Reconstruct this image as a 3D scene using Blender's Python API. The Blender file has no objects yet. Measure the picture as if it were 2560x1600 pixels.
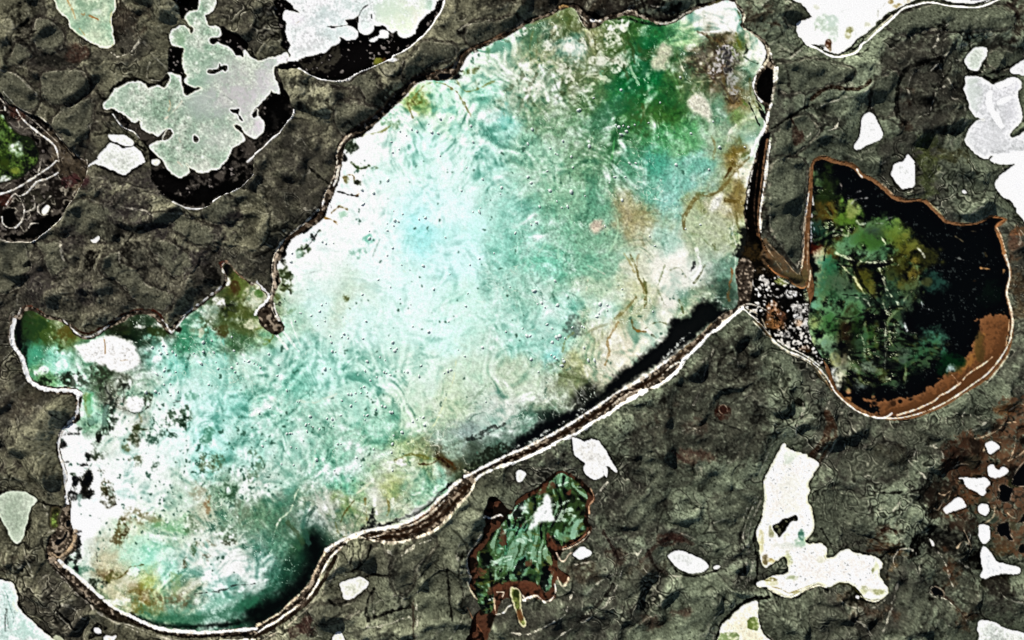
import bpy, math, random
import numpy as np

sc = bpy.context.scene
R = math.radians

# ------------------------------------------------------------------ camera, world, sun, exposure
# 1 world unit = one metre; the frame covers 2560 m x 1600 m of tundra seen from an aircraft straight above.
CAM_H = 3600.0
cam = bpy.data.objects.new('survey_camera', bpy.data.cameras.new('survey_camera'))
sc.collection.objects.link(cam)
cam.location = (0, 0, CAM_H)
cam.rotation_euler = (0, 0, 0)
cam.data.sensor_width = 36.0
cam.data.lens = 36.0 * CAM_H / 2560.0
cam.data.clip_start = 10.0
cam.data.clip_end = 60000.0
sc.camera = cam

SUN_ELEV, SUN_AZ = 40.0, -33.0          # azimuth from north (up in the picture), negative = west of north
SUN_STRENGTH, SKY_STRENGTH = 4.6, 0.05
world = bpy.data.worlds.new('World')
sc.world = world
world.use_nodes = True
wn = world.node_tree.nodes
sky = wn.new('ShaderNodeTexSky')
sky.sky_type = 'NISHITA'
sky.sun_disc = False
sky.sun_elevation = R(SUN_ELEV)
sky.sun_rotation = R(SUN_AZ)
world.node_tree.links.new(sky.outputs[0], wn['Background'].inputs['Color'])
wn['Background'].inputs['Strength'].default_value = SKY_STRENGTH

sun = bpy.data.objects.new('sun', bpy.data.lights.new('sun', 'SUN'))
sc.collection.objects.link(sun)
sun.data.energy = SUN_STRENGTH
sun.data.angle = R(0.5)
sun.data.color = (1.0, 0.965, 0.91)
sun.rotation_euler = (R(90 - SUN_ELEV), 0, R(180 - SUN_AZ))

vs = sc.view_settings
vs.view_transform = 'Standard'
vs.look = 'None'
vs.exposure = 0.0
vs.gamma = 1.0
vs.use_curve_mapping = False

# ------------------------------------------------------------------ survey grid
STEP, MARG = 2.0, 80.0
NX, NY = int((2560 + 2 * MARG) / STEP) + 1, int((1600 + 2 * MARG) / STEP) + 1
gx = (-MARG + STEP * np.arange(NX)).astype(np.float32)
gy = (-MARG + STEP * np.arange(NY)).astype(np.float32)
PX, PY = np.meshgrid(gx, gy)
KX, KY = np.fft.rfftfreq(NX), np.fft.fftfreq(NY)
K2 = (KX[None, :] ** 2 + KY[:, None] ** 2).astype(np.float32)


def nz(scale, seed, ax=1.0, ay=1.0):
    """smooth unit-variance noise; scale in metres"""
    r = np.random.default_rng(seed)
    f = np.fft.rfft2(r.standard_normal((NY, NX)).astype(np.float32))
    s = scale / STEP
    k2 = K2 if ax == ay == 1.0 else ((KX[None, :] * ax) ** 2 + (KY[:, None] * ay) ** 2)
    f *= np.exp(-2 * (np.pi * s * 0.5) ** 2 * k2)
    o = np.fft.irfft2(f, s=(NY, NX)).astype(np.float32)
    return (o - o.mean()) / o.std()


def blur0(a, m):
    return np.fft.irfft2(np.fft.rfft2(a) * np.exp(-2 * (np.pi * m / STEP) ** 2 * K2), s=a.shape).astype(np.float32)


def fbm(scale, seed, n=4, fall=0.6):
    o, a = 0, 1.0
    for i in range(n):
        o = o + a * nz(scale / 2 ** i, seed * 31 + i)
        a *= fall
    return (o - o.mean()) / o.std()


def ss(a, b, x):
    t = np.clip((x - a) / (b - a), 0, 1)
    return t * t * (3 - 2 * t)


N3, N6, N12, N25 = nz(3, 1), nz(7, 2), nz(14, 3), nz(28, 4)
F8, F20, F50, F120 = fbm(16, 5), fbm(40, 6), fbm(100, 7), fbm(240, 8)
WN = np.random.default_rng(9).standard_normal((NY, NX)).astype(np.float32)
W1 = nz(2.6, 10)
N3 = nz(4.2, 11)
RAG = 0.6 * nz(6, 12) + 0.5 * nz(13, 13) + 0.3 * nz(3.5, 14)

TS = 10 / 3.7797


def U(s):
    """survey points: '@cr' picks the 640 x 400 m sheet (column, row), then x,y on that sheet"""
    c = r = 0
    out = []
    for t in s.split():
        if t[0] == '@':
            c, r = int(t[1]), int(t[2])
        else:
            a, b = t.split(',')
            out.append((c * 640 + float(a) * TS, r * 400 + float(b) * TS))
    return np.array(out, np.float32)


def curve(p, closed, sub=4):
    if len(p) < 3:
        return p
    n = len(p)
    o = []
    for i in range(n if closed else n - 1):
        if closed:
            a, b, c, d = p[(i - 1) % n], p[i], p[(i + 1) % n], p[(i + 2) % n]
        else:
            a, b, c, d = p[max(i - 1, 0)], p[i], p[i + 1], p[min(i + 2, n - 1)]
        for k in range(sub):
            t = k / sub
            o.append(0.5 * (2 * b + (c - a) * t + (2 * a - 5 * b + 4 * c - d) * t * t + (3 * b - a - 3 * c + d) * t ** 3))
    if not closed:
        o.append(p[-1])
    return np.array(o, np.float32)


def window(p, m):
    x0, y0 = p.min(0) - m
    x1, y1 = p.max(0) + m
    i0, i1 = max(0, int((x0 + MARG) / STEP)), min(NX, int((x1 + MARG) / STEP) + 2)
    j0, j1 = max(0, int((y0 + MARG) / STEP)), min(NY, int((y1 + MARG) / STEP) + 2)
    if i1 <= i0 or j1 <= j0:
        return None
    return slice(j0, j1), slice(i0, i1)


def dist(p, closed, maxd, sl):
    D = np.full((sl[0].stop - sl[0].start, sl[1].stop - sl[1].start), maxd, np.float32)
    jj, ii = sl[0].start, sl[1].start
    q = np.vstack([p, p[:1]]) if closed else p
    for a, b in zip(q[:-1], q[1:]):
        x0, x1 = min(a[0], b[0]) - maxd, max(a[0], b[0]) + maxd
        y0, y1 = min(a[1], b[1]) - maxd, max(a[1], b[1]) + maxd
        i0, i1 = max(0, int((x0 + MARG) / STEP) - ii), min(D.shape[1], int((x1 + MARG) / STEP) + 2 - ii)
        j0, j1 = max(0, int((y0 + MARG) / STEP) - jj), min(D.shape[0], int((y1 + MARG) / STEP) + 2 - jj)
        if i1 <= i0 or j1 <= j0:
            continue
        X, Y = gx[ii + i0:ii + i1][None, :] - a[0], gy[jj + j0:jj + j1][:, None] - a[1]
        d = b - a
        l2 = float(d @ d) + 1e-9
        t = np.clip((X * d[0] + Y * d[1]) / l2, 0, 1)
        e = np.sqrt((X - t * d[0]) ** 2 + (Y - t * d[1]) ** 2)
        v = D[j0:j1, i0:i1]
        np.minimum(v, e, out=v)
    return D


def inside(p, sl):
    M = np.zeros((sl[0].stop - sl[0].start, sl[1].stop - sl[1].start), bool)
    xs = gx[sl[1]]
    a, b = p, np.roll(p, -1, 0)
    for j in range(M.shape[0]):
        y = gy[sl[0].start + j] + 0.013
        m = (a[:, 1] > y) != (b[:, 1] > y)
        if not m.any():
            continue
        aa, bb = a[m], b[m]
        cr = np.sort(aa[:, 0] + (y - aa[:, 1]) * (bb[:, 0] - aa[:, 0]) / (bb[:, 1] - aa[:, 1]))
        k = np.searchsorted(cr, xs)
        M[j] = k % 2 == 1
    return M


def sdist(p, maxd, sl):
    D = dist(p, True, maxd, sl)
    return np.where(inside(p, sl), D, -D)


# ------------------------------------------------------------------ colour (as it looks in plain daylight) and height
col = np.zeros((NY, NX, 3), np.float32)
zz = np.full((NY, NX), 3.2, np.float32)
reg = np.zeros((NY, NX), np.int16)
wd = np.full((NY, NX), -60.0, np.float32)      # signed distance to water, + inside
REGIONS = [dict(name='ground', kind='structure', label='dark olive tundra ground with old lake scars and hummocks', mat='ground')]
C = lambda *c: np.array(c, np.float32) / 255.0


def mix(sl, c, a):
    col[sl] += (C(*c) - col[sl]) * a[..., None]


def stroke(s, w, c, a=1.0, s_=1.3, rough=0.0, broken=0.0, dz=0.0, mask=None, closed=False, nseed=None):
    p = curve(U(s) if isinstance(s, str) else s, closed)
    m = w + 3 * s_ + 3 * rough + 2
    sl = window(p, m)
    if sl is None:
        return
    D = dist(p, closed, m, sl)
    if rough:
        D = D + rough * RAG[sl]
    A = np.clip((w + s_ - D) / (2 * s_), 0, 1)
    A = A * A * (3 - 2 * A) * a
    if broken:
        A = A * np.clip(1 - broken * (0.5 + 0.6 * N6[sl] + 0.5 * W1[sl]), 0, 1)
    if mask is not None:
        A = A * mask[sl]
    if c is not None:
        mix(sl, c, A)
    if dz:
        zz[sl] += dz * A


def fill(s, c, a=1.0, s_=2.0, rough=1.5, speck=0.0, dz=0.0, mask=None, grow=0.0):
    p = curve(U(s) if isinstance(s, str) else s, True)
    m = s_ * 2 + 3 * rough + 3 + abs(grow)
    sl = window(p, m)
    if sl is None:
        return
    d = sdist(p, m, sl) + grow + rough * RAG[sl]
    A = ss(-s_, s_, d) * a
    if speck:
        A = A * np.clip(1 - speck * (0.5 + 0.7 * N3[sl] + 0.5 * N6[sl]), 0, 1)
    if mask is not None:
        A = A * mask[sl]
    if c is not None:
        mix(sl, c, A)
    if dz:
        zz[sl] += dz * A


def blob(x, y, rx, ry, c, a=1.0, rot=0.0, speck=0.0, hard=0.5, nw=0.35, mask=None, tile=None, dz=0.0):
    """x, y, rx, ry on a sheet (units of U) or, without a sheet, tenths of the overview"""
    if tile is not None:
        X, Y = tile[0] * 640 + x * TS, tile[1] * 400 + y * TS
        rx, ry = rx * TS, ry * TS
    else:
        X, Y, rx, ry = x * 1.0583, y * 1.0583, rx * 1.0583, ry * 1.0583
    mm = max(rx, ry) * 1.9 + 4
    sl = window(np.array([(X, Y)], np.float32), mm)
    if sl is None:
        return
    dx, dy = PX[sl] - X, PY[sl] - Y
    cr, sr = math.cos(R(rot)), math.sin(R(rot))
    d = np.sqrt(((dx * cr + dy * sr) / rx) ** 2 + ((-dx * sr + dy * cr) / ry) ** 2)
    d = d + nw * (0.5 * F8[sl] + 0.45 * F20[sl])
    A = ss(1 + (1 - hard) * 0.7, 1 - (1 - hard) * 0.7, d) * a
    A = A * ss(1.9, 1.5, np.hypot(dx, dy) / max(rx, ry))
    if speck:
        A = A * np.clip(1 - speck * (0.5 + 0.7 * N3[sl] + 0.5 * N6[sl]), 0, 1)
    if mask is not None:
        A = A * mask[sl]
    if c is not None:
        mix(sl, c, A)
    if dz:
        zz[sl] += dz * A


def region(s, name, label, mat, kind=None, cat=None, group=None, water=True, rough=1.0, raw=False):
    """a body of the survey with an outline of its own; returns (slice, signed distance)"""
    p = curve(U(s) if isinstance(s, str) else s, True)
    sl = window(p, 62)
    d = sdist(p, 60, sl) + rough * RAG[sl]
    REGIONS.append(dict(name=name, kind=kind, label=label, cat=cat, group=group, mat=mat))
    reg[sl][d > 0] = len(REGIONS) - 1
    if water:
        np.maximum(wd[sl], d, out=wd[sl])
    return sl, d

# ------------------------------------------------------------------ the tundra ground
east = ss(900, 1750, PX + 0.35 * (PY - 800) + 90 * F120)
west_c, east_c = C(98, 96, 77), C(94, 101, 82)
col[:] = west_c + (east_c - west_c) * east[..., None]
tone = 1 + 0.13 * np.tanh(F50) + .10 * np.tanh(F120) + 0.05 * np.tanh(F20)
col *= tone[..., None]
zz += 0.9 * np.tanh(F120) + 0.5 * np.tanh(F50)

# swirling folds: noise sampled through a warped sheet
def warped(base, amt, sa, sb):
    jx = (np.arange(NX)[None, :] + amt * fbm(110, sa, 3, .5)).astype(int) % NX
    jy = (np.arange(NY)[:, None] + amt * fbm(110, sb, 3, .5)).astype(int) % NY
    return base[jy, jx]


sw1, sw2 = warped(nz(66, 81), 34, 82, 83), warped(nz(28, 84), 26, 85, 86)
zz += blur0(10.5 * sw1 + 1.7 * sw2, 3.2)
col *= (1 + .15 * np.tanh(sw1) + .05 * np.tanh(sw2))[..., None]  # relief shading put into the colour: crests lighter, troughs darker
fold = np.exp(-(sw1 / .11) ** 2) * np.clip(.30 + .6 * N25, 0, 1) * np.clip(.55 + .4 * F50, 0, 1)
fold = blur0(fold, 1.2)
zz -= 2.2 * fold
col *= (1 - .55 * fold)[..., None]  # shade painted along the creases
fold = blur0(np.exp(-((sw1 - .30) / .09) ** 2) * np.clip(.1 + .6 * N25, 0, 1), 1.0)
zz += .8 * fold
col += (C(146, 142, 122) - col) * (.5 * fold)[..., None]  # pale highlight painted on the ridge beside each crease

# thin dark and pale contour lines along the folds
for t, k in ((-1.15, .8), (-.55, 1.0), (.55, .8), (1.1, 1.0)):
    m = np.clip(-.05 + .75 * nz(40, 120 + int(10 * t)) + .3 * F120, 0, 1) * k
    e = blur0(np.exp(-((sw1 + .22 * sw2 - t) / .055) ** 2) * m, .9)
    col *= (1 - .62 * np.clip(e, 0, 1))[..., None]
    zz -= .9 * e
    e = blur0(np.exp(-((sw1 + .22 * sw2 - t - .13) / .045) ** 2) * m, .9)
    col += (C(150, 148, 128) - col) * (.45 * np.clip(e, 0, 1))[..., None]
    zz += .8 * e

# smooth hummocks with hollows of dark, purplish sedge between them; their rims are low steps
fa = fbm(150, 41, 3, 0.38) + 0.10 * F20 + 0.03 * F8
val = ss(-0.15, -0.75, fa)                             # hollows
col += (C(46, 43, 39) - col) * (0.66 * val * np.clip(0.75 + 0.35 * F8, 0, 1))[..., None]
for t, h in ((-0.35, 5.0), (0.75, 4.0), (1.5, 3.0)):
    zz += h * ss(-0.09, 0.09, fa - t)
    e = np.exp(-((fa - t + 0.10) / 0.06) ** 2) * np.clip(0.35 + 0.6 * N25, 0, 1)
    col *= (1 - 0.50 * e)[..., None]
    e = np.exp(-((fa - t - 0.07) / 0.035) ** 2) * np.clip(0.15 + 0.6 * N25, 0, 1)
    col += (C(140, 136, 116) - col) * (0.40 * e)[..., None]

# squirmy pale and dark scrawl of frost cracks in the wetter ground, strongest in the south-east
sq = np.clip(-.25 + 0.65 * nz(130, 47) + 0.75 * ss(1350, 2300, PX + 0.6 * PY - 500) + 0.45 * val, 0, 1)
fc = nz(25, 48) + 0.42 * nz(11, 49)
fl = np.clip(.40 + .55 * N12 + .3 * N6, 0, 1)
for t, k in ((0.0, .55), (0.9, .45)):
    e = np.exp(-((fc - t) / 0.10) ** 2) * sq
    zz += 1.0 * e
    col += (C(166, 162, 140) - col) * (k * e * fl)[..., None]
    e = np.exp(-((fc - t - 0.34) / 0.17) ** 2) * sq
    col *= (1 - 0.6 * e)[..., None]
    zz -= 0.5 * e

# --- mapped hummock patches, hollows and lines
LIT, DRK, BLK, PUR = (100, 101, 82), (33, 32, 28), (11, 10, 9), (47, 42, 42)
fill('@01 -9,80 30,76 60,60 95,52 125,46 150,62 185,80 205,95 212,118 200,124 178,140 165,150 140,144 120,150 60,150 20,142 -9,140', (54, 50, 45), .5, 16, 12, .2)
fill('@00 30,50 60,56 84,66 96,84 108,104 84,128 60,116 40,90 26,64', (48, 43, 39), .6, 14, 12, .2)
fill('@30 110,50 160,30 185,60 195,90 180,120 150,126 120,120 108,90', (46, 44, 38), .7, 14, 12, .2)
fill('@22 150,60 190,20 225,30 240,70 235,130 190,130 140,128 110,110 120,90', (44, 42, 36), .65, 16, 12, .2)
fill('@33 150,60 170,30 190,90 200,130 180,110 160,100', (44, 42, 35), .6, 12, 12, .2)
for s in ('@01 33,80 42,80 55,76 60,82 62,92 65,98 62,105 53,108 48,100 46,90 40,87',
          '@01 -9,82 27,80 28,90 31,98 31,105 25,112 10,122 -9,124',
          '@01 102,92 110,87 115,90 116,98 127,104 135,108 140,116 155,123 166,130 160,138 150,142 130,135 120,122 112,112 104,105',
          '@01 142,78 155,75 165,82 180,92 187,98 180,106 168,111 160,104 150,92',
          '@01 145,52 160,52 175,52 195,60 208,68 209,76 195,80 182,78 165,66 150,60',
          '@01 127,48 138,47 144,52 140,59 132,63 128,58',
          '@01 60,58 78,40 110,45 120,60 105,75 80,72 66,70',
          '@01 195,40 215,36 226,55 212,62 196,55',
          '@00 0,68 18,72 28,82 36,90 38,100 30,106 14,100 0,88',
          '@00 42,72 62,66 80,72 84,90 70,100 48,96',
          '@00 14,48 24,44 32,55 22,62 10,60', '@00 34,20 55,24 62,40 52,50 38,44',
          '@00 52,110 75,100 88,95 84,120 74,140 62,132',
          '@10 80,100 95,96 108,104 116,106 100,120 85,126 74,118',
          '@10 60,80 90,75 108,72 118,85 125,95 110,100 98,84 75,80',
          '@10 140,75 165,60 185,55 190,45 175,40 160,42 150,55 140,62',
          '@10 202,25 225,20 242,18 242,28 215,38 200,40',
          '@30 14,12 24,5 34,6 41,14 30,20 24,26 15,22', '@30 3,60 20,62 35,58 60,60 75,70 70,78 45,84 20,90 6,80',
          '@30 110,20 130,12 160,5 200,8 225,5 228,25 200,30 170,32 150,28 125,35', '@30 208,50 232,48 242,52 240,58 220,66 208,66',
          '@30 100,75 116,70 120,85 116,110 104,105 98,92', '@30 8,120 28,112 40,118 42,128 20,150 4,150',
          '@31 2,4 30,2 36,12 33,60 30,95 24,98 10,80 2,60', '@22 118,108 128,106 135,125 150,140 165,150 112,150',
          '@32 120,100 150,98 180,92 205,100 200,112 180,118 150,122 120,118 110,108', '@32 70,130 90,120 115,118 130,130 120,148 70,150',
          '@23 98,20 125,12 145,20 135,38 128,46 110,48 95,38', '@23 105,80 120,85 118,105 108,118 96,112 98,95',
          '@23 190,20 230,10 232,30 222,48 205,55 190,45', '@33 122,98 145,96 152,100 155,110 148,130 150,140 125,142 120,120',
          '@33 45,15 80,12 95,30 90,55 60,60 44,50', '@33 0,118 40,106 60,115 75,132 90,140 80,150 0,150',
          '@13 132,70 142,66 160,52 168,60 155,80 145,100 134,104 130,90', '@13 108,68 120,62 128,75 126,85 110,88 100,90',
          '@13 52,120 70,117 90,114 104,108 104,118 80,130 60,132', '@33 153,104 168,110 178,120 186,136 165,130 158,118'):
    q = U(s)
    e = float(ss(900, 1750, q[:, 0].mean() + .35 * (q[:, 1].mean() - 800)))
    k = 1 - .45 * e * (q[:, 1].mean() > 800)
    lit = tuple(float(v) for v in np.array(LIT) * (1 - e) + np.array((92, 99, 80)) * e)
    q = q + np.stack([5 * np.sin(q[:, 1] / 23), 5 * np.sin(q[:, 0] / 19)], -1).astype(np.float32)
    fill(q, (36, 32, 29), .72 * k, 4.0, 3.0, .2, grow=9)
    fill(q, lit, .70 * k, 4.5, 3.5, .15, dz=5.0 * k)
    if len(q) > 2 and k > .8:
        stroke(q + np.float32(2.4), 1.2, (150, 146, 124), .55, 1.2, 2.0, .75, closed=True)  # pale lit edge painted in, shifted to the south-east
for x, y, rx, ry, c, a, t in (
        (22, 24, 8, 15, BLK, .75, (0, 0)), (62, 58, 16, 5, DRK, .75, (0, 0)), (115, 37, 9, 5, BLK, .6, (0, 0)), (85, 62, 10, 6, DRK, .5, (0, 0)), (73, 52, 7, 6, (66, 44, 36), .6, (0, 0)),
        (125, 20, 14, 12, (56, 48, 40), .6, (0, 0)), (40, 55, 8, 5, DRK, .4, (0, 0)), (196, 80, 6, 4, DRK, 0, (0, 0)),
        (90, 95, 6, 7, BLK, .85, (0, 1)), (120, 86, 12, 8, BLK, .65, (0, 1)), (105, 70, 8, 6, DRK, .7, (0, 1)), (215, 62, 12, 7, PUR, .7, (0, 1)), (190, 92, 14, 9, PUR, .7, (0, 1)),
        (150, 62, 10, 5, PUR, .7, (0, 1)), (128, 30, 20, 14, PUR, .55, (0, 1)), (72, 22, 8, 5, (58, 32, 36), .8, (0, 1)), (70, 75, 10, 8, PUR, .5, (0, 1)), (38, 115, 12, 16, PUR, .5, (0, 1)),
        (140, 96, 7, 12, DRK, .7, (0, 1)), (85, 125, 8, 6, PUR, .5, (0, 1)), (200, 106, 5, 8, BLK, .7, (0, 1)), (60, 92, 8, 6, DRK, .35, (0, 1)),
        (195, 15, 6, 5, BLK, .8, (1, 0)), (194, 30, 4, 5, BLK, .6, (1, 0)), (127, 77, 10, 12, DRK, .65, (1, 0)), (45, 76, 8, 6, DRK, .6, (1, 0)), (60, 98, 12, 4, DRK, .6, (1, 0)),
        (112, 92, 8, 8, DRK, .4, (1, 0)), (40, 140, 14, 8, DRK, .45, (1, 0)), (225, 5, 16, 6, DRK, .6, (1, 0)), (42, 8, 9, 5, PUR, .7, (1, 1)), (36, 45, 14, 8, (60, 58, 48), .5, (1, 1)),
        (134, 4, 9, 5, BLK, .9, (2, 0)), (100, 6, 40, 9, (34, 30, 26), .75, (2, 0)), (140, 15, 22, 7, (32, 28, 25), .7, (2, 0)), (40, 2, 30, 8, (44, 38, 30), .55, (2, 0)), (232, 22, 10, 12, (40, 26, 20), .6, (2, 0)),
        (160, 29, 4, 6, BLK, .85, (3, 0)), (150, 100, 10, 6, BLK, .6, (3, 0)), (162, 75, 6, 12, BLK, .7, (3, 0)), (180, 80, 10, 8, DRK, .7, (3, 0)), (212, 44, 8, 8, DRK, .7, (3, 0)),
        (232, 18, 6, 20, (38, 26, 22), .6, (3, 0)), (60, 116, 7, 6, DRK, .7, (3, 0)), (25, 124, 4, 8, (45, 24, 20), .6, (3, 0)), (126, 105, 5, 14, (36, 22, 17), .6, (3, 0)), (165, 145, 14, 5, (46, 44, 24), .6, (3, 0)),
        (185, 30, 5, 4, BLK, .5, (3, 1)), (150, 12, 9, 20, (62, 70, 36), .6, (3, 1)), (232, 82, 4, 10, (82, 52, 38), .6, (3, 1)), (236, 120, 8, 18, (72, 52, 32), .5, (3, 1)), (236, 68, 6, 3, (120, 74, 42), .6, (3, 1)),
        (207, 36, 12, 22, (38, 36, 30), .55, (2, 2)), (142, 70, 8, 7, BLK, .6, (2, 2)), (200, 85, 5, 6, (44, 20, 14), .95, (2, 2)), (145, 92, 14, 9, (58, 42, 32), 0.30, (2, 2)), (160, 100, 14, 5, (62, 42, 34), 0.30, (2, 2)),
        (170, 128, 12, 4, (62, 30, 24), 0.42, (2, 2)), (225, 92, 6, 10, BLK, .5, (2, 2)), (115, 130, 6, 16, DRK, .5, (2, 2)), (28, 78, 4, 4, BLK, .95, (3, 2)), (29, 87, 4, 4, BLK, .95, (3, 2)), (14, 60, 12, 20, (46, 48, 38), .4, (3, 2)),
        (75, 95, 20, 6, DRK, .4, (3, 2)), (115, 122, 10, 8, (40, 36, 28), .5, (3, 2)), (168, 122, 5, 5, BLK, .7, (3, 2)),
        (143, 8, 6, 10, DRK, .7, (3, 3)), (139, 58, 4, 9, BLK, .9, (3, 3)), (156, 20, 8, 14, BLK, .6, (3, 3)), (172, 60, 12, 14, BLK, .75, (3, 3)), (190, 60, 5, 9, BLK, .8, (3, 3)), (215, 98, 20, 9, (20, 18, 12), .85, (3, 3)),
        (190, 77, 8, 5, BLK, .8, (3, 3)), (110, 46, 9, 5, (44, 22, 16), 0.48, (3, 3)), (108, 60, 10, 7, (66, 44, 28), .7, (3, 3)), (115, 83, 6, 14, (78, 56, 32), .7, (3, 3)), (80, 110, 16, 6, (66, 40, 26), 0.42, (3, 3)),
        (100, 124, 16, 6, (64, 38, 26), 0.42, (3, 3)), (84, 110, 10, 6, (18, 20, 16), .8, (3, 3)), (160, 106, 7, 5, (10, 8, 6), .95, (3, 3)), (172, 86, 6, 14, (76, 50, 32), .7, (3, 3)), (185, 128, 6, 10, (70, 50, 34), .6, (3, 3)),
        (96, 136, 10, 8, DRK, .7, (3, 3)), (224, 110, 20, 12, (46, 42, 38), .5, (3, 3)), (150, 133, 10, 8, DRK, .5, (3, 3)), (100, 42, 5, 8, DRK, .4, (2, 3)),
        (150, 54, 8, 3, (56, 22, 17), 0.48, (2, 3)), (130, 82, 14, 5, (54, 44, 34), .5, (2, 3)), (96, 70, 8, 5, (48, 36, 30), .7, (2, 3)), (132, 132, 10, 5, (58, 32, 26), 0.42, (2, 3)), (158, 126, 8, 3, (56, 26, 22), 0.42, (2, 3)),
        (70, 85, 12, 6, (46, 34, 26), .5, (2, 3)), (145, 25, 6, 6, DRK, .6, (2, 3)), (96, 12, 4, 14, DRK, .6, (2, 3)), (135, 75, 5, 9, DRK, 0.5, (1, 3)), (127, 145, 8, 6, DRK, .5, (1, 3)), (45, 139, 8, 6, (46, 26, 24), .7, (1, 3)),
        (20, 80, 14, 8, (60, 52, 44), .4, (0, 2)), (10, 140, 16, 12, (58, 52, 48), .5, (0, 2)), (40, 10, 18, 8, (48, 44, 38), .4, (0, 3)), (10, 82, 14, 10, (56, 48, 40), .5, (0, 3))):
    if a:
        blob(x, y, rx * 1.05, ry * 1.05, c, min(1, a * 1.1), tile=t, dz=-1.0 * a, nw=1.0, hard=.25, speck=.3)

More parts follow.
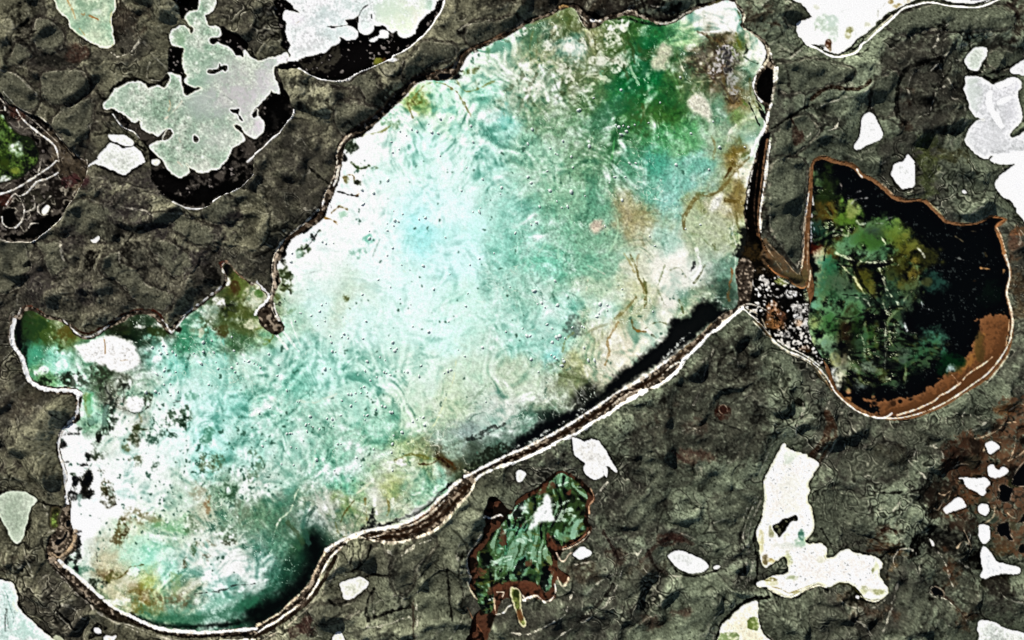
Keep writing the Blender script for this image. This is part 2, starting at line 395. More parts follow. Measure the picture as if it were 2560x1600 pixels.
PALE = (186, 180, 160)
for s, w, a in (('@00 103,48 108,52 112,54 119,52 125,49 130,43 133,38', 2.6, .7), ('@00 143,60 140,66 139,73 142,76 152,76 158,69', 2, .6), ('@00 137,40 143,50 150,57 157,65', 1.6, .35),
                ('@00 163,2 168,7 170,11', 1.8, .6), ('@00 5,68 18,72 28,82 36,90 40,97 38,104', 1.6, .35), ('@00 10,18 8,28', 1.6, .35),
                ('@00 150,30 149,27 152,24', 2, .4), ('@00 82,125 86,118 94,114', 2, .4), ('@00 117,72 120,71 124,74', 1.6, .4),
                ('@10 188,12 189,17 191,20 196,20 199,16 198,12', 2, .4), ('@10 189,35 193,29 200,25 212,23 224,20', 1.8, .45), ('@10 235,18 242,22', 1.8, .4), ('@10 116,83 120,90 126,94 131,87 139,82', 2, .5),
                ('@10 141,58 138,66 138,80', 1.8, .5), ('@10 37,137 43,131 47,137 52,142', 1.6, .35), ('@10 9,37 9,33 13,31 18,33', 2, .3),
                ('@11 45,15 50,12 51,9', 2, .4), ('@11 46,46 52,48 58,44', 1.8, .4), ('@11 28,40 35,44 45,42', 1.6, .3),
                ('@20 150,0 149,5 146,8 138,8 131,7', 2.4, .8), ('@20 108,9 115,6 121,4', 2, .5), ('@20 234,8 240,3', 1.8, .6),
                ('@30 167,25 161,30 158,36 157,42 154,47', 2, .6), ('@30 192,41 180,45 170,50 162,56', 2.2, .6), ('@30 141,67 134,72 131,80 130,92', 2.4, .5), ('@30 158,62 152,68', 2.2, .7),
                ('@30 158,62 163,68 165,73', 1.8, .5), ('@30 158,86 165,83 170,84 172,92 178,94', 2, .5), ('@30 153,85 155,92 152,100 150,107', 1.8, .5), ('@30 45,103 57,98 66,95 73,93 85,94', 2.4, .55),
                ('@30 86,91 92,86 94,80', 1.8, .5), ('@30 66,112 64,118 60,123 54,125', 2.2, .7), ('@30 36,133 36,130 38,128', 2, .6), ('@30 99,98 97,104', 2, .5), ('@30 25,5 18,1 14,7', 2, .6), ('@30 18,58 30,48 33,46', 1.8, .5),
                ('@30 8,42 16,50 20,50', 1.5, .3), ('@30 168,75 172,82 176,85', 2, .5), ('@30 165,66 172,59 180,57', 1.8, .5), ('@30 204,61 205,66 202,68', 1.8, .6), ('@30 185,100 186,112 183,120', 2, .4),
                ('@30 222,3 226,6', 1.8, .4), ('@30 180,129 186,136', 2, .5), ('@30 130,118 140,112 150,108', 1.6, .35), ('@30 200,34 208,33', 1.6, .4), ('@30 123,70 120,84 119,98', 1.4, .3),
                ('@01 57,76 61,84 62,92 65,98 62,105', 2.4, .5), ('@01 25,80 28,90 31,98 31,105 28,110', 2, .35), ('@01 115,87 116,98', 2, .4), ('@01 115,44 128,47 138,48 144,52', 2, .45), ('@01 147,52 160,51 171,52', 1.8, .35),
                ('@01 141,125 155,121 165,128 165,134 155,143', 1.6, .3), ('@01 208,70 209,76', 2, .4), ('@01 166,110 175,108 183,102', 2, .4), ('@01 150,88 160,97 168,108', 1.5, .3), ('@01 88,17 100,18 108,27', 1.6, .3),
                ('@01 18,128 16,138 12,148', 2.6, .45), ('@01 96,151 97,143', 2, .4), ('@01 120,140 118,136', 1.6, .3),
                ('@02 12,80 20,95 30,110 45,109 55,103', 1.8, .35), ('@02 25,78 40,82 52,90 62,97', 1.6, .3), ('@02 41,124 47,126 53,124', 1.6, .35), ('@02 0,72 12,70 24,60', 2, .35),
                ('@13 110,60 109,66 105,75 98,83 90,88 85,90', 2.2, .85), ('@13 126,65 131,69.5 138,70 145,64 152,60 165,56', 2, .7), ('@13 107,135 112,136 125,134 135,131 145,128 148,132', 1.8, .7),
                ('@13 112,124 112,118 118,113 126,111 133,107 137,108 141,111', 1.6, .55), ('@13 153,103 152,115 153,130 152,151', 2, .6), ('@13 106,122 107,130 107,135', 1.5, .5), ('@13 94,60 93,66 90,72 88,80', 1.5, .4),
                ('@13 195,55 192,62 191,70 195,80', 2, .5), ('@13 193,95 196,105 199,112', 1.8, .55), ('@13 199,118 196,128 190,138 184,148', 2.4, .55), ('@13 190,70 192,78 194,88', 2, .5), ('@13 165,92 156,102 152,112', 1.4, .3),
                ('@13 48,123 50,132 55,138', 1.4, .35), ('@13 168,50 170,56', 1.2, .3), ('@13 69,141 62,145 55,148', 1.6, .4), ('@13 68,98 77,101 82,108', 1.6, .4),
                ('@23 40,151 60,137 75,127 88,115 95,106 100,95 103,85', 2.2, .75), ('@23 0,144 15,145 25,140 40,132 50,125 53,115 58,105', 2, .75), ('@23 46,113 48,120 50,126', 1.6, .6), ('@23 70,106 78,98 88,92 98,86', 1.6, .5),
                ('@23 78,15 84,9 90,2', 1.8, .6), ('@23 58,80 70,78 82,76', 1.6, .6), ('@23 100,74 108,70 115,67', 1.6, .35), ('@23 117,68 119,75 122,80 128,86 140,91', 1.8, .6), ('@23 122,63 118,70', 2.4, .8),
                ('@23 145,45 160,50 175,57 188,64', 1.5, .35), ('@23 150,90 168,91 180,88 194,84', 1.8, .5), ('@23 216,50 222,65 228,82', 1.4, .3),
                ('@23 232,15 225,30 220,42 217,55 218,70 222,85 221,100', 2, .55), ('@23 236,17 229,32 224,45 222,60 226,78 224,95', 2, .5), ('@23 229,15 221,28 217,40', 1.8, .5), ('@23 190,130 200,122 210,117', 1.6, .4),
                ('@23 190,40 200,35 210,32', 1.4, .4), ('@23 125,125 140,115 150,112', 1.4, .35), ('@23 110,140 130,128 140,126', 1.5, .3), ('@23 190,140 190,151', 2.2, .5),
                ('@22 187,38 183,48 178,62 171,80', 1.8, .6), ('@22 115,89 122,89 130,84', 1.8, .4), ('@22 190,28 188,35 186,40', 2.2, .4), ('@22 120,104 130,102 140,99', 1.6, .35), ('@22 205,85 204,88 200,90', 1.6, .5),
                ('@22 205,35 211,38 212,46 207,50', 1.6, .35), ('@22 242,126 236,138 232,150', 2.4, .55), ('@22 215,75 228,68 240,62', 1.4, .3), ('@22 160,104 168,101 176,104', 1.6, .4), ('@22 168,25 174,38 182,38 184,30', 1.5, .35),
                ('@32 31,76 32,86 28,92 25,96 25,106', 2, .65), ('@32 55,95 54,101 48,112 38,124', 2.2, .5), ('@32 62,113 56,128 46,140', 2, .5), ('@32 57,77 54,84', 1.8, .4), ('@32 187,84 183,92 185,102 192,109 199,117', 2.4, .8),
                ('@32 191,86 191,94', 1.8, .6), ('@32 207,106 214,103 221,99', 1.8, .55), ('@32 205,45 210,55 214,62', 1.4, .3), ('@32 160,116 150,120 140,125', 1.5, .4), ('@32 190,105 198,101 208,92 216,85', 2, .5),
                ('@32 145,119 155,119 162,124 162,132', 2.2, .55), ('@32 130,132 138,140 145,148', 2, .6), ('@32 137,122 135,130 142,138', 1.6, .5), ('@32 232,110 230,124 226,132', 1.6, .5), ('@32 85,151 92,146 100,148', 1.8, .5),
                ('@33 121,66 118,75 120,84', 2, .8), ('@33 121,65 128,63 135,65', 1.8, .7), ('@33 138,68 141,80 140,88', 1.8, .5), ('@33 96,9 105,11 120,11', 1.4, .35), ('@33 122,20 117,25 113,31', 2.6, .6), ('@33 100,15 95,22 93,30', 1.8, .4),
                ('@33 155,101 153,107 160,111 167,112 172,116', 2, .75), ('@33 172,116 180,124 187,134', 1.6, .6), ('@33 160,68 166,78 170,92 174,100', 1.8, .6), ('@33 151,55 156,60', 2.6, .75), ('@33 212,105 218,106 225,112 235,114', 1.8, .5),
                ('@33 178,75 185,80 192,84', 2, .5), ('@33 117,121 113,131 107,142', 1.8, .5), ('@33 65,110 75,118 85,120 100,120 112,112', 1.8, .55), ('@33 122,95 120,108 117,116', 1.8, .5), ('@33 182,45 190,50 184,60', 1.8, .6),
                ('@33 74,128 90,136 96,145', 1.6, .45), ('@33 100,45 101,48 106,51', 1.6, .5), ('@33 0,146 4,151', 1.5, .4), ('@33 160,142 170,135 180,134', 1.8, .4), ('@33 215,8 213,16 206,22', 1.6, .4),
                ('@31 204,2 214,9 222,8 232,5', 1.6, .4), ('@31 190,52 196,46 204,44', 1.6, .4), ('@31 100,8 110,2', 1.4, .35), ('@31 234,62 240,70', 1.6, .6), ('@31 236,70 234,80', 1.6, .4), ('@31 30,96 26,104 22,100', 1.4, .4),
                ('@03 22,63 26,68 28,78 30,85 33,92', 2, .6), ('@03 50,88 42,92 35,98', 1.8, .5), ('@03 53,118 52,128 55,124 58,121 62,116', 2, .6), ('@03 62,116 70,120 78,128 88,134', 1.8, .5), ('@03 82,108 70,112 60,106 50,100', 1.6, .4),
                ('@03 56,121 62,132 74,142', 1.6, .5), ('@03 19,83 22,80', 2, .5), ('@03 36,18 42,24 46,36 50,42', 2, .6), ('@03 50,48 42,52 40,60', 1.8, .5), ('@03 108,132 120,138 140,146 165,151', 1.6, .6), ('@03 98,151 110,140', 1.4, .4),
                ('@12 240,145 243,150', 2, .4)):
    stroke(s, w * 0.7, PALE, min(1, a * 1.1), 1.1, rough=1.6, broken=0.6, dz=1.6)
for s, w, a, c in (('@00 106,86 112,80 122,75 132,76 142,80 152,79 158,72', 5, .9, BLK), ('@00 92,86 96,92 100,94', 3, .7, BLK), ('@00 93,106 100,109 107,107', 4, .7, BLK), ('@00 142,5 146,12 147,18', 2, .6, DRK), ('@00 11,10 8,25', 2, .6, DRK), ('@00 48,55 60,58 75,66', 3, .6, DRK),
                   ('@00 85,125 83,140 78,150', 2.5, .5, (48, 40, 36)), ('@00 120,139 128,136 138,142', 3, .8, BLK), ('@00 90,127 100,126 103,124', 3, .6, BLK), ('@00 236,42 239,50 242,55', 3, .8, BLK),
                   ('@01 92,6 104,10 114,15 118,15.5 124,11 134,4', 3, .85, BLK), ('@01 115,30 110,36 113,44', 1.6, .5, DRK), ('@01 137,65 128,70 122,80', 2.5, .7, BLK), ('@01 145,54 146,60', 2, .6, DRK), ('@01 84,55 95,58 105,65', 1.6, .4, DRK),
                   ('@01 102,104 108,114 118,124 124,134', 2, .6, DRK), ('@01 75,105 60,112 50,118', 1.8, .5, DRK), ('@01 160,63 175,72 186,80 200,80', 2, .6, DRK), ('@01 140,90 155,105 168,113', 2, .55, DRK), ('@01 190,100 200,110 212,122', 2.5, .6, DRK),
                   ('@01 26,80 30,95 33,104', 1.8, .5, DRK), ('@01 170,130 180,133 195,128', 1.5, .4, DRK), ('@01 150,148 160,141 166,132', 1.6, .4, DRK),
                   ('@10 98,84 102,92 110,99 118,103', 1.8, .6, DRK), ('@10 70,118 62,126 52,130', 1.8, .55, DRK), ('@10 204,23 214,22 217,16 226,17', 1.8, .5, DRK), ('@10 82,121 88,116 92,120', 1.5, .5, DRK), ('@10 115,80 121,90 128,94', 2, .5, DRK),
                   ('@11 45,0 55,12 60,16 70,23', 2.4, .75, BLK), ('@11 15,29 30,26 45,25', 1.5, .5, DRK), ('@11 0,92 10,88 18,82', 2, .6, BLK), ('@11 35,45 50,42 60,45', 1.6, .5, DRK),
                   ('@20 0,30 12,21 28,16 41,10.5 47,5 58,4 66,9 72,15 84,17 98,13', 3.2, .9, BLK), ('@20 117,9 124,16 136,21.5 143,22.5 150,21 158,17 168,9 178,5', 3.2, .85, BLK), ('@20 60,6 70,13 80,16', 6, .8, (14, 12, 11)), ('@20 126,14 138,20 148,19 156,15', 5, .75, (14, 12, 11)),
                   ('@30 157,57 140,62 128,67 122,78 119,90 119,100 122,112 128,117', 6, .75, BLK), ('@30 155,85 165,75 172,60 160,56', 3, .7, BLK), ('@30 152,50 158,56 162,60', 4, .8, BLK), ('@30 40,95 48,88 60,84 75,86 87,84 93,79', 5, .85, (34, 19, 13)),
                   ('@30 3,122 12,117 20,111 30,105 40,100', 3, .8, BLK), ('@30 12,60 17,75 21,92', 3, .6, DRK), ('@30 28,105 42,101 60,95', 2, .5, DRK), ('@30 204,71 218,67 230,62 242,56', 2, .9, BLK), ('@30 204,72 214,76 222,72', 3.5, .8, BLK),
                   ('@30 85,141 87,128 89,114 94,107', 3, .8, BLK), ('@30 20,112 27,122 32,130', 3, .7, (40, 22, 18)), ('@30 94,105 96,98', 3, .8, BLK), ('@30 225,3 232,15 240,30', 4, .6, (36, 24, 20)), ('@30 110,110 120,118 126,124', 2.5, .5, DRK), ('@30 34,42 26,48 20,53', 2.5, .6, BLK),
                   ('@30 80,53 90,50 95,44', 2, .6, BLK), ('@30 148,100 152,94 154,86', 3, .6, BLK), ('@30 188,66 190,70 200,69', 3, .7, BLK), ('@30 10,27 4,25 -2,24', 3, .6, (42, 24, 18)),
                   ('@31 215,3 225,12 233,4', 1.6, .5, DRK), ('@31 118,20 122,26 128,29 137,26', 2, .7, BLK), ('@31 216,25 225,38 236,50', 2, .6, BLK), ('@31 30,6 34,30 33,60', 1.6, .35, DRK),
                   ('@22 57,112 58,122 63,131 69,136', 2.5, .8, BLK), ('@22 62,114 72,113 82,114 92,128 99,143', 2, .7, BLK), ('@22 205,30 198,36 194,48 200,58 212,54 222,40 218,28', 4, .55, BLK), ('@22 188,35 183,52 176,68 171,78', 3, .6, DRK), ('@22 190,64 200,66 212,62', 2.2, .7, BLK),
                   ('@22 170,84 185,92 200,98 214,103', 2, .55, BLK), ('@22 118,126 112,138 102,150', 3, .6, DRK), ('@22 98,100 106,108 116,115', 1.6, .5, DRK), ('@22 152,60 165,64 178,62', 1.8, .5, DRK), ('@22 150,122 158,130 165,134', 3.5, .7, (50, 32, 27)), ('@22 190,12 196,20 188,36', 2, .5, BLK),
                   ('@32 0,147 6,136 12,124', 4, .75, BLK), ('@32 54,88 58,96 52,112 42,128', 10, .75, (50, 30, 20)), ('@32 54,88 62,100 56,120 46,138', 4, .6, (46, 26, 16)), ('@32 135,117 150,114 168,109', 1.8, .6, DRK), ('@32 160,120 165,128 160,140', 4, .6, (32, 22, 16)), ('@32 190,62 205,70 212,76', 1.8, .6, DRK),
                   ('@33 50,46 56,55 62,68', 3, .7, BLK), ('@33 90,8 105,11 125,10 138,8', 1.8, .75, BLK), ('@33 41,48 43,40 42,28', 2.2, .8, BLK), ('@33 142,4 140,18 146,28', 3.5, .7, BLK), ('@33 80,67 92,70 104,74 112,68 120,62 126,61', 3, .75, BLK), ('@33 118,65 114,75 112,92', 2.4, .6, BLK),
                   ('@33 122,85 125,94 135,88', 2, .6, BLK), ('@33 166,110 174,116 182,126', 2.5, .7, (42, 24, 18)), ('@33 190,85 195,94 192,100', 3, .7, BLK), ('@33 104,46 112,44 118,48', 3.5, .8, (46, 22, 16)), ('@33 94,67 104,66 114,64', 2.5, .7, (52, 24, 16)), ('@33 198,120 202,128 210,133', 2.5, .6, BLK),
                   ('@33 0,104 12,110 22,112 36,106 46,100 56,104', 2.4, .8, BLK), ('@33 86,106 94,115 105,115', 2.4, .75, BLK),
                   ('@23 242,110 234,112 228,111 215,119 204,128 197,138 195,151', 5, .95, (5, 4, 3)), ('@23 235,110 232,120 233,134 238,148', 3, .9, (8, 7, 6)), ('@23 88,20 86,30 92,40', 2, .5, DRK), ('@23 120,75 130,66 142,56 156,54 170,60', 6, .45, (54, 30, 26)),
                   ('@23 128,66 132,76 138,84 146,88', 3.5, .7, (30, 20, 18)), ('@23 148,72 158,66.5 172,71 186,80', 2.4, .8, BLK), ('@23 150,80 158,88 172,91 184,88 194,85', 2.6, .9, BLK), ('@23 62,133 75,122 86,110 95,98', 5, .6, (20, 16, 15)), ('@23 86,48 94,62 100,74', 3.5, .7, (34, 22, 20)),
                   ('@23 100,74 94,84 86,92', 2, .5, DRK), ('@23 227,20 219,40 214,56 216,72 221,92', 2.4, .6, BLK), ('@23 238,30 231,46 229,60 232,80 230,98', 3, .85, BLK), ('@23 108,115 114,128 122,136', 2, .6, DRK), ('@23 144,24 138,38 136,48', 2.2, .6, BLK), ('@23 188,40 195,48 190,56', 1.6, .5, DRK),
                   ('@13 109,61 107,70 101,78 94,85 86,87', 4.5, .95, (7, 6, 5)), ('@13 104,91 112,89 122,88 130,87', 3.4, .85, (14, 12, 10)), ('@13 112,103 107,110 105,120 107,130', 4.5, .8, BLK), ('@13 108,128 118,127 130,122 145,119', 3.4, .8, BLK), ('@13 181,82 182,100 184,120 186,130', 3, .75, BLK),
                   ('@13 70,112 76,117 85,115', 3, .75, BLK), ('@13 131,84 131,90', 4, .5, DRK), ('@13 150,108 149,125 150,148', 2, .55, (42, 24, 20)), ('@13 70,130 82,124 96,120', 2.4, .55, DRK), ('@13 168,68 160,82 155,95', 2, .55, DRK), ('@13 82,96 77,100 74,94', 2, .5, DRK),
                   ('@13 194,118 196,106 192,92 193,78 196,66', 3, .6, BLK), ('@13 92,60 93,68 90,78', 2.4, .6, BLK), ('@13 104,58 95,62 84,62', 2, .5, BLK),
                   ('@03 36,20 48,24 60,26', 4, .75, BLK), ('@03 24,60 28,64 26,62', 4, .85, BLK), ('@03 0,93 10,95 17,103 19,118 28,131 40,141 50,148', 2.6, .6, BLK), ('@03 53,130 54,122 60,118', 3, .9, BLK), ('@03 57,122 64,131 73,140', 2.6, .85, BLK), ('@03 44,70 40,58 44,50', 3, .7, BLK),
                   ('@03 30,30 28,40 24,52', 3, .6, BLK), ('@03 88,142 92,136 100,140', 5, .9, (6, 5, 5)), ('@03 86,148 92,146 98,146', 5, .9, (6, 5, 5)), ('@03 0,118 4,112', 2, .4, DRK),
                   ('@02 12,84 10,98 18,112', 1.6, .4, DRK), ('@02 15,88 26,106 34,112', 1.6, .4, DRK), ('@02 45,80 56,92 64,96', 1.6, .4, DRK)):
    stroke(s, w * 0.95, c, min(1, a * 1.1), 1.8, rough=1.6, broken=0.25, dz=-1.3)

# grain of tussocks and fine flecks
col *= np.exp(.075 * W1 + .035 * N3 + .02 * N6 + .03 * N12)[..., None]
f = ss(1.5, 2.6, .75 * W1 + .65 * N3)
col += (C(128, 124, 104) - col) * (.15 * f)[..., None]
f = ss(1.3, 2.4, -.75 * W1 - .65 * N3 - .3 * F8)
col *= (1 - .22 * f)[..., None]

# brown wet fen in the south-east and its rusty neighbours
FEN = (92, 62, 42)
fill('@32 219,76 226,73 235,74 247,78 247,160 @33 247,0 247,70 225,66 214,62 212,44 214,30 200,32 190,24 186,32 172,34 165,33 160,20 163,10 170,4 @32 168,150 165,140 166,128 170,112 180,106 190,104 198,108 208,104 214,96 222,90 220,82', FEN, .82, 3, 5, .5)
fenf = ss(.9, 1.8, .7 * N3 + .5 * N6 + .5 * F8)
fenm = np.exp(-((PX - 2440) / 150) ** 2 - ((PY - 1170) / 190) ** 2)
col += (C(14, 11, 9) - col) * (.8 * fenf * fenm)[..., None]
fill('@32 170,112 200,112 205,130 190,150 168,150 162,138 164,122', (52, 34, 24), .75, 4, 5, .3)
fill('@33 150,0 175,0 180,10 166,24 160,36 150,34 146,14', (34, 26, 20), .8, 4, 5, .3)
fill('@33 176,34 196,36 196,50 180,48 170,44', (46, 32, 24), .7, 4, 4, .4)
for x, y, rx, ry, c, t in ((212, 99, 5, 5, (32, 28, 22), (3, 2)), (178, 128, 10, 7, (28, 20, 16), (3, 2)), (195, 120, 6, 7, (24, 20, 16), (3, 2)), (192, 133, 8, 6, (62, 60, 44), (3, 2)), (233, 145, 9, 7, (8, 8, 8), (3, 2)), (240, 114, 3, 4, (8, 8, 8), (3, 2)), (222, 84, 12, 6, (110, 72, 40), (3, 2)),
                           (190, 18, 8, 5, (96, 60, 36), (3, 3)), (195, 8, 5, 5, (88, 52, 30), (3, 3)), (213, 37, 5, 4, (42, 52, 42), (3, 3)), (232, 44, 5, 4, (52, 54, 38), (3, 3)), (222, 66, 9, 5, (78, 58, 36), (3, 3)), (225, 57, 14, 6, (66, 52, 36), (3, 3)), (232, 3, 6, 4, (24, 34, 16), (3, 3)), (203, 20, 4, 4, (52, 58, 44), (3, 3))):
    blob(x, y, rx, ry, c, .8, tile=t, speck=.3)
for s in ('@32 203,124 206,117 212,114 220,116', '@32 232,112 231,122 227,133', '@32 195,112 204,110 214,105 222,98 232,96', '@32 226,133 236,128 244,122', '@33 214,26 213,34 206,40 198,44', '@33 160,12 166,14 172,10 170,18', '@33 182,46 186,54 190,62 188,70', '@33 226,31 229,34 233,36', '@33 165,20 160,28 155,26', '@33 175,62 180,56 188,60', '@32 175,140 180,136 188,136', '@32 226,85 236,79 244,82'):
    stroke(s, 1.3, (196, 170, 132), .7, 1.2, .8, .4, dz=1.0)

# ------------------------------------------------------------------ drained black peat round the lakes
ZB = []          # (slice, signed distance, surface height)


def peat(s, label, base=(9, 8, 8), fleck=(120, 112, 106), thr=1.25, amt=.7, grey=0.0):
    sl, d = region(s, 'peat_shore', label, 'ground', kind='structure', water=False, rough=1.2)
    A = ss(-2.0, 2.0, d)
    mix(sl, base, A)
    n = 0.75 * N3[sl] + 0.55 * nz(6.5, 77, 1.7, 0.8)[sl] + 0.35 * F20[sl]
    mix(sl, fleck, A * amt * ss(thr, thr + 0.8, n))
    if grey:
        g = np.clip(0.5 * F20[sl] + 0.6 * F8[sl] + 0.2, 0, 1)
        mix(sl, (78, 72, 64), A * grey * g)
    zz[sl] += (0.35 + 0.35 * N3[sl] - zz[sl]) * A
    ZB.append((sl, A))
    return sl, A


BOG_B = ('@00 107,102 107.5,108 112,114 116,120 120,123.5 127,125 132,131 137,137 140,141 @01 143,4 143,10 142.5,15 144,20 149,25 153,32 157,35.5 164,39 171,42.5 176,45 184,46 192,46 '
         '200,43 206,38.5 214,33.5 222,30 229,25.5 236,20 241,15 @10 0,146 8,138 15,131 21,127 27,120 32,114 35,109 36,104 33,100 32,92 28,85 25,80 22,73 20,64 10,62 0,75 -20,80 -70,90 -120,100')
peat(BOG_B, 'black speckled peat basin curving round the south-east side of the lobed pale lake', grey=.75)
fill('@01 157,32 165,34 178,33 190,25 205,24 222,16 232,14 226,26 212,32 203,39 190,44 178,44 168,40', (4, 4, 4), .95, 4, 5)
fill('@10 2,118 8,104 18,90 24,86 30,96 33,106 28,116 18,124 8,126 0,136', (4, 4, 4), .75, 4, 5)
peat('@00 160,44 160,52 159,62 159,68 163,69 170,72 171,79 175,90 186,88 191,84 185,82 176,78 174,68 172,60 172,50 173,44', 'black peat strip along the west edge of the green northern lobe of the lobed lake')
peat('@00 163,-4 168,4 170,9 171,15 173,18 186,11 192,-4', 'small black peat flat beside the narrow top of the lobed lake')
peat('@00 197,35 209,25 218,30 226,34 233,40 234,45 231,50 235,51 241,55 233,57 220,55 205,44 198,42', 'black peat wedge on the north-east shoulder of the lobed lake')
peat('@10 20,-4 18,8 19,15 21,20 22,26 24,29 24,33 26,37 24,44 28,48 33,46 34,42 31,33 29,22 27,14 32,11 44,14 38,4 34,-4', 'thin black peat strip on the west edge of the big white lake')
BOG_C = ('@10 180,-6 177,5 174,12 170,18 166,25 162,30 156,36 150,41 144,46 138,50 131,54 127,57 123,59.5 115,62.5 108,65 100,68 92,72 86,75 78,76.5 70,76.5 62,76 56,73.5 50,71 46,68 41,65 35,65 28,66 20,64.5 19,61 40,40 80,20 120,10 160,-6')
peat(BOG_C, 'black speckled peat crescent along the south-east side of the big white lake', thr=1.1)
fill('@10 40,58 50,54 60,51 70,48 78,42 80,52 76,60 70,66 60,68 48,66', (74, 70, 56), .55, 4, 5, .5)
stroke('@10 46,67 56,72 70,75 84,74 98,68 112,62', 2.6, (2, 2, 2), .9, 1.5, 1)
fill('@10 111,60 112,56 115,55 119,55 122,57 122,60 118,61.5 113,62', (104, 106, 32), .9, 2, 1, .2)
blob(121, 56.5, 2, 2, (70, 48, 22), .8, tile=(1, 0))
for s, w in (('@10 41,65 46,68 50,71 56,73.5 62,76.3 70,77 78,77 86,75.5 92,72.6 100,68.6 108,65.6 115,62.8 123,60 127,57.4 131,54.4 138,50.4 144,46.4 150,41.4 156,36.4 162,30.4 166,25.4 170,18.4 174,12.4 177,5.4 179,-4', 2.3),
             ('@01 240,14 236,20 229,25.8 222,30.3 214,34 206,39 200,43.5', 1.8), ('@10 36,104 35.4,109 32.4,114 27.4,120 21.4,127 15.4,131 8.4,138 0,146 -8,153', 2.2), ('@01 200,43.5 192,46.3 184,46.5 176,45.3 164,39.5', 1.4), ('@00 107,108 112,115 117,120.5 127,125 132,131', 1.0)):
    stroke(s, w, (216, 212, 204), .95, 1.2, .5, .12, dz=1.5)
blob(129, 58.5, 4, 2, (226, 222, 216), .9, tile=(1, 0))

# the wet basin at the west edge
W_OUT = ('@00 -40,86 0,88 6,96 13,101 20,103 28,109 36,111 42,114 48,118 54,125 60,133 66,140 72,146 80,151 @01 83,2 83,8 82,15 79,24 73,35 67,44 62,52 55,60 48,66 40,72 33,77 28,78 18,77.5 10,78 4,76 -4,73 -40,70')
_w = peat(W_OUT, 'dark ridged fen basin wrapping the green pool at the west edge', base=(20, 17, 15), thr=1.0, amt=.55, grey=.8)
e = np.exp(-((nz(15, 71) + .4 * nz(7, 72)) / .2) ** 2)[_w[0]] * _w[1] * np.clip(.5 + .6 * N12[_w[0]], 0, 1)
mix(_w[0], (176, 168, 146), .6 * e)
fill('@00 44,118 54,127 64,140 74,148 @01 82,2 80,20 70,30 60,20 52,8 @00 50,140 44,128', (88, 76, 58), .6, 4, 5, .35)
fill('@00 8,100 22,106 22,112 10,110', (62, 28, 20), .6, 3, 3, .3)
fill('@01 58,16 70,14 76,20 68,26 58,22', (62, 28, 32), .7, 3, 4, .3)
fill('@01 -2,34 10,33 9,42 -2,44', (66, 28, 20), .7, 3, 3, .3)
fill('@01 30,60 40,56 52,52 62,42 66,40 58,55 46,66 36,71 26,75 12,75 2,73 10,70 24,68', (3, 3, 3), .9, 3, 3)
blob(9, 54, 7, 7, (3, 3, 3), .95, tile=(0, 1))
blob(30, 67, 5, 4, (14, 12, 11), .7, tile=(0, 1))
blob(34, 38, 16, 9, (64, 64, 50), .5, tile=(0, 1), speck=.4)
for s, w, a in (('@00 -3,90 4,98 5,104', 1.5, .7), ('@00 16,104 20,111 25,116 32,122 40,128 48,134 53,140 55.5,151 @01 53,1 49,5 42,10 36,14 30,18 22,23 15,27 8,30 -8,35', 2.2, .95), ('@01 55,12 44,18 36,20 30,26 24,32 18,34 14,32 10,36 6,42', 1.7, .85),
                ('@01 79,24 73,35 67,44 62,52 55,60 48,66 40,72 33,77', 1.5, .85), ('@01 33,77.4 28,78 18,77.6 10,78 4,76 -4,73', 1.3, .7), ('@01 2,54 3,60 8,64 14,64 19,60 22,54 23,46 20,38 17,34', 1.5, .8),
                ('@01 82,0 83,8 82,15 79,24', 1.2, .6), ('@00 24,108 34,116 44,125 54,134', 1.3, .5), ('@01 37,42 36,48 40,52 46,51', 1.5, .7), ('@01 27,64 30,60 36,60', 1.3, .6), ('@01 32,34 33,44 28,48 22,50', 1.2, .6), ('@01 48,34 42,40 36,44', 1.2, .6),
                ('@00 6,88 16,100 28,107 42,113 55,127 70,144 80,152', 1.0, .5), ('@01 39,4 36,12', 1.2, .6)):
    stroke(s, w, (222, 214, 196), a, 1.2, .7, .25, dz=1.2)
for s in ('@00 30,128 42,140 48,148', '@00 56,134 64,142 70,150', '@01 65,8 68,16 76,20', '@00 40,115 50,124 58,134', '@00 0,95 10,104 18,108'):
    stroke(s, 2.2, (6, 5, 5), .7, 1.5, 1, .3)

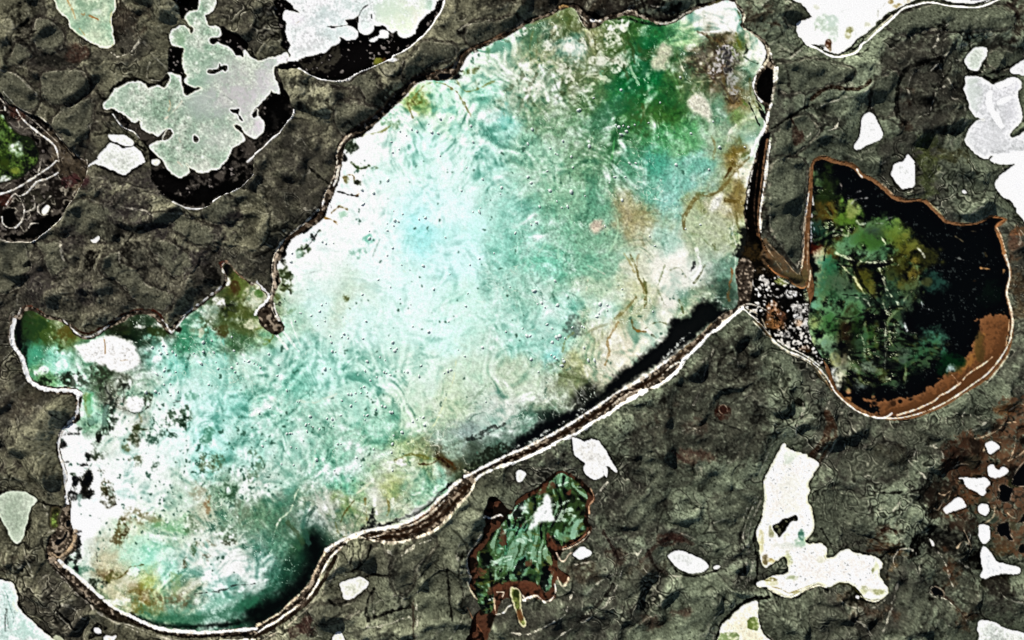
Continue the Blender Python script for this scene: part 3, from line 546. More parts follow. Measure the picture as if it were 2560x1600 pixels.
# the speckled neck of fen between the great lake and the black lake
NECK = ('@21 221,74 228,78 234,86 242,98 @31 0,101 6,107 13,111 18,114 24,119 31,122 36,120 41,114 42,112 44,125 40,135 38,151 @32 38,5 42,20 48,30 57,44 56,47 47,40 40,35 33,32 25,29 17,26 10,21 5,17 0,11 @22 241,11 236,5 230,1 @21 226,148 222,141 216,136 213,122 211,108 214,95 218,85')
sl, A = peat(NECK, 'black and white speckled fen neck between the turquoise lake and the black lake', base=(14, 13, 11), thr=.35, amt=.75, fleck=(190, 186, 178))
for x, y, rx, ry, c, t in ((226, 92, 10, 6, (66, 50, 22), (2, 1)), (240, 105, 10, 5, (44, 34, 20), (2, 1)), (208, 107, 2, 3, (150, 80, 30), (2, 1)), (6, 3, 6, 4, (130, 86, 44), (3, 2)), (14, 6, 5, 5, (150, 100, 58), (3, 2)), (35, 27, 5, 2.5, (70, 40, 16), (3, 2)), (4, 140, 6, 7, (150, 100, 60), (3, 1)), (14, 148, 5, 4, (104, 64, 40), (3, 1)),
                           (14, 115, 6, 3, (130, 140, 70), (3, 1)), (38, 126, 4, 6, (150, 160, 120), (3, 1)), (22, 126, 5, 3, (225, 222, 216), (3, 1)), (28, 149, 4, 3.5, (238, 236, 232), (3, 1)), (30, 141, 7, 4, (200, 196, 190), (3, 1)), (18, 14, 4, 3, (226, 222, 216), (3, 2)), (36, 5, 3, 5, (214, 210, 204), (3, 2)), (28, 3, 4, 3, (190, 150, 110), (3, 2)), (20, 8, 6, 10, (5, 5, 5), (3, 2)), (12, 130, 4, 9, (10, 10, 9), (3, 1))):
    blob(x, y, rx, ry, c, .85, tile=t, speck=.25)

sl = window(U(NECK), 4)
A = ss(-1, 2, sdist(curve(U(NECK), True), 6, sl))
mix(sl, (190, 186, 178), A * .5 * ss(.6, 1.6, .75 * N3[sl] + .5 * W1[sl] + .35 * F20[sl]))
mix(sl, (8, 8, 7), A * .8 * ss(.35, 1.0, -.75 * N3[sl] - .5 * W1[sl] + .35 * F8[sl]))

# ------------------------------------------------------------------ the great turquoise lake
M_NW = ('@02 15,0 13,5 13,12 14,20 17,25 20,30 24,34 25,40 26.5,47 28.5,53 32,57 38,61 45,62 55,63 63,63 70,64 76,67 78,72 77,80 75,86 76,93 72,97 66,99 60,105 57.5,112 57.5,120 58.5,128 61,136 63,143 64,151 '
        '@03 62,6 64,14 67,22 67,30 67,40 70,48 73,54 73,62 70,68 62,74 60,79 64,84 70,89 77,95 85,102 92,109 99,115 107,120 114,124 124,128.5 132,133 142,137 150,139 162,141 176,142.5 190,143 205,142 225,140 242,139 '
        '@13 0,138 13,131 22,125 30,117 38,110 45,103 51,96 54,88 58,80 62,72 66,65 70,61 77,58 82,57 88,54 95,51 103,48 112,46 125,44 135,42 145,38 155,33 165,26 173,17 180,12 185,6 193,-1 '
        '@12 196,146 203,144 210,141 220,136 230,131 242,125 @22 10,121 20,116 30,111 40,106 50,100 60,94 70,87 80,81 90,74 100,67 115,59 128,51 140,42 150,35 160,28 170,20 180,11 188,3 192,0 '
        '@21 200,144 210,140 214,134 213,122 211,108 214,95 219,85 221,74 221,64 219.5,55 219,46 220.5,36 222,27 224,17 226,9 229,1 @20 231,143 234,135 236.5,127 239,120 240,113 239,105 236,98 231,94 228,86 227,78 229,72 232,67 236,62 239,56 240,48 238,43 234,38 229,33.5 223,29.5 217,26 215,23 217,19 216.5,13 213,8 210,2 200,1 '
        '192,3 183,6 175,9 168,12.5 162,16 156,20.5 149,23 142,24 136,22.5 130,19.5 124,18 119,17 115,15 108,15 103,16 98,17.5 90,19 83,24 77,27 72,26.5 67,23 64,17 61,11 57,7.5 51,8 46,9.5 41,12.5 35,15.5 28,18 20,21 12,24.5 6,28 0,32 '
        '@10 235,36 225,40 215,45 206,48 200,53 195,62 190,70 182,75 173,77 166,76 158,77 150,81 144,88 138,95 130,101 122,109 116,115 108,122 101,128 92,131 86,135 83,142 82,151 '
        '@11 82,0 80,10 79,17 77,24 74,31 71,38 68,45 66,52 62,57 55,62 48,67 40,71 34,74 29,80 26,88 23,94 20,101 22,108 23,115 20,121 17,128 17,135 20,143 23,150 @12 25,3 28,7 24,12 17,14 9,9 3,4 '
        '@11 2,149 0,145 1,141 6,136 10,131 10,128 5,122 0,117 @01 238,119 232,114 226,110 221,105 217,100 214,97.5 211.5,98.5 212,104 215,110 215,115.5 212,121 206,125.5 199,131 193,136 186,141 178,147 @02 172,1 167,6 163,12 159,13 155,9 151,4 148,1 @01 143,147.5 138,146 131,146 124,148 @02 118,1 111,4 104,8 99,11 93,15 86,18 79,18 73,16 69,12 65,7 59,3 @01 52,151.5 44,150 37,146 31,143 26,142 22,145 19,151')
M_OUT = ('@02 12,-3 10,8 10,20 12,26 16,31 19,36 22,44 24,51 26,58 31,63 38,67 46,69 56,70 64,71 71,73 72,80 71,88 68,94 62,99 57,105 54.5,113 53.5,121 55,130 58,138 60.5,146 @03 61,0 61,12 62,22 58,30 56,40 52,48 46,56 44,68 46,76 51,83 58,89 68,98 78,108 88,117 98,125 107,130 120,132 135,138 150,143 170,147.5 190,148 215,147 242,145 '
         '@13 0,146 10,139 22,132 35,123 45,118 50,111 54,105 58,98 60,91 64,84 68,76 72,71 78,68 82,62.5 88,56.5 95,54 105,56.5 112,57 120,58 130,59 140,58 150,55 160,52 168,48 178,40 185,32 190,25 197,18 203,11 207,3 208,0 '
         '@12 205,148 212,145 222,140 232,137 242,134.5 @22 12,131 25,125 35,120 45,114 55,111 65,105 75,98 85,92 93,88 100,82 110,76 120,70 130,65 140,61 148,55 155,49 160,43 163,37 170,31 178,23 185,15 195,8 204,0 @21 208,147 214,143 219,139 226,130 '
         '@21 230,92 238,90 240,85 236,77 235,68 236,50 237.5,35 239,18 240.5,0 @20 241,140 242,125 @30 1,108 3,98 4.5,88 6,78 7,69 6.5,62 4,56 2,49 0,42 @20 236,36 231,32 225,28 219,25 218,22 219.5,14 217.5,8.5 213,4 210,-2 200,-3 192,0 183,3 175,6 168,9 162,12.5 156,17 149,19.5 142,20.5 136,19 130,16 124,14 119,12 117,8 113,6 108,8.5 103,11.5 98,13 90,14.5 83,17 77,17.5 71,14 66,9 62,5 57,4 53,4.5 48,3.5 45,5 41,8.5 35,11.5 28,14 20,16 12,19 6,23 0,27 '
         '@10 232,33 222,37 212,41 203,45 195,48 191,53 189,57 184,62 178,65 170,67 160,69 150,71 144,77 139,82 131,87 128,93 123,98 117,104 110,110 103,114 95,119 87,125 80,132 76,141 75,151 @11 75,2 74,12 71,20 68,26 65,30 63,37 61,44 55,50 48,57 40,64 33,69 27,74 22,80 17,88 15,95 14,105 15,115 14,125 13,127 7,121 1,115 '
         '@01 238,116 232,112 226,108 221,103 217,98 214,95 210,96 208,100 210,104 212.5,110 212,115 209,120 204,124 197,129 191,134 184,139 176,145 169,151 @02 165,3 161,7 158,5 155,1 @01 151,147 146,143.5 139,142 131,142 123,144 116,147 109,151 @02 103,4 98,8 92,12 85,15 79,15 74,12 70,8 66,4 @01 59,150 50,148 43,146 37,142 31,139 26,138 22,140.5 18,146')
sl, d = region(M_OUT, 'shore', 'pale sand and dark peat shore ringing the great turquoise lake', 'ground', kind='structure', water=False, rough=.8)
sO = np.full((NY, NX), -60, np.float32)
sO[sl] = d
A = ss(-1.5, 1.5, d)
n = N6[sl] * .6 + N3[sl] * .6
mix(sl, (60, 51, 42), A * .95)
mix(sl, (164, 148, 126), A * .65 * ss(.2, 1.0, n))
mix(sl, (20, 15, 12), A * .7 * ss(.4, 1.2, -n))
zz[sl] += (1.0 + .5 * N3[sl] - zz[sl]) * A
sl, d = region(M_NW, 'lake', 'great turquoise and white lake filling the middle, dotted with small rocks', 'water', kind='structure', rough=.9)
sM = np.full((NY, NX), -60, np.float32)
sM[sl] = d
MM = ss(-1.2, 1.2, sM)
BAND = ss(-1.2, 1.2, sO) * (1 - MM)
zz *= 1 - MM

CP = """90,780,60,85,30 150,790,90,108,50 80,850,70,150,115 130,860,150,215,190 60,790,15,20,8 60,820,20,40,20 100,890,120,170,110 190,885,150,205,175 230,900,60,85,55 200,850,110,165,130 270,930,92,98,78 300,960,130,132,115 330,930,160,190,165
380,820,150,215,195 450,800,60,140,100 330,800,20,35,16 300,785,30,40,18 390,790,30,45,18 540,740,40,60,20 570,680,74,84,30 500,760,150,165,140 600,760,150,160,112 590,700,190,190,160 560,700,60,60,20 490,790,130,190,165 570,790,60,100,60 620,790,140,180,140 590,720,90,110,50
420,870,160,222,205 520,870,182,230,215 620,850,192,228,212 400,950,232,247,240 480,960,205,240,232 560,960,172,225,212 640,960,165,215,195 300,1010,235,240,232 230,1000,120,165,130 205,960,190,225,200 340,1100,238,246,243 420,1060,215,240,232 500,1060,180,230,220 600,1070,170,215,200 700,1050,185,222,205 760,1100,150,202,178 800,1130,115,190,158 820,1080,150,200,175 680,1120,195,220,205
250,1200,255,255,255 200,1250,255,255,255 230,1130,252,252,250 180,1060,255,255,255 300,1170,244,250,247 350,1160,228,238,230 430,1170,190,212,192 520,1170,125,160,130 560,1220,140,170,142 620,1150,205,218,205 600,1230,110,145,112 650,1240,90,128,100 700,1200,110,142,120 480,1210,186,190,165 330,1250,200,214,180 390,1240,190,212,182 360,1310,185,238,215 400,1350,190,236,218 330,1290,180,222,195 260,1330,205,200,165 250,1350,150,140,100 330,1400,170,165,120 360,1360,190,202,140 300,1420,196,192,150 430,1410,175,180,150 450,1320,222,228,218 540,1340,237,237,234 500,1380,252,252,250 600,1370,242,246,242 620,1330,190,208,198 520,1420,190,222,208 450,1460,60,104,78 560,1440,90,155,130 640,1400,60,115,92 690,1350,28,70,50 710,1280,60,98,60 740,1290,8,12,8 720,1350,8,14,10 660,1290,110,155,128 760,1180,182,188,172 750,1230,172,178,168 720,1180,150,168,142 220,1320,215,225,215 260,1420,150,165,125 700,1330,16,44,30 660,1400,26,72,54 745,1240,60,84,74 690,1400,6,16,12 600,1455,20,46,32 640,1360,60,118,96 560,1465,26,60,42 725,1310,6,12,10 280,1400,200,195,160 230,1370,190,205,190 320,1440,176,184,140
800,1190,140,162,105 850,1170,140,178,125 880,1180,205,210,192 930,1160,170,182,120 960,1190,172,184,152 1000,1150,150,200,168 1040,1120,175,218,196 900,1210,190,192,168 840,1220,150,160,120 1000,1090,150,158,105 960,1080,165,190,135 980,1130,190,210,182 1060,1090,60,48,20 1080,1120,60,70,45 820,1240,160,165,140
900,900,205,235,220 850,950,190,230,212 950,950,205,228,206 1000,880,215,240,225 900,1010,150,205,178 980,1000,195,220,192 1060,960,195,214,180 1060,1040,150,178,156 1100,1020,140,162,155 1150,1000,190,208,195 1120,880,200,224,200 1200,880,190,208,180 1200,960,212,218,206 1250,900,190,208,180 1180,1050,80,108,92 1250,990,110,145,125 1300,940,150,168,140 1350,890,120,132,90 1110,1080,60,75,60 1300,1000,20,30,24 1200,1080,14,18,15 1400,930,20,22,16
1050,800,215,248,238 950,760,225,250,242 850,760,220,247,240 750,720,215,242,234 700,640,242,252,247 820,720,205,225,205 760,860,198,238,225 720,800,185,225,212 700,890,155,215,195 660,840,205,232,220 700,760,190,222,200
720,590,252,254,252 800,560,253,255,253 850,480,250,254,251 830,400,252,254,250 880,330,247,253,247 960,270,235,250,241 1050,220,200,238,216 980,240,180,200,122 1130,160,215,236,215 1150,200,175,228,206 1000,340,212,248,237 920,420,225,250,241 980,480,216,249,245 1000,540,185,246,244 1060,500,226,252,249 1080,400,225,250,242 1100,560,210,250,243 1050,620,218,250,247 1100,640,214,248,243 900,620,235,253,249 960,680,220,250,243 1100,720,200,240,225 690,620,245,248,240
1180,300,170,218,202 1150,400,185,228,214 1200,500,165,218,201 1180,600,160,218,200 1180,680,175,218,202 1250,560,145,204,182 1280,620,105,190,158 1250,680,160,208,187 1300,700,152,198,172 1220,760,180,224,208 1300,780,185,224,210 1350,740,160,214,196 1230,820,175,224,208 1310,830,145,212,202 1380,620,130,188,157 1400,680,170,198,166 1330,560,125,184,152 1400,540,125,174,142 1400,480,105,164,132 1340,460,145,190,156 1300,400,165,205,176 1360,400,125,168,130 1250,350,155,200,172 1300,300,130,168,130 1220,230,160,184,156 1280,250,138,164,125
1350,50,95,112,60 1300,90,150,152,120 1280,130,160,168,125 1340,110,225,225,215 1400,100,140,142,95 1450,110,88,106,55 1420,160,108,128,80 1350,180,108,124,80 1400,220,88,124,75 1500,60,70,104,55 1540,90,50,124,78 1530,130,20,104,58 1500,180,14,98,52 1480,200,18,108,62 1540,200,14,114,68 1550,160,36,82,40 1450,230,55,124,80 1500,250,30,112,62 1560,270,78,112,55 1580,200,90,122,75 1640,200,100,122,75 1480,290,75,124,76 1560,320,82,152,110 1480,330,62,112,80 1420,300,85,142,105 1400,340,120,158,120 1500,380,85,152,116 1560,400,80,166,138 1600,430,122,186,166 1650,380,115,182,162 1620,340,125,174,142 1540,460,100,168,142 1600,480,136,194,180 1640,440,134,190,175 1690,420,148,184,157 1300,200,150,175,145 1250,180,200,215,190 1200,100,210,225,205 1240,90,160,165,125
1700,20,246,244,238 1660,50,232,234,222 1640,30,228,230,216 1720,60,242,242,236 1620,80,212,212,192 1700,100,90,75,45 1660,130,110,102,75 1720,150,82,72,62 1740,120,110,122,60 1700,180,78,54,30 1650,170,110,112,80 1760,200,130,138,110 1780,150,190,204,175 1800,130,237,240,228 1720,220,112,102,78 1750,240,120,90,45 1700,270,105,152,120 1760,270,120,152,80 1790,280,190,198,170 1720,320,165,184,155 1750,330,190,204,175 1780,350,228,230,216 1690,330,148,174,140
1740,380,110,90,25 1700,430,120,108,45 1760,410,228,228,212 1700,480,185,182,150 1650,490,150,156,104 1640,540,176,188,150 1690,540,176,186,150 1740,470,120,102,50 1740,550,150,162,115 1500,500,158,156,112 1480,520,162,152,108 1520,520,156,154,106 1500,560,180,184,150 1500,620,204,206,180 1510,680,196,198,158 1520,740,172,182,140 1560,560,175,210,192 1590,600,243,238,228 1560,620,238,234,222 1600,660,228,228,216 1640,640,233,232,224 1680,600,165,184,160 1700,640,100,140,118 1660,700,150,164,135 1590,700,224,220,208 1620,740,180,188,155 1570,750,218,220,202 1700,700,50,72,58 1700,580,170,180,150 1480,760,184,184,144 1430,800,182,184,146 1470,800,214,210,182 1520,790,218,214,190 1400,830,196,206,172 1450,850,212,210,188 1500,840,228,220,196 1540,800,238,234,220 1380,870,180,184,130 1420,880,190,190,160 1340,800,165,210,187 1450,620,145,190,160 1450,700,190,210,180 1430,740,185,220,202 1400,780,182,200,165"""
P = np.array([[float(v) for v in t.split(',')] for t in CP.split()], np.float32)
k = (P[:, 1] < 345) & (P[:, 0] > 1425) & (P[:, 0] < 1640)
P[k, 2:] *= np.array((.80, .97, .76), np.float32)
lx, ly = gx[::4], gy[::4]
LX, LY = np.meshgrid(lx / 1.0583, ly / 1.0583)
acc = np.zeros(LX.shape + (3,), np.float32)
ws = np.zeros(LX.shape, np.float32)
for x, y, r, g, b in P:
    w = ((LX - x) ** 2 + (LY - y) ** 2 + 18.0 ** 2) ** -2.1
    ws += w
    acc += w[..., None] * np.array((r, g, b), np.float32) / 255
acc /= ws[..., None]
wx = np.clip((np.arange(NX)[None, :] + 4.2 * F20 + 3.0 * F50 + 1.2 * F8) / 4, 0, acc.shape[1] - 1.001)
wy = np.clip((np.arange(NY)[:, None] + 4.2 * fbm(40, 16) + 3.0 * fbm(100, 17) + 1.2 * fbm(16, 15)) / 4, 0, acc.shape[0] - 1.001)
ix, iy = wx.astype(int), wy.astype(int)
fx, fy = (wx - ix)[..., None], (wy - iy)[..., None]
bed = (acc[iy, ix] * (1 - fx) + acc[iy, ix + 1] * fx) * (1 - fy) + (acc[iy + 1, ix] * (1 - fx) + acc[iy + 1, ix + 1] * fx) * fy

# mottled bed: clouds of pale silt, darker weed, fine grain
lum = bed.mean(-1)
MOT = .55 * warped(fbm(60, 51, 4, 0.62), 16, 54, 55) + .56 * warped(nz(15, 52), 20, 56, 57) + .40 * warped(nz(8, 53), 14, 58, 59)
north = np.exp(-((PX - 1560) / 330) ** 2 - ((PY - 190) / 230) ** 2)
amp = (0.075 + .13 * north + 0.085 * ss(.35, .7, lum) * ss(1.04, .8, lum)) * np.clip(1 + .45 * F120, .4, 1.7)
v = np.clip(MOT * amp, -.45, .5)[..., None]
bed = np.where(v > 0, bed + (1.0 - bed) * np.minimum(v * 1.55, 1), bed * (1 + v * np.array((1.05, .55, .66), np.float32)))
grain = (.6 * W1 + .5 * N3 + .3 * N6) * (0.018 + .055 * ss(.95, .5, lum))
bed = bed * (1 + grain[..., None])
col[:] = col + (np.clip(bed, 0, 1) - col) * MM[..., None]

# a web of hairline cracks in the silt
for sd_, k in ((131, .42), (134, .36)):
    wv = warped(nz(24, sd_), 18, sd_ + 1, sd_ + 2)
    e = blur0(np.exp(-(wv / .075) ** 2) * np.clip(.1 + .6 * N25 + .3 * F50, 0, 1), .8)
    col += (C(240, 246, 234) - col) * (k * e * MM)[..., None]
    e = blur0(np.exp(-((wv - .55) / .12) ** 2) * np.clip(.0 + .6 * N25 - .3 * F50, 0, 1), .8)
    col *= (1 - e * MM * .26 * ss(.88, .68, lum))[..., None] ** np.array((1.2, .7, .85), np.float32)

# flecks of dark weed in the western shallows and light silt veins on the bed
flk = nz(6.5, 61, 1.0, 1.35) * .8 + .45 * nz(3.2, 62)
zone = np.zeros((NY, NX), np.float32)
for x, y, rx, ry, a in ((480, 1080, 240, 120, 1), (420, 1180, 200, 110, 1), (640, 1040, 160, 90, .6), (600, 1190, 140, 90, 1), (330, 1020, 120, 90, .8), (480, 890, 180, 70, .35), (800, 960, 200, 110, .35), (620, 1250, 120, 70, 1), (300, 930, 90, 60, .7), (860, 1080, 160, 100, .3), (1250, 780, 220, 180, .2)):
    zone = np.maximum(zone, a * np.exp(-((PX - x * 1.0583) / (rx * 1.06)) ** 2 - ((PY - y * 1.0583) / (ry * 1.06)) ** 2))
f = ss(2.35 - 1.45 * zone, 3.0 - 1.45 * zone, flk + .35 * F20) * MM
f = blur0(f, 1.1)
col += (C(62, 112, 90) - col) * (.8 * f)[..., None]
vn = fbm(46, 63, 4, .6)
vein = np.exp(-((vn - .2) / .035) ** 2) * np.clip(.25 + .6 * F20, 0, 1) * MM
col += (C(226, 240, 222) - col) * (.62 * vein)[..., None]
vn = fbm(70, 64, 4, .6)
vein = np.exp(-((vn + .4) / .03) ** 2) * np.clip(.1 + .6 * F50, 0, 1) * MM * ss(.95, .7, col.mean(-1))
col += (C(232, 226, 206) - col) * (.55 * vein)[..., None]

# deep dark water along the south-east shore, weed and silt on the bed
DEEP = (5, 6, 5)
fill('@22 0,127 0,122 5,112 20,103 38,93 55,86 75,76 90,62 100,50 118,38 128,30 140,22 147,12 149,4 155,-1 @21 165,149 172,138 182,133 192,135 198,142 203,142 @22 200,-2 192,1 180,10 160,27 140,41 115,58 90,73 60,93 30,110 10,121', DEEP, .97, 10, 3, .0, mask=MM)
fill('@12 242,120 232,118 222,120 212,126 204,136 196,144 203,145 222,136 242,127', (22, 28, 16), .85, 6, 6, .5, mask=MM)
for s in ('@22 5,119 20,114 36,104', '@22 45,99 60,90 75,82', '@22 145,36 150,30 160,20 168,12'):
    stroke(s, 2.2, (196, 200, 192), .7, 2, 3, .9, mask=MM)
fill('@13 64,64 58,54 52,50 46,62 50,72 44,84 36,96 24,106 10,112 0,116 -10,120 0,138 13,131 30,117 45,103 54,88 60,76', (24, 70, 48), .8, 46, 6, .1, mask=MM, grow=22)
fill('@13 64,64 58,54 52,52 48,64 50,74 44,86 36,98 24,108 10,114 0,118 -10,122 0,138 13,131 30,117 45,103 54,88 60,76', (4, 6, 4), .98, 20, 3, .0, mask=MM, grow=4)
stroke('@13 100,47 112,44 125,42 140,36 152,30 165,22 175,12 184,4', 4.5, DEEP, .95, 3, 3, .3, mask=MM)
fill('@13 105,44 108,34 110,24 112,34 117,42', (20, 22, 22), .85, 3, 3, .4, mask=MM)
stroke('@03 125,128 140,134 155,137 172,138 190,138 210,137 230,134 245,128', 5.5, (8, 16, 10), .95, 6, 2.5, .1, mask=MM)
stroke('@03 135,125 150,130 170,131 195,129 215,124 240,114', 13, (36, 104, 72), .8, 14, 3, .15, mask=MM)
stroke('@03 160,122 180,124 200,118 225,110', 8, (110, 178, 150), .5, 9, 5, .4, mask=MM)
stroke('@03 183,108 195,106.5 205,105 214,103 222,99.5 232,99 242,98', 1.3, (60, 66, 62), .85, 1.4, 1.2, .35, mask=MM)
stroke('@03 200,102 203,105.5 207,106', 1.4, (90, 96, 92), .7, 1.4, 1, .3, mask=MM)
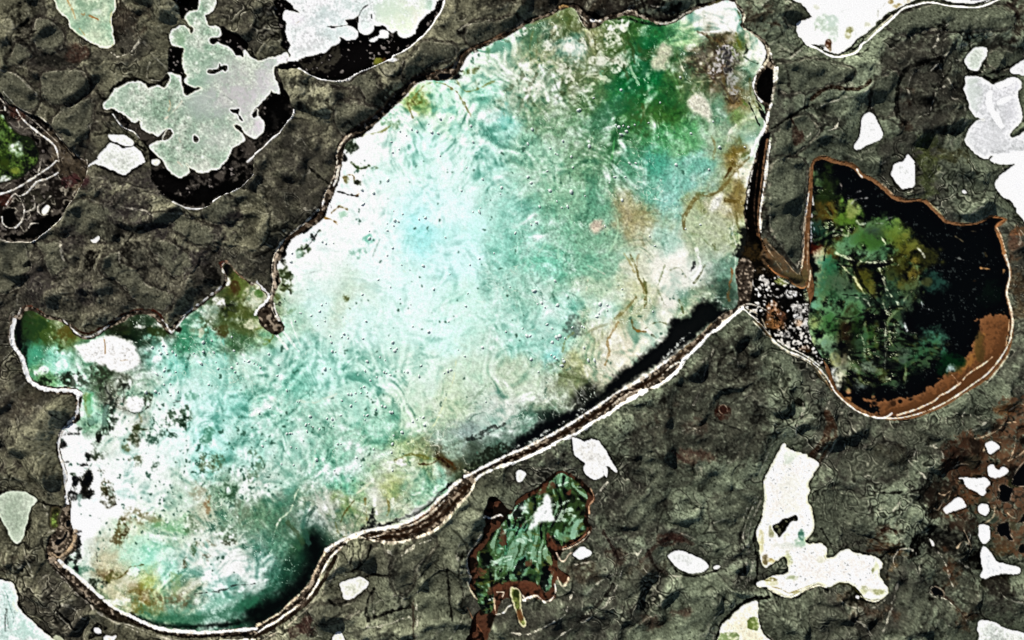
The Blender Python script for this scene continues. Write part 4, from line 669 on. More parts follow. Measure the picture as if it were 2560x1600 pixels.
for x, y, rx, ry, c, a, sp, t in (
        (60, 8, 7, 8, (60, 64, 58), .5, .3, (2, 2)), (35, 6, 22, 12, (60, 150, 112), .25, .3, (1, 3)),
        (36, 8, 14, 12, (66, 84, 28), .75, .35, (0, 2)), (44, 12, 16, 10, (52, 78, 26), .7, .4, (0, 2)), (60, 12, 8, 6, (96, 78, 24), .7, .3, (0, 2)), (28, 8, 8, 10, (22, 50, 22), .7, .3, (0, 2)), (30, 32, 12, 8, (70, 180, 140), .5, .3, (0, 2)), (18, 14, 2.5, 18, (6, 6, 4), .9, .2, (0, 2)), (24, 32, 2.5, 12, (10, 12, 6), .85, .2, (0, 2)), (50, 44, 10, 6, (160, 230, 215), .6, .3, (0, 2)), (40, 48, 5, 4, (246, 250, 246), .8, .2, (0, 2)), (56, 43, 5, 5, (240, 246, 242), .8, .2, (0, 2)),
        (43, 56, 6, 4, (18, 28, 12), .85, .3, (0, 2)), (60, 56, 5, 5, (24, 36, 20), .8, .35, (0, 2)), (80, 57, 16, 6, (40, 46, 30), .7, .6, (0, 2)), (92, 44, 10, 6, (60, 74, 48), .8, .5, (0, 2)), (98, 55, 12, 12, (52, 62, 42), .75, .6, (0, 2)), (102, 75, 9, 14, (40, 44, 36), .85, .65, (0, 2)), (104, 92, 6, 12, (44, 56, 42), .8, .6, (0, 2)), (100, 104, 5, 6, (30, 44, 26), .85, .5, (0, 2)), (113, 62, 8, 8, (60, 68, 50), .6, .6, (0, 2)),
        (116, 70, 6, 6, (36, 38, 30), .8, .5, (0, 2)), (139, 76, 4, 7, (50, 62, 38), .7, .5, (0, 2)), (93, 113, 3.2, 6, (20, 24, 8), .9, .2, (0, 2)), (86, 98, 5, 4, (40, 66, 44), .8, .4, (0, 2)), (83, 77, 2.5, 9, (104, 118, 28), .8, .2, (0, 2)), (86, 76, 3, 8, (90, 190, 130), .6, .2, (0, 2)), (91, 90, 8, 10, (170, 226, 206), .5, .3, (0, 2)),
        (165, 92, 10, 8, (56, 86, 56), .75, .65, (0, 2)), (172, 98, 4, 5, (30, 56, 34), .8, .4, (0, 2)), (130, 101, 5, 4, (56, 66, 26), .85, .3, (0, 2)), (125, 114, 5, 5, (60, 66, 34), .85, .3, (0, 2)), (120, 119, 4, 4, (110, 112, 60), .7, .4, (0, 2)), (142, 108, 7, 6, (44, 90, 66), .8, .5, (0, 2)), (156, 108, 9, 3, (44, 84, 60), .8, .4, (0, 2)), (195, 110, 5, 6, (80, 150, 118), .85, .3, (0, 2)),
        (205, 75, 5, 5, (110, 190, 170), .5, .4, (0, 2)), (180, 72, 8, 3, (110, 180, 150), .7, .5, (0, 2)), (192, 138, 6, 8, (100, 108, 66), .6, .6, (0, 2)), (206, 134, 5, 5, (80, 96, 50), .6, .5, (0, 2)), (130, 133, 4, 4, (80, 92, 50), .7, .5, (0, 2)), (122, 132, 2, 2.5, (60, 76, 40), .8, .3, (0, 2)), (146, 138, 3, 4, (66, 100, 70), .7, .4, (0, 2)), (238, 142, 8, 12, (72, 106, 64), .5, .6, (0, 2)),
        (60, 117, 4, 5, (10, 8, 4), .92, .15, (0, 2)), (66, 108, 8, 2.5, (16, 16, 10), .9, .2, (0, 2)), (75, 103, 5, 2, (30, 44, 26), .85, .3, (0, 2)), (65, 134, 4, 2, (24, 30, 20), .9, .2, (0, 2)), (78, 137, 5, 2, (6, 6, 4), .9, .1, (0, 2)), (84, 132, 3, 5, (14, 14, 8), .85, .3, (0, 2)), (84, 147, 5, 8, (18, 16, 5), .95, .1, (0, 2)), (94, 140, 4, 9, (50, 56, 28), .85, .3, (0, 2)), (68, 145, 3, 2, (40, 60, 34), .85, .2, (0, 2)), (90, 125, 4, 6, (60, 76, 52), .8, .4, (0, 2)), (97, 130, 4, 8, (70, 84, 58), .6, .5, (0, 2)),
        (83, 5, 5, 9, (14, 12, 4), .95, .1, (0, 3)), (70, 4, 3, 6, (10, 8, 5), .95, .1, (0, 3)), (69, 15, 3, 5, (10, 8, 5), .9, .2, (0, 3)), (66, 23, 2, 3, (40, 32, 10), .8, .2, (0, 3)), (102, 14, 5, 8, (54, 48, 16), .9, .35, (0, 3)), (98, 4, 3, 5, (86, 86, 44), .8, .4, (0, 3)), (75, 20, 1.6, 4, (130, 160, 150), .7, .2, (0, 3)),
        (126, 35, 10, 6, (126, 108, 60), 0.48, .55, (0, 3)), (140, 36, 10, 5, (120, 112, 62), 0.48, .5, (0, 3)), (113, 47, 4, 10, (96, 80, 28), .75, .5, (0, 3)), (118, 50, 3, 5, (74, 58, 20), .8, .3, (0, 3)), (110, 57, 4, 3, (110, 96, 60), .8, .4, (0, 3)), (150, 40, 6, 5, (140, 150, 90), .5, .4, (0, 3)), (160, 45, 14, 5, (110, 180, 120), .7, .3, (0, 3)), (182, 42, 6, 6, (80, 110, 70), .6, .5, (0, 3)),
        (196, 24, 3, 6, (150, 106, 56), .8, .35, (0, 3)), (187, 10, 5, 6, (150, 140, 100), .5, .5, (0, 3)), (213, 8, 6, 8, (50, 92, 56), .8, .35, (0, 3)), (220, 14, 5, 8, (40, 84, 52), .7, .4, (0, 3)), (215, 9, 2.6, 3, (226, 240, 232), .9, .1, (0, 3)), (226, 28, 8, 10, (110, 128, 100), .6, .6, (0, 3)), (215, 50, 10, 8, (90, 120, 88), .7, .6, (0, 3)), (196, 62, 9, 4, (130, 112, 70), 0.41, .55, (0, 3)), (215, 60, 6, 3, (60, 66, 40), .7, .4, (0, 3)), (192, 71, 7, 4, (96, 76, 44), .7, .5, (0, 3)), (184, 68, 3, 6, (70, 110, 60), .6, .4, (0, 3)), (174, 77, 2.6, 4, (86, 60, 20), .85, .3, (0, 3)),
        (140, 65, 14, 7, (104, 200, 160), .5, .4, (0, 3)), (152, 53, 12, 4, (246, 250, 248), .7, .3, (0, 3)), (155, 75, 8, 6, (250, 252, 250), .7, .3, (0, 3)), (140, 80, 10, 8, (150, 224, 196), .6, .3, (0, 3)), (128, 88, 5, 3, (248, 250, 246), .7, .2, (0, 3)), (100, 84, 6, 7, (86, 56, 20), 0.58, .35, (0, 3)), (108, 92, 6, 4, (96, 100, 44), .8, .4, (0, 3)), (78, 84, 8, 5, (70, 128, 100), .8, .3, (0, 3)), (76, 97, 8, 4, (214, 212, 204), .7, .4, (0, 3)), (88, 98, 5, 6, (40, 52, 34), .85, .4, (0, 3)), (95, 106, 4, 7, (24, 30, 18), .9, .3, (0, 3)),
        (135, 107, 9, 7, (96, 66, 16), 0.54, .35, (0, 3)), (127, 104, 5, 4, (120, 100, 30), 0.48, .4, (0, 3)), (130, 118, 6, 5, (128, 104, 20), 0.48, .4, (0, 3)), (163, 114, 11, 5, (104, 80, 44), 0.51, .55, (0, 3)), (143, 120, 12, 4, (120, 110, 40), 0.41, .5, (0, 3)), (140, 97, 6, 6, (176, 190, 80), .5, .3, (0, 3)), (118, 98, 8, 5, (228, 226, 206), .6, .4, (0, 3)), (112, 115, 9, 3, (246, 244, 238), .8, .2, (0, 3)), (165, 98, 4, 8, (140, 170, 110), .6, .4, (0, 3)),
        (73, 68, 3, 12, (8, 7, 6), .95, .15, (0, 3)), (62, 74, 5, 4, (8, 7, 6), .95, .15, (0, 3)), (70, 62, 5, 5, (10, 8, 8), .9, .2, (0, 3)), (60, 80, 3, 4, (20, 16, 12), .9, .2, (0, 3)), (65, 88, 2, 3, (40, 34, 30), .7, .2, (0, 3)),
        (120, 12, 12, 2.5, (56, 66, 26), .7, .4, (0, 2)), (115, 8, 10, 4, (26, 30, 14), .9, .3, (0, 2)), (132, 10, 12, 7, (24, 36, 18), .9, .35, (0, 2)), (147, 11, 8, 4, (44, 60, 20), .85, .3, (0, 2)), (120, 16, 14, 2, (18, 28, 12), .8, .3, (0, 2)), (131, 6, 5, 3, (238, 238, 232), .85, .3, (0, 2)), (150, 4, 5, 3, (228, 226, 220), .8, .4, (0, 2)), (169, 9, 4, 2.5, (34, 20, 8), .95, .1, (0, 2)), (182, 8, 6, 6, (150, 160, 120), .5, .3, (0, 2)), (200, 5, 14, 6, (60, 74, 30), .75, .35, (0, 2)), (208, 11, 6, 4, (74, 52, 18), .8, .3, (0, 2)), (226, 7, 12, 5, (70, 86, 34), .6, .4, (0, 2)), (236, 4, 7, 3, (236, 228, 206), .7, .3, (0, 2)), (190, 12, 2, 5, (226, 220, 196), .7, .2, (0, 2)),
        (212, 105, 3, 8, (12, 10, 8), .9, .1, (0, 1)), (216, 103, 4, 6, (14, 11, 7), .9, .1, (0, 1)), (222, 118, 5, 10, (84, 92, 34), .8, .4, (0, 1)), (228, 125, 6, 8, (96, 118, 50), .8, .4, (0, 1)), (216, 140, 6, 5, (8, 8, 5), .9, .2, (0, 1)), (208, 134, 5, 4, (226, 224, 218), .85, .4, (0, 1)), (203, 142, 4, 3, (120, 150, 130), .7, .4, (0, 1)), (222, 144, 10, 5, (78, 92, 36), .8, .4, (0, 1)), (238, 132, 6, 5, (212, 220, 202), .7, .3, (0, 1)), (222, 122, 3, 5, (60, 30, 14), .8, .3, (0, 1)), (214, 114, 2, 3, (232, 228, 220), .8, .2, (0, 1)),
        (3, 126, 3, 3, (70, 120, 40), .8, .2, (1, 1)), (87, 131, 3, 5, (96, 104, 36), .7, .4, (1, 1)), (88, 140, 3.5, 4, (70, 84, 24), .75, .3, (1, 1)), (26, 108, 4, 6, (48, 62, 22), .9, .3, (1, 1)), (25, 96, 3, 4, (24, 28, 12), .9, .2, (1, 1)), (28, 121, 5, 3, (60, 72, 24), .8, .3, (1, 1)), (20, 130, 2.5, 2.5, (80, 92, 30), .8, .3, (1, 1)), (20, 137, 4, 1.6, (14, 12, 6), .9, .1, (1, 1)), (34, 142, 4, 5, (140, 180, 130), .6, .3, (1, 1)), (45, 83, 5, 5, (60, 84, 40), .85, .3, (1, 1)), (40, 88, 3, 3, (120, 170, 140), .6, .2, (1, 1)), (52, 72, 4, 5, (8, 8, 6), .9, .15, (1, 1)), (61, 67, 3, 3, (60, 80, 36), .8, .3, (1, 1)),
        (102, 7, 9, 3, (90, 128, 66), .8, .4, (1, 1)), (107, 5, 4, 2, (120, 150, 100), .7, .3, (1, 1)), (95, 21, 4, 2.5, (44, 44, 10), .9, .2, (1, 1)), (85, 18, 4, 4, (110, 96, 20), .7, .4, (1, 1)), (81, 52, 5, 5, (150, 210, 170), .6, .2, (1, 1)), (95, 86, 6, 3, (120, 190, 160), .6, .4, (1, 1)), (107, 76, 4, 3, (90, 200, 165), .6, .4, (1, 1)),
        (152, 92, 10, 7, (116, 112, 30), .75, .45, (1, 0)), (148, 96, 5, 5, (80, 78, 22), .7, .4, (1, 0)), (203, 66, 8, 4, (110, 122, 44), .8, .4, (1, 0)), (210, 65, 5, 3, (70, 80, 20), .8, .3, (1, 0)), (219, 56, 2, 7, (96, 150, 96), .7, .3, (1, 0)), (126, 115, 6, 4, (100, 150, 90), .7, .3, (1, 0)), (89, 138, 5, 6, (20, 34, 12), .92, .2, (1, 0)), (186, 71, 6, 4.5, (8, 6, 4), .95, .1, (1, 0)), (190, 66, 5, 2.5, (10, 9, 8), .9, .15, (1, 0)), (195, 59, 3, 3, (20, 24, 20), .85, .3, (1, 0)), (83, 148, 2.5, 3, (10, 8, 6), .9, 0, (1, 0)), (206, 48.5, 4, 1.6, (8, 7, 6), .9, 0, (1, 0)), (207, 48.5, 1.8, 0.8, (230, 224, 206), .9, 0, (1, 0)),
        (178, 104, 12, 3, (110, 206, 184), .5, .4, (1, 0)), (236, 110, 5, 8, (110, 206, 190), .5, .4, (1, 0)), (190, 125, 8, 8, (150, 226, 210), .4, .4, (1, 0))):
    blob(x, y, rx, ry, c, a, tile=t, speck=sp, mask=MM, hard=.25, nw=.85)
for s, w, c, a in (('@10 203,110 192,90 183,82 172,78 160,80 152,88 144,98', 1.8, (146, 128, 50), .75), ('@10 190,77 196,85 204,86 214,82 226,76', 1.6, (150, 146, 60), .7), ('@10 144,98 146,106 148,111', 1.4, (130, 104, 30), .6),
                   ('@10 228,75 236,90 241,104', 1.2, (150, 190, 160), .5), ('@10 100,128 110,126 120,124 128,118', 1.6, (150, 150, 60), .7),
                   ('@11 77,30 82,31 88,33 96,34', 2.6, (10, 9, 6), .95), ('@11 94,34 97,32 96,30', 1.6, (176, 120, 20), .9), ('@11 71,50 78,44 82,45 86,46', 1.8, (150, 106, 20), .9), ('@11 65,55 70,56 74,58 77,61', 2.2, (176, 120, 24), .9), ('@11 83,17 87,14 92,15 93,20', 1.5, (150, 112, 24), .8), ('@11 90,2 95,7 101,8 107,5', 2.6, (74, 96, 40), .8),
                   ('@11 60,66 52,78 46,84', 2.4, (6, 6, 5), .95), ('@11 26,118 31,122 33,126', 1.6, (40, 44, 14), .85), ('@11 18,137 23,135', 1.5, (14, 12, 6), .9), ('@11 117,75 113,84 110,92', 1.3, (150, 176, 160), .5), ('@11 38,110 50,107 62,104', 1.0, (180, 190, 184), .6),
                   ('@12 189,38 188,48 186,58 183,66 178,78 173,90 168,100 160,107 150,113 142,118', 1.3, (226, 232, 184), .85), ('@12 197,85 190,94 188,102', 1.2, (214, 222, 200), .6), ('@12 160,117 168,105 175,98', 1.0, (200, 206, 160), .6), ('@12 40,76 55,78 66,74 76,70', 2.2, (224, 226, 206), .6), ('@12 96,52 104,42 110,38', 1.1, (214, 232, 222), .6), ('@12 101,87 108,83 116,81', 1.3, (206, 224, 206), .6),
                   ('@12 54,140 55,132 56,124', 2, (232, 230, 218), .6), ('@12 18,12 24,20 29,27', 2.8, (240, 238, 228), .8), ('@12 25,10 33,20 40,29', 2.2, (246, 244, 236), .85), ('@12 33,0 36,10 42,24', 1.8, (244, 244, 238), .7), ('@12 0,9 6,7 12,9 16,15 13,20', 2.2, (112, 120, 30), .8), ('@12 4,16 8,18 13,20 8,23', 1.2, (120, 150, 60), .5),
                   ('@12 132,133 142,128 150,127 160,130 170,131', 3.6, (118, 116, 40), .7), ('@12 155,136 165,136 175,131 182,133 188,140', 2.6, (78, 44, 12), .9), ('@12 168,129 176,132 182,139', 2.6, (46, 22, 8), .9), ('@12 150,113 160,108 170,104 178,101', 2.2, (120, 160, 126), .5), ('@12 162,120 172,122 185,118 200,112', 4, (90, 104, 84), .5),
                   ('@12 200,113 210,108 218,104 226,100', 4.4, (40, 46, 42), .75), ('@12 215,110 225,104 235,98', 2.6, (30, 34, 32), .6), ('@12 205,112 212,112', 3.5, (10, 12, 12), .7), ('@12 195,88 203,78 212,68 222,60', 3, (110, 150, 110), .35),
                   ('@13 42,7 38,12 36,20 33,28 28,33 22,38 18,48', 1.5, (216, 222, 190), .85), ('@13 110,0 104,6 96,12', 1.7, (230, 224, 200), .8), ('@13 92,20 86,28 82,34 80,40', 1.8, (96, 84, 24), .8), ('@13 103,18 104,28 105,38', 1.4, (130, 106, 30), .7), ('@13 75,40 78,50 84,54', 2, (110, 110, 50), .6),
                   ('@13 56,12 60,24 66,38 72,50', 3.4, (186, 188, 176), .55), ('@13 64,6 68,18 74,34', 3.4, (222, 222, 212), .5), ('@13 124,34 126,26 124,18', 2.2, (140, 120, 40), .6), ('@13 112,14 112,24 114,32', 3.2, (238, 238, 232), .85), ('@13 129,18 129,26', 3.2, (240, 240, 234), .85), ('@13 148,14 155,12', 2, (230, 232, 224), .6), ('@13 136,38 150,30 164,20 172,12', 5.5, (186, 190, 184), .6), ('@13 145,32 158,24', 2, (226, 226, 220), .5),
                   ('@13 56,26 48,36 46,48 50,60', 6, (40, 80, 66), .6), ('@13 50,22 46,34 44,44', 5, (60, 120, 100), .5), ('@13 30,40 38,50 44,60', 6, (60, 74, 40), .5),
                   ('@03 104,92 112,93 120,86 123,82 130,81 136,80', 1.5, (112, 96, 30), .85), ('@03 91,68 92,78', 1.0, (80, 80, 70), .8), ('@03 230,50 224,58 225,64', 1.4, (220, 224, 204), .7), ('@03 108,96 114,104 110,112', 1.2, (236, 232, 206), .7), ('@03 205,70 214,64 222,62', 1.0, (196, 214, 196), .6),
                   ('@02 98,18.5 99,26 99,32', 1.2, (206, 158, 92), .95), ('@02 114,38.5 121,37.5', .8, (214, 180, 130), .8), ('@02 211,18 212,30 214,40', 1.8, (110, 196, 178), .7), ('@02 118,82 122,86 128,87.5 135,86 140,82', 1.8, (44, 46, 34), .9), ('@02 118,82 117,74 121,71', 1.6, (56, 58, 44), .75), ('@02 135,75 137,80 134,85', 1.8, (60, 66, 52), .7), ('@02 164,78 171,76.5', 1, (90, 96, 90), .8), ('@02 131,88 134,96', 1.2, (140, 140, 90), .7), ('@02 127,102 133,104 140,103', 2.2, (66, 74, 40), .8), ('@02 168,42 164,30 168,50', 1.0, (110, 204, 190), .5),
                   ('@21 224,-2 215,6 208,14 203,22 196,29 188,33 178,34 172,38 167,46 162,56 163,64', 4.2, (122, 104, 48), .75), ('@21 207,8 202,16', 4, (84, 56, 10), .8), ('@21 210,0 205,10 200,18', 2.4, (92, 66, 16), .7), ('@21 175,32 184,31', 4, (110, 112, 52), .6), ('@21 202,38 210,39 216,36', 4.4, (104, 84, 30), .8), ('@21 214,10 214,22 212,34', 3, (150, 136, 74), .55),
                   ('@21 100,58 108,54 118,50 128,50 138,48', 4.6, (142, 126, 76), .3), ('@21 130,53 136,51 141,51', 2.6, (116, 116, 70), .3), ('@21 105,58 108,68 112,76', 5.5, (142, 132, 82), .3), ('@21 122,58 124,66 122,74 126,82', 4.2, (150, 136, 90), .3), ('@21 112,90 116,98 118,104 120,112 124,120 126,130 125,140', 3.0, (128, 116, 50), .8), ('@21 119,100 118,94 121,88', 2, (170, 140, 80), .6), ('@21 106,88 112,98 116,106', 2.4, (180, 164, 96), .6), ('@21 124,112 127,124 127,136', 1.8, (96, 104, 36), .7), ('@21 117,130 112,136 106,142 98,150', 3.4, (140, 128, 66), .7), ('@21 100,56 100,68 97,78 92,86', 1.0, (190, 230, 190), .6),
                   ('@21 144,100 141,110 138,118', 1.8, (130, 150, 90), .6), ('@21 138,124 142,132 146,138', 1.8, (130, 142, 96), .6), ('@21 150,104 158,102 164,110', 1.4, (140, 150, 100), .5), ('@21 182,100 178,108 172,116', 2.2, (96, 100, 50), .7), ('@21 158,132 160,138 162,144', 2.6, (90, 96, 40), .7), ('@21 172,96 172,100 169,105', 2.8, (50, 52, 56), .8), ('@21 174,84 176,92 178,100 174,108 170,112', 3.2, (246, 244, 238), .8), ('@21 207,102 208,110 205,118', 1.6, (150, 84, 30), .8), ('@21 206,120 204,128 205,132', 3.2, (110, 70, 26), .7), ('@21 212,112 213,120 216,130', 1.3, (226, 222, 206), .7), ('@21 212,50 213,60 216,68', 2.6, (100, 96, 40), .7), ('@21 206,46 210,58 208,68 212,80', 1.6, (232, 232, 220), .5), ('@21 190,80 192,84', 2, (84, 92, 40), .7), ('@21 211,92 211,102', 1.3, (226, 228, 214), .5), ('@21 170,70 178,72 186,80 196,86', 2, (130, 150, 96), .5),
                   ('@21 70,124 71,120 72,113', 1.2, (232, 220, 190), .7), ('@21 72,100 80,104 88,108', 1.4, (236, 216, 200), .5), ('@21 22,92 28,84 32,78', 1, (190, 226, 196), .6), ('@21 2,112 4,126 8,140 10,150', 1.1, (190, 232, 212), .7), ('@21 44,72 44,86 44,94', 1, (180, 226, 196), .6), ('@21 58,90 55,97', 1, (190, 228, 200), .6), ('@21 70,86 73,82 76,80', 1, (196, 232, 210), .6), ('@21 83,83 88,78', .9, (190, 226, 200), .6), ('@21 54,104 53,110 60,98', 1, (190, 226, 200), .5), ('@21 8,58 9,34 9,10', .7, (200, 226, 206), .35), ('@21 52,120 46,128 44,140', .9, (196, 226, 206), .4),
                   ('@22 58,12 50,20 48,30', 2.6, (140, 152, 84), .6), ('@22 100,2 96,10 90,20 92,30 88,42', 2.6, (176, 140, 74), .7), ('@22 113,0 114,6 118,10 126,11', 2, (128, 100, 36), .75), ('@22 126,8 132,4 140,2 146,4', 1.6, (96, 100, 40), .7), ('@22 118,10 124,11', 2, (176, 120, 50), .8), ('@22 70,12 78,8 90,4', 3, (150, 150, 96), .4), ('@22 35,66 38,58 42,52', 1.2, (200, 206, 176), .7), ('@22 30,78 36,71', 1.2, (210, 214, 190), .7), ('@22 40,68 46,78', 1.2, (200, 206, 180), .6), ('@22 56,84 60,79', 1.4, (206, 210, 190), .7), ('@22 46,52 58,54 70,58', 4.2, (80, 92, 52), .55), ('@22 132,14 136,17', 2.4, (60, 74, 36), .7),
                   ('@20 20,22 32,18 42,13', 3.2, (110, 118, 66), .6), ('@20 52,12 56,16 54,22', 6, (74, 90, 38), .7), ('@20 62,16 65,22 70,27 76,27', 1.8, (40, 42, 22), .8), ('@20 64,18 68,24', 2.6, (226, 222, 200), .7), ('@20 84,21 90,18 100,17.5 112,18', 2.6, (8, 10, 6), .95), ('@20 112,18 118,20 128,22 140,24', 2.6, (10, 16, 8), .9), ('@20 20,30 17,44 18,58', 2, (110, 120, 66), .7), ('@20 24,34 24,46 22,56', 1.6, (110, 118, 70), .6), ('@20 78,34 79,46 84,54', 2.0, (84, 92, 44), .7), ('@20 110,34 112,42 118,52', 2.2, (20, 84, 44), .8), ('@20 114,36 118,44 120,50', 1.4, (14, 60, 34), .7),
                   ('@20 40,76 44,86 50,94', 2.2, (84, 120, 80), .5), ('@20 85,72 83,68 86,67', 1.2, (110, 190, 150), .8), ('@20 64,76 72,71 80,70', 1.5, (220, 220, 200), .6), ('@20 104,34 106,46 108,60', 3, (70, 84, 36), .6), ('@20 123,98 124,108 121,116', 2.4, (74, 82, 32), .7), ('@20 97,130 96,140 94,150', 1.0, (80, 176, 90), .8), ('@20 106,118 108,126 102,130', 3, (26, 66, 40), .7), ('@20 110,114 120,118 128,122', 2, (30, 84, 56), .5), ('@20 158,56 160,62 162,67', 1.6, (226, 222, 200), .7), ('@20 160,60 163,56', 1.4, (60, 54, 36), .7), ('@20 100,54 96,66 94,74', 4, (30, 96, 52), .5),
                   ('@20 168,64 176,68 184,68 190,66', 1.6, (70, 36, 18), .8), ('@20 180,72 190,74 200,72', 1.3, (206, 206, 176), .6), ('@20 168,78 180,77 190,76', 1.3, (190, 190, 150), .6), ('@20 176,30 186,34 196,40', 4, (96, 72, 38), .7), ('@20 184,34 192,48 188,58', 2.6, (70, 50, 26), .7), ('@20 198,66 200,78 204,90 208,97', 3, (96, 72, 30), .7), ('@20 212,32 214,38 216,44', 3.6, (110, 116, 34), .75), ('@20 221,42 222,48 219,52', 2.2, (24, 30, 16), .8), ('@20 220,54 226,58 232,60', 2, (60, 84, 60), .7), ('@20 218,52 226,52 232,56', 1.6, (240, 238, 224), .7), ('@20 220,98 212,104 204,112', 2.2, (96, 150, 96), .7), ('@20 218,95 222,100', 2.6, (96, 124, 40), .7), ('@20 188,128 192,138 190,150', 2.6, (140, 122, 62), .6), ('@20 225,143 216,149', 4, (96, 104, 36), .7), ('@20 212,118 206,126 204,134', 3, (236, 228, 214), .7), ('@20 214,128 216,134', 3, (110, 120, 60), .6), ('@20 208,98 212,92', 1.8, (240, 236, 220), .7)):
    stroke(s, w * 1.05, c, a, 1.8, rough=1.4, broken=.35, mask=MM)
for s, c, a in (('@20 180,44 190,38 198,36 206,40 212,48 214,56 210,64 206,74 212,82 214,92 208,96 200,84 194,74 182,72 172,70 166,62 172,52', (44, 34, 26), .55),):
    fill(s, c, a, 5, 6, .75, mask=MM)
for x, y, rx, ry, rot, c, a in ((118, 70, 20, 22, 20, (10, 88, 46), .62), (126, 38, 8, 18, 10, (16, 100, 54), .6), (104, 92, 16, 12, -30, (18, 96, 58), .5), (96, 50, 14, 18, 30, (64, 92, 40), .5), (124, 100, 12, 18, 0, (60, 88, 36), .5), (60, 60, 14, 5, 0, (70, 96, 50), .5), (88, 108, 14, 8, -40, (52, 104, 66), .45), (48, 26, 8, 10, 0, (72, 88, 36), .5)):
    blob(x, y, rx, ry, c, a, rot=rot, tile=(2, 0), mask=MM, hard=.0, nw=.8, speck=.35)
fill('@20 198,40 204,42 212,50 210,58 202,64 194,68 188,68 190,60 196,52', (196, 192, 196), .75, 3, 6, .75, mask=MM)
fill('@20 200,64 208,66 214,78 212,88 206,84 202,74', (178, 178, 176), .7, 3, 5, .7, mask=MM)
fill('@20 199,44 206,48 206,54 200,58', (14, 12, 14), .75, 3, 5, .7, mask=MM)
fill('@20 200,58 206,58 206,68 201,68', (14, 12, 12), .75, 3, 5, .6, mask=MM)
wsp = .8 * warped(nz(13, 111, .8, 1.3), 16, 112, 113) + .35 * nz(6, 114)
nm = np.exp(-((PX - 1480) / 260) ** 2 - ((PY - 170) / 150) ** 2) * MM
col += (C(226, 226, 202) - col) * (.60 * nm * ss(.9, 1.9, wsp + .4 * F50))[..., None]
col += (C(58, 66, 24) - col) * (.60 * nm * ss(.9, 1.9, -wsp + .3 * F50))[..., None]
for x, y, rx, ry, t in ((33, 42, 5, 5, (2, 0)), (54, 40, 4, 6, (2, 0)), (66, 43, 4, 6, (2, 0)), (40, 26, 6, 4, (2, 0)), (10, 30, 8, 5, (2, 0)), (44, 30, 3, 3, (2, 0)), (22, 84, 12, 9, (2, 0)), (48, 72, 8, 8, (2, 0)), (70, 84, 7, 6, (2, 0)), (84, 57, 7, 4, (2, 0)), (100, 60, 6, 8, (2, 0)), (95, 40, 6, 8, (2, 0)), (92, 23, 4, 2.5, (2, 0)), (106, 24, 3, 4, (2, 0)), (97, 25, 5, 3, (2, 0))):
    blob(x, y, rx, ry, (238, 234, 224), .75, tile=t, speck=.55, mask=MM, nw=.6)

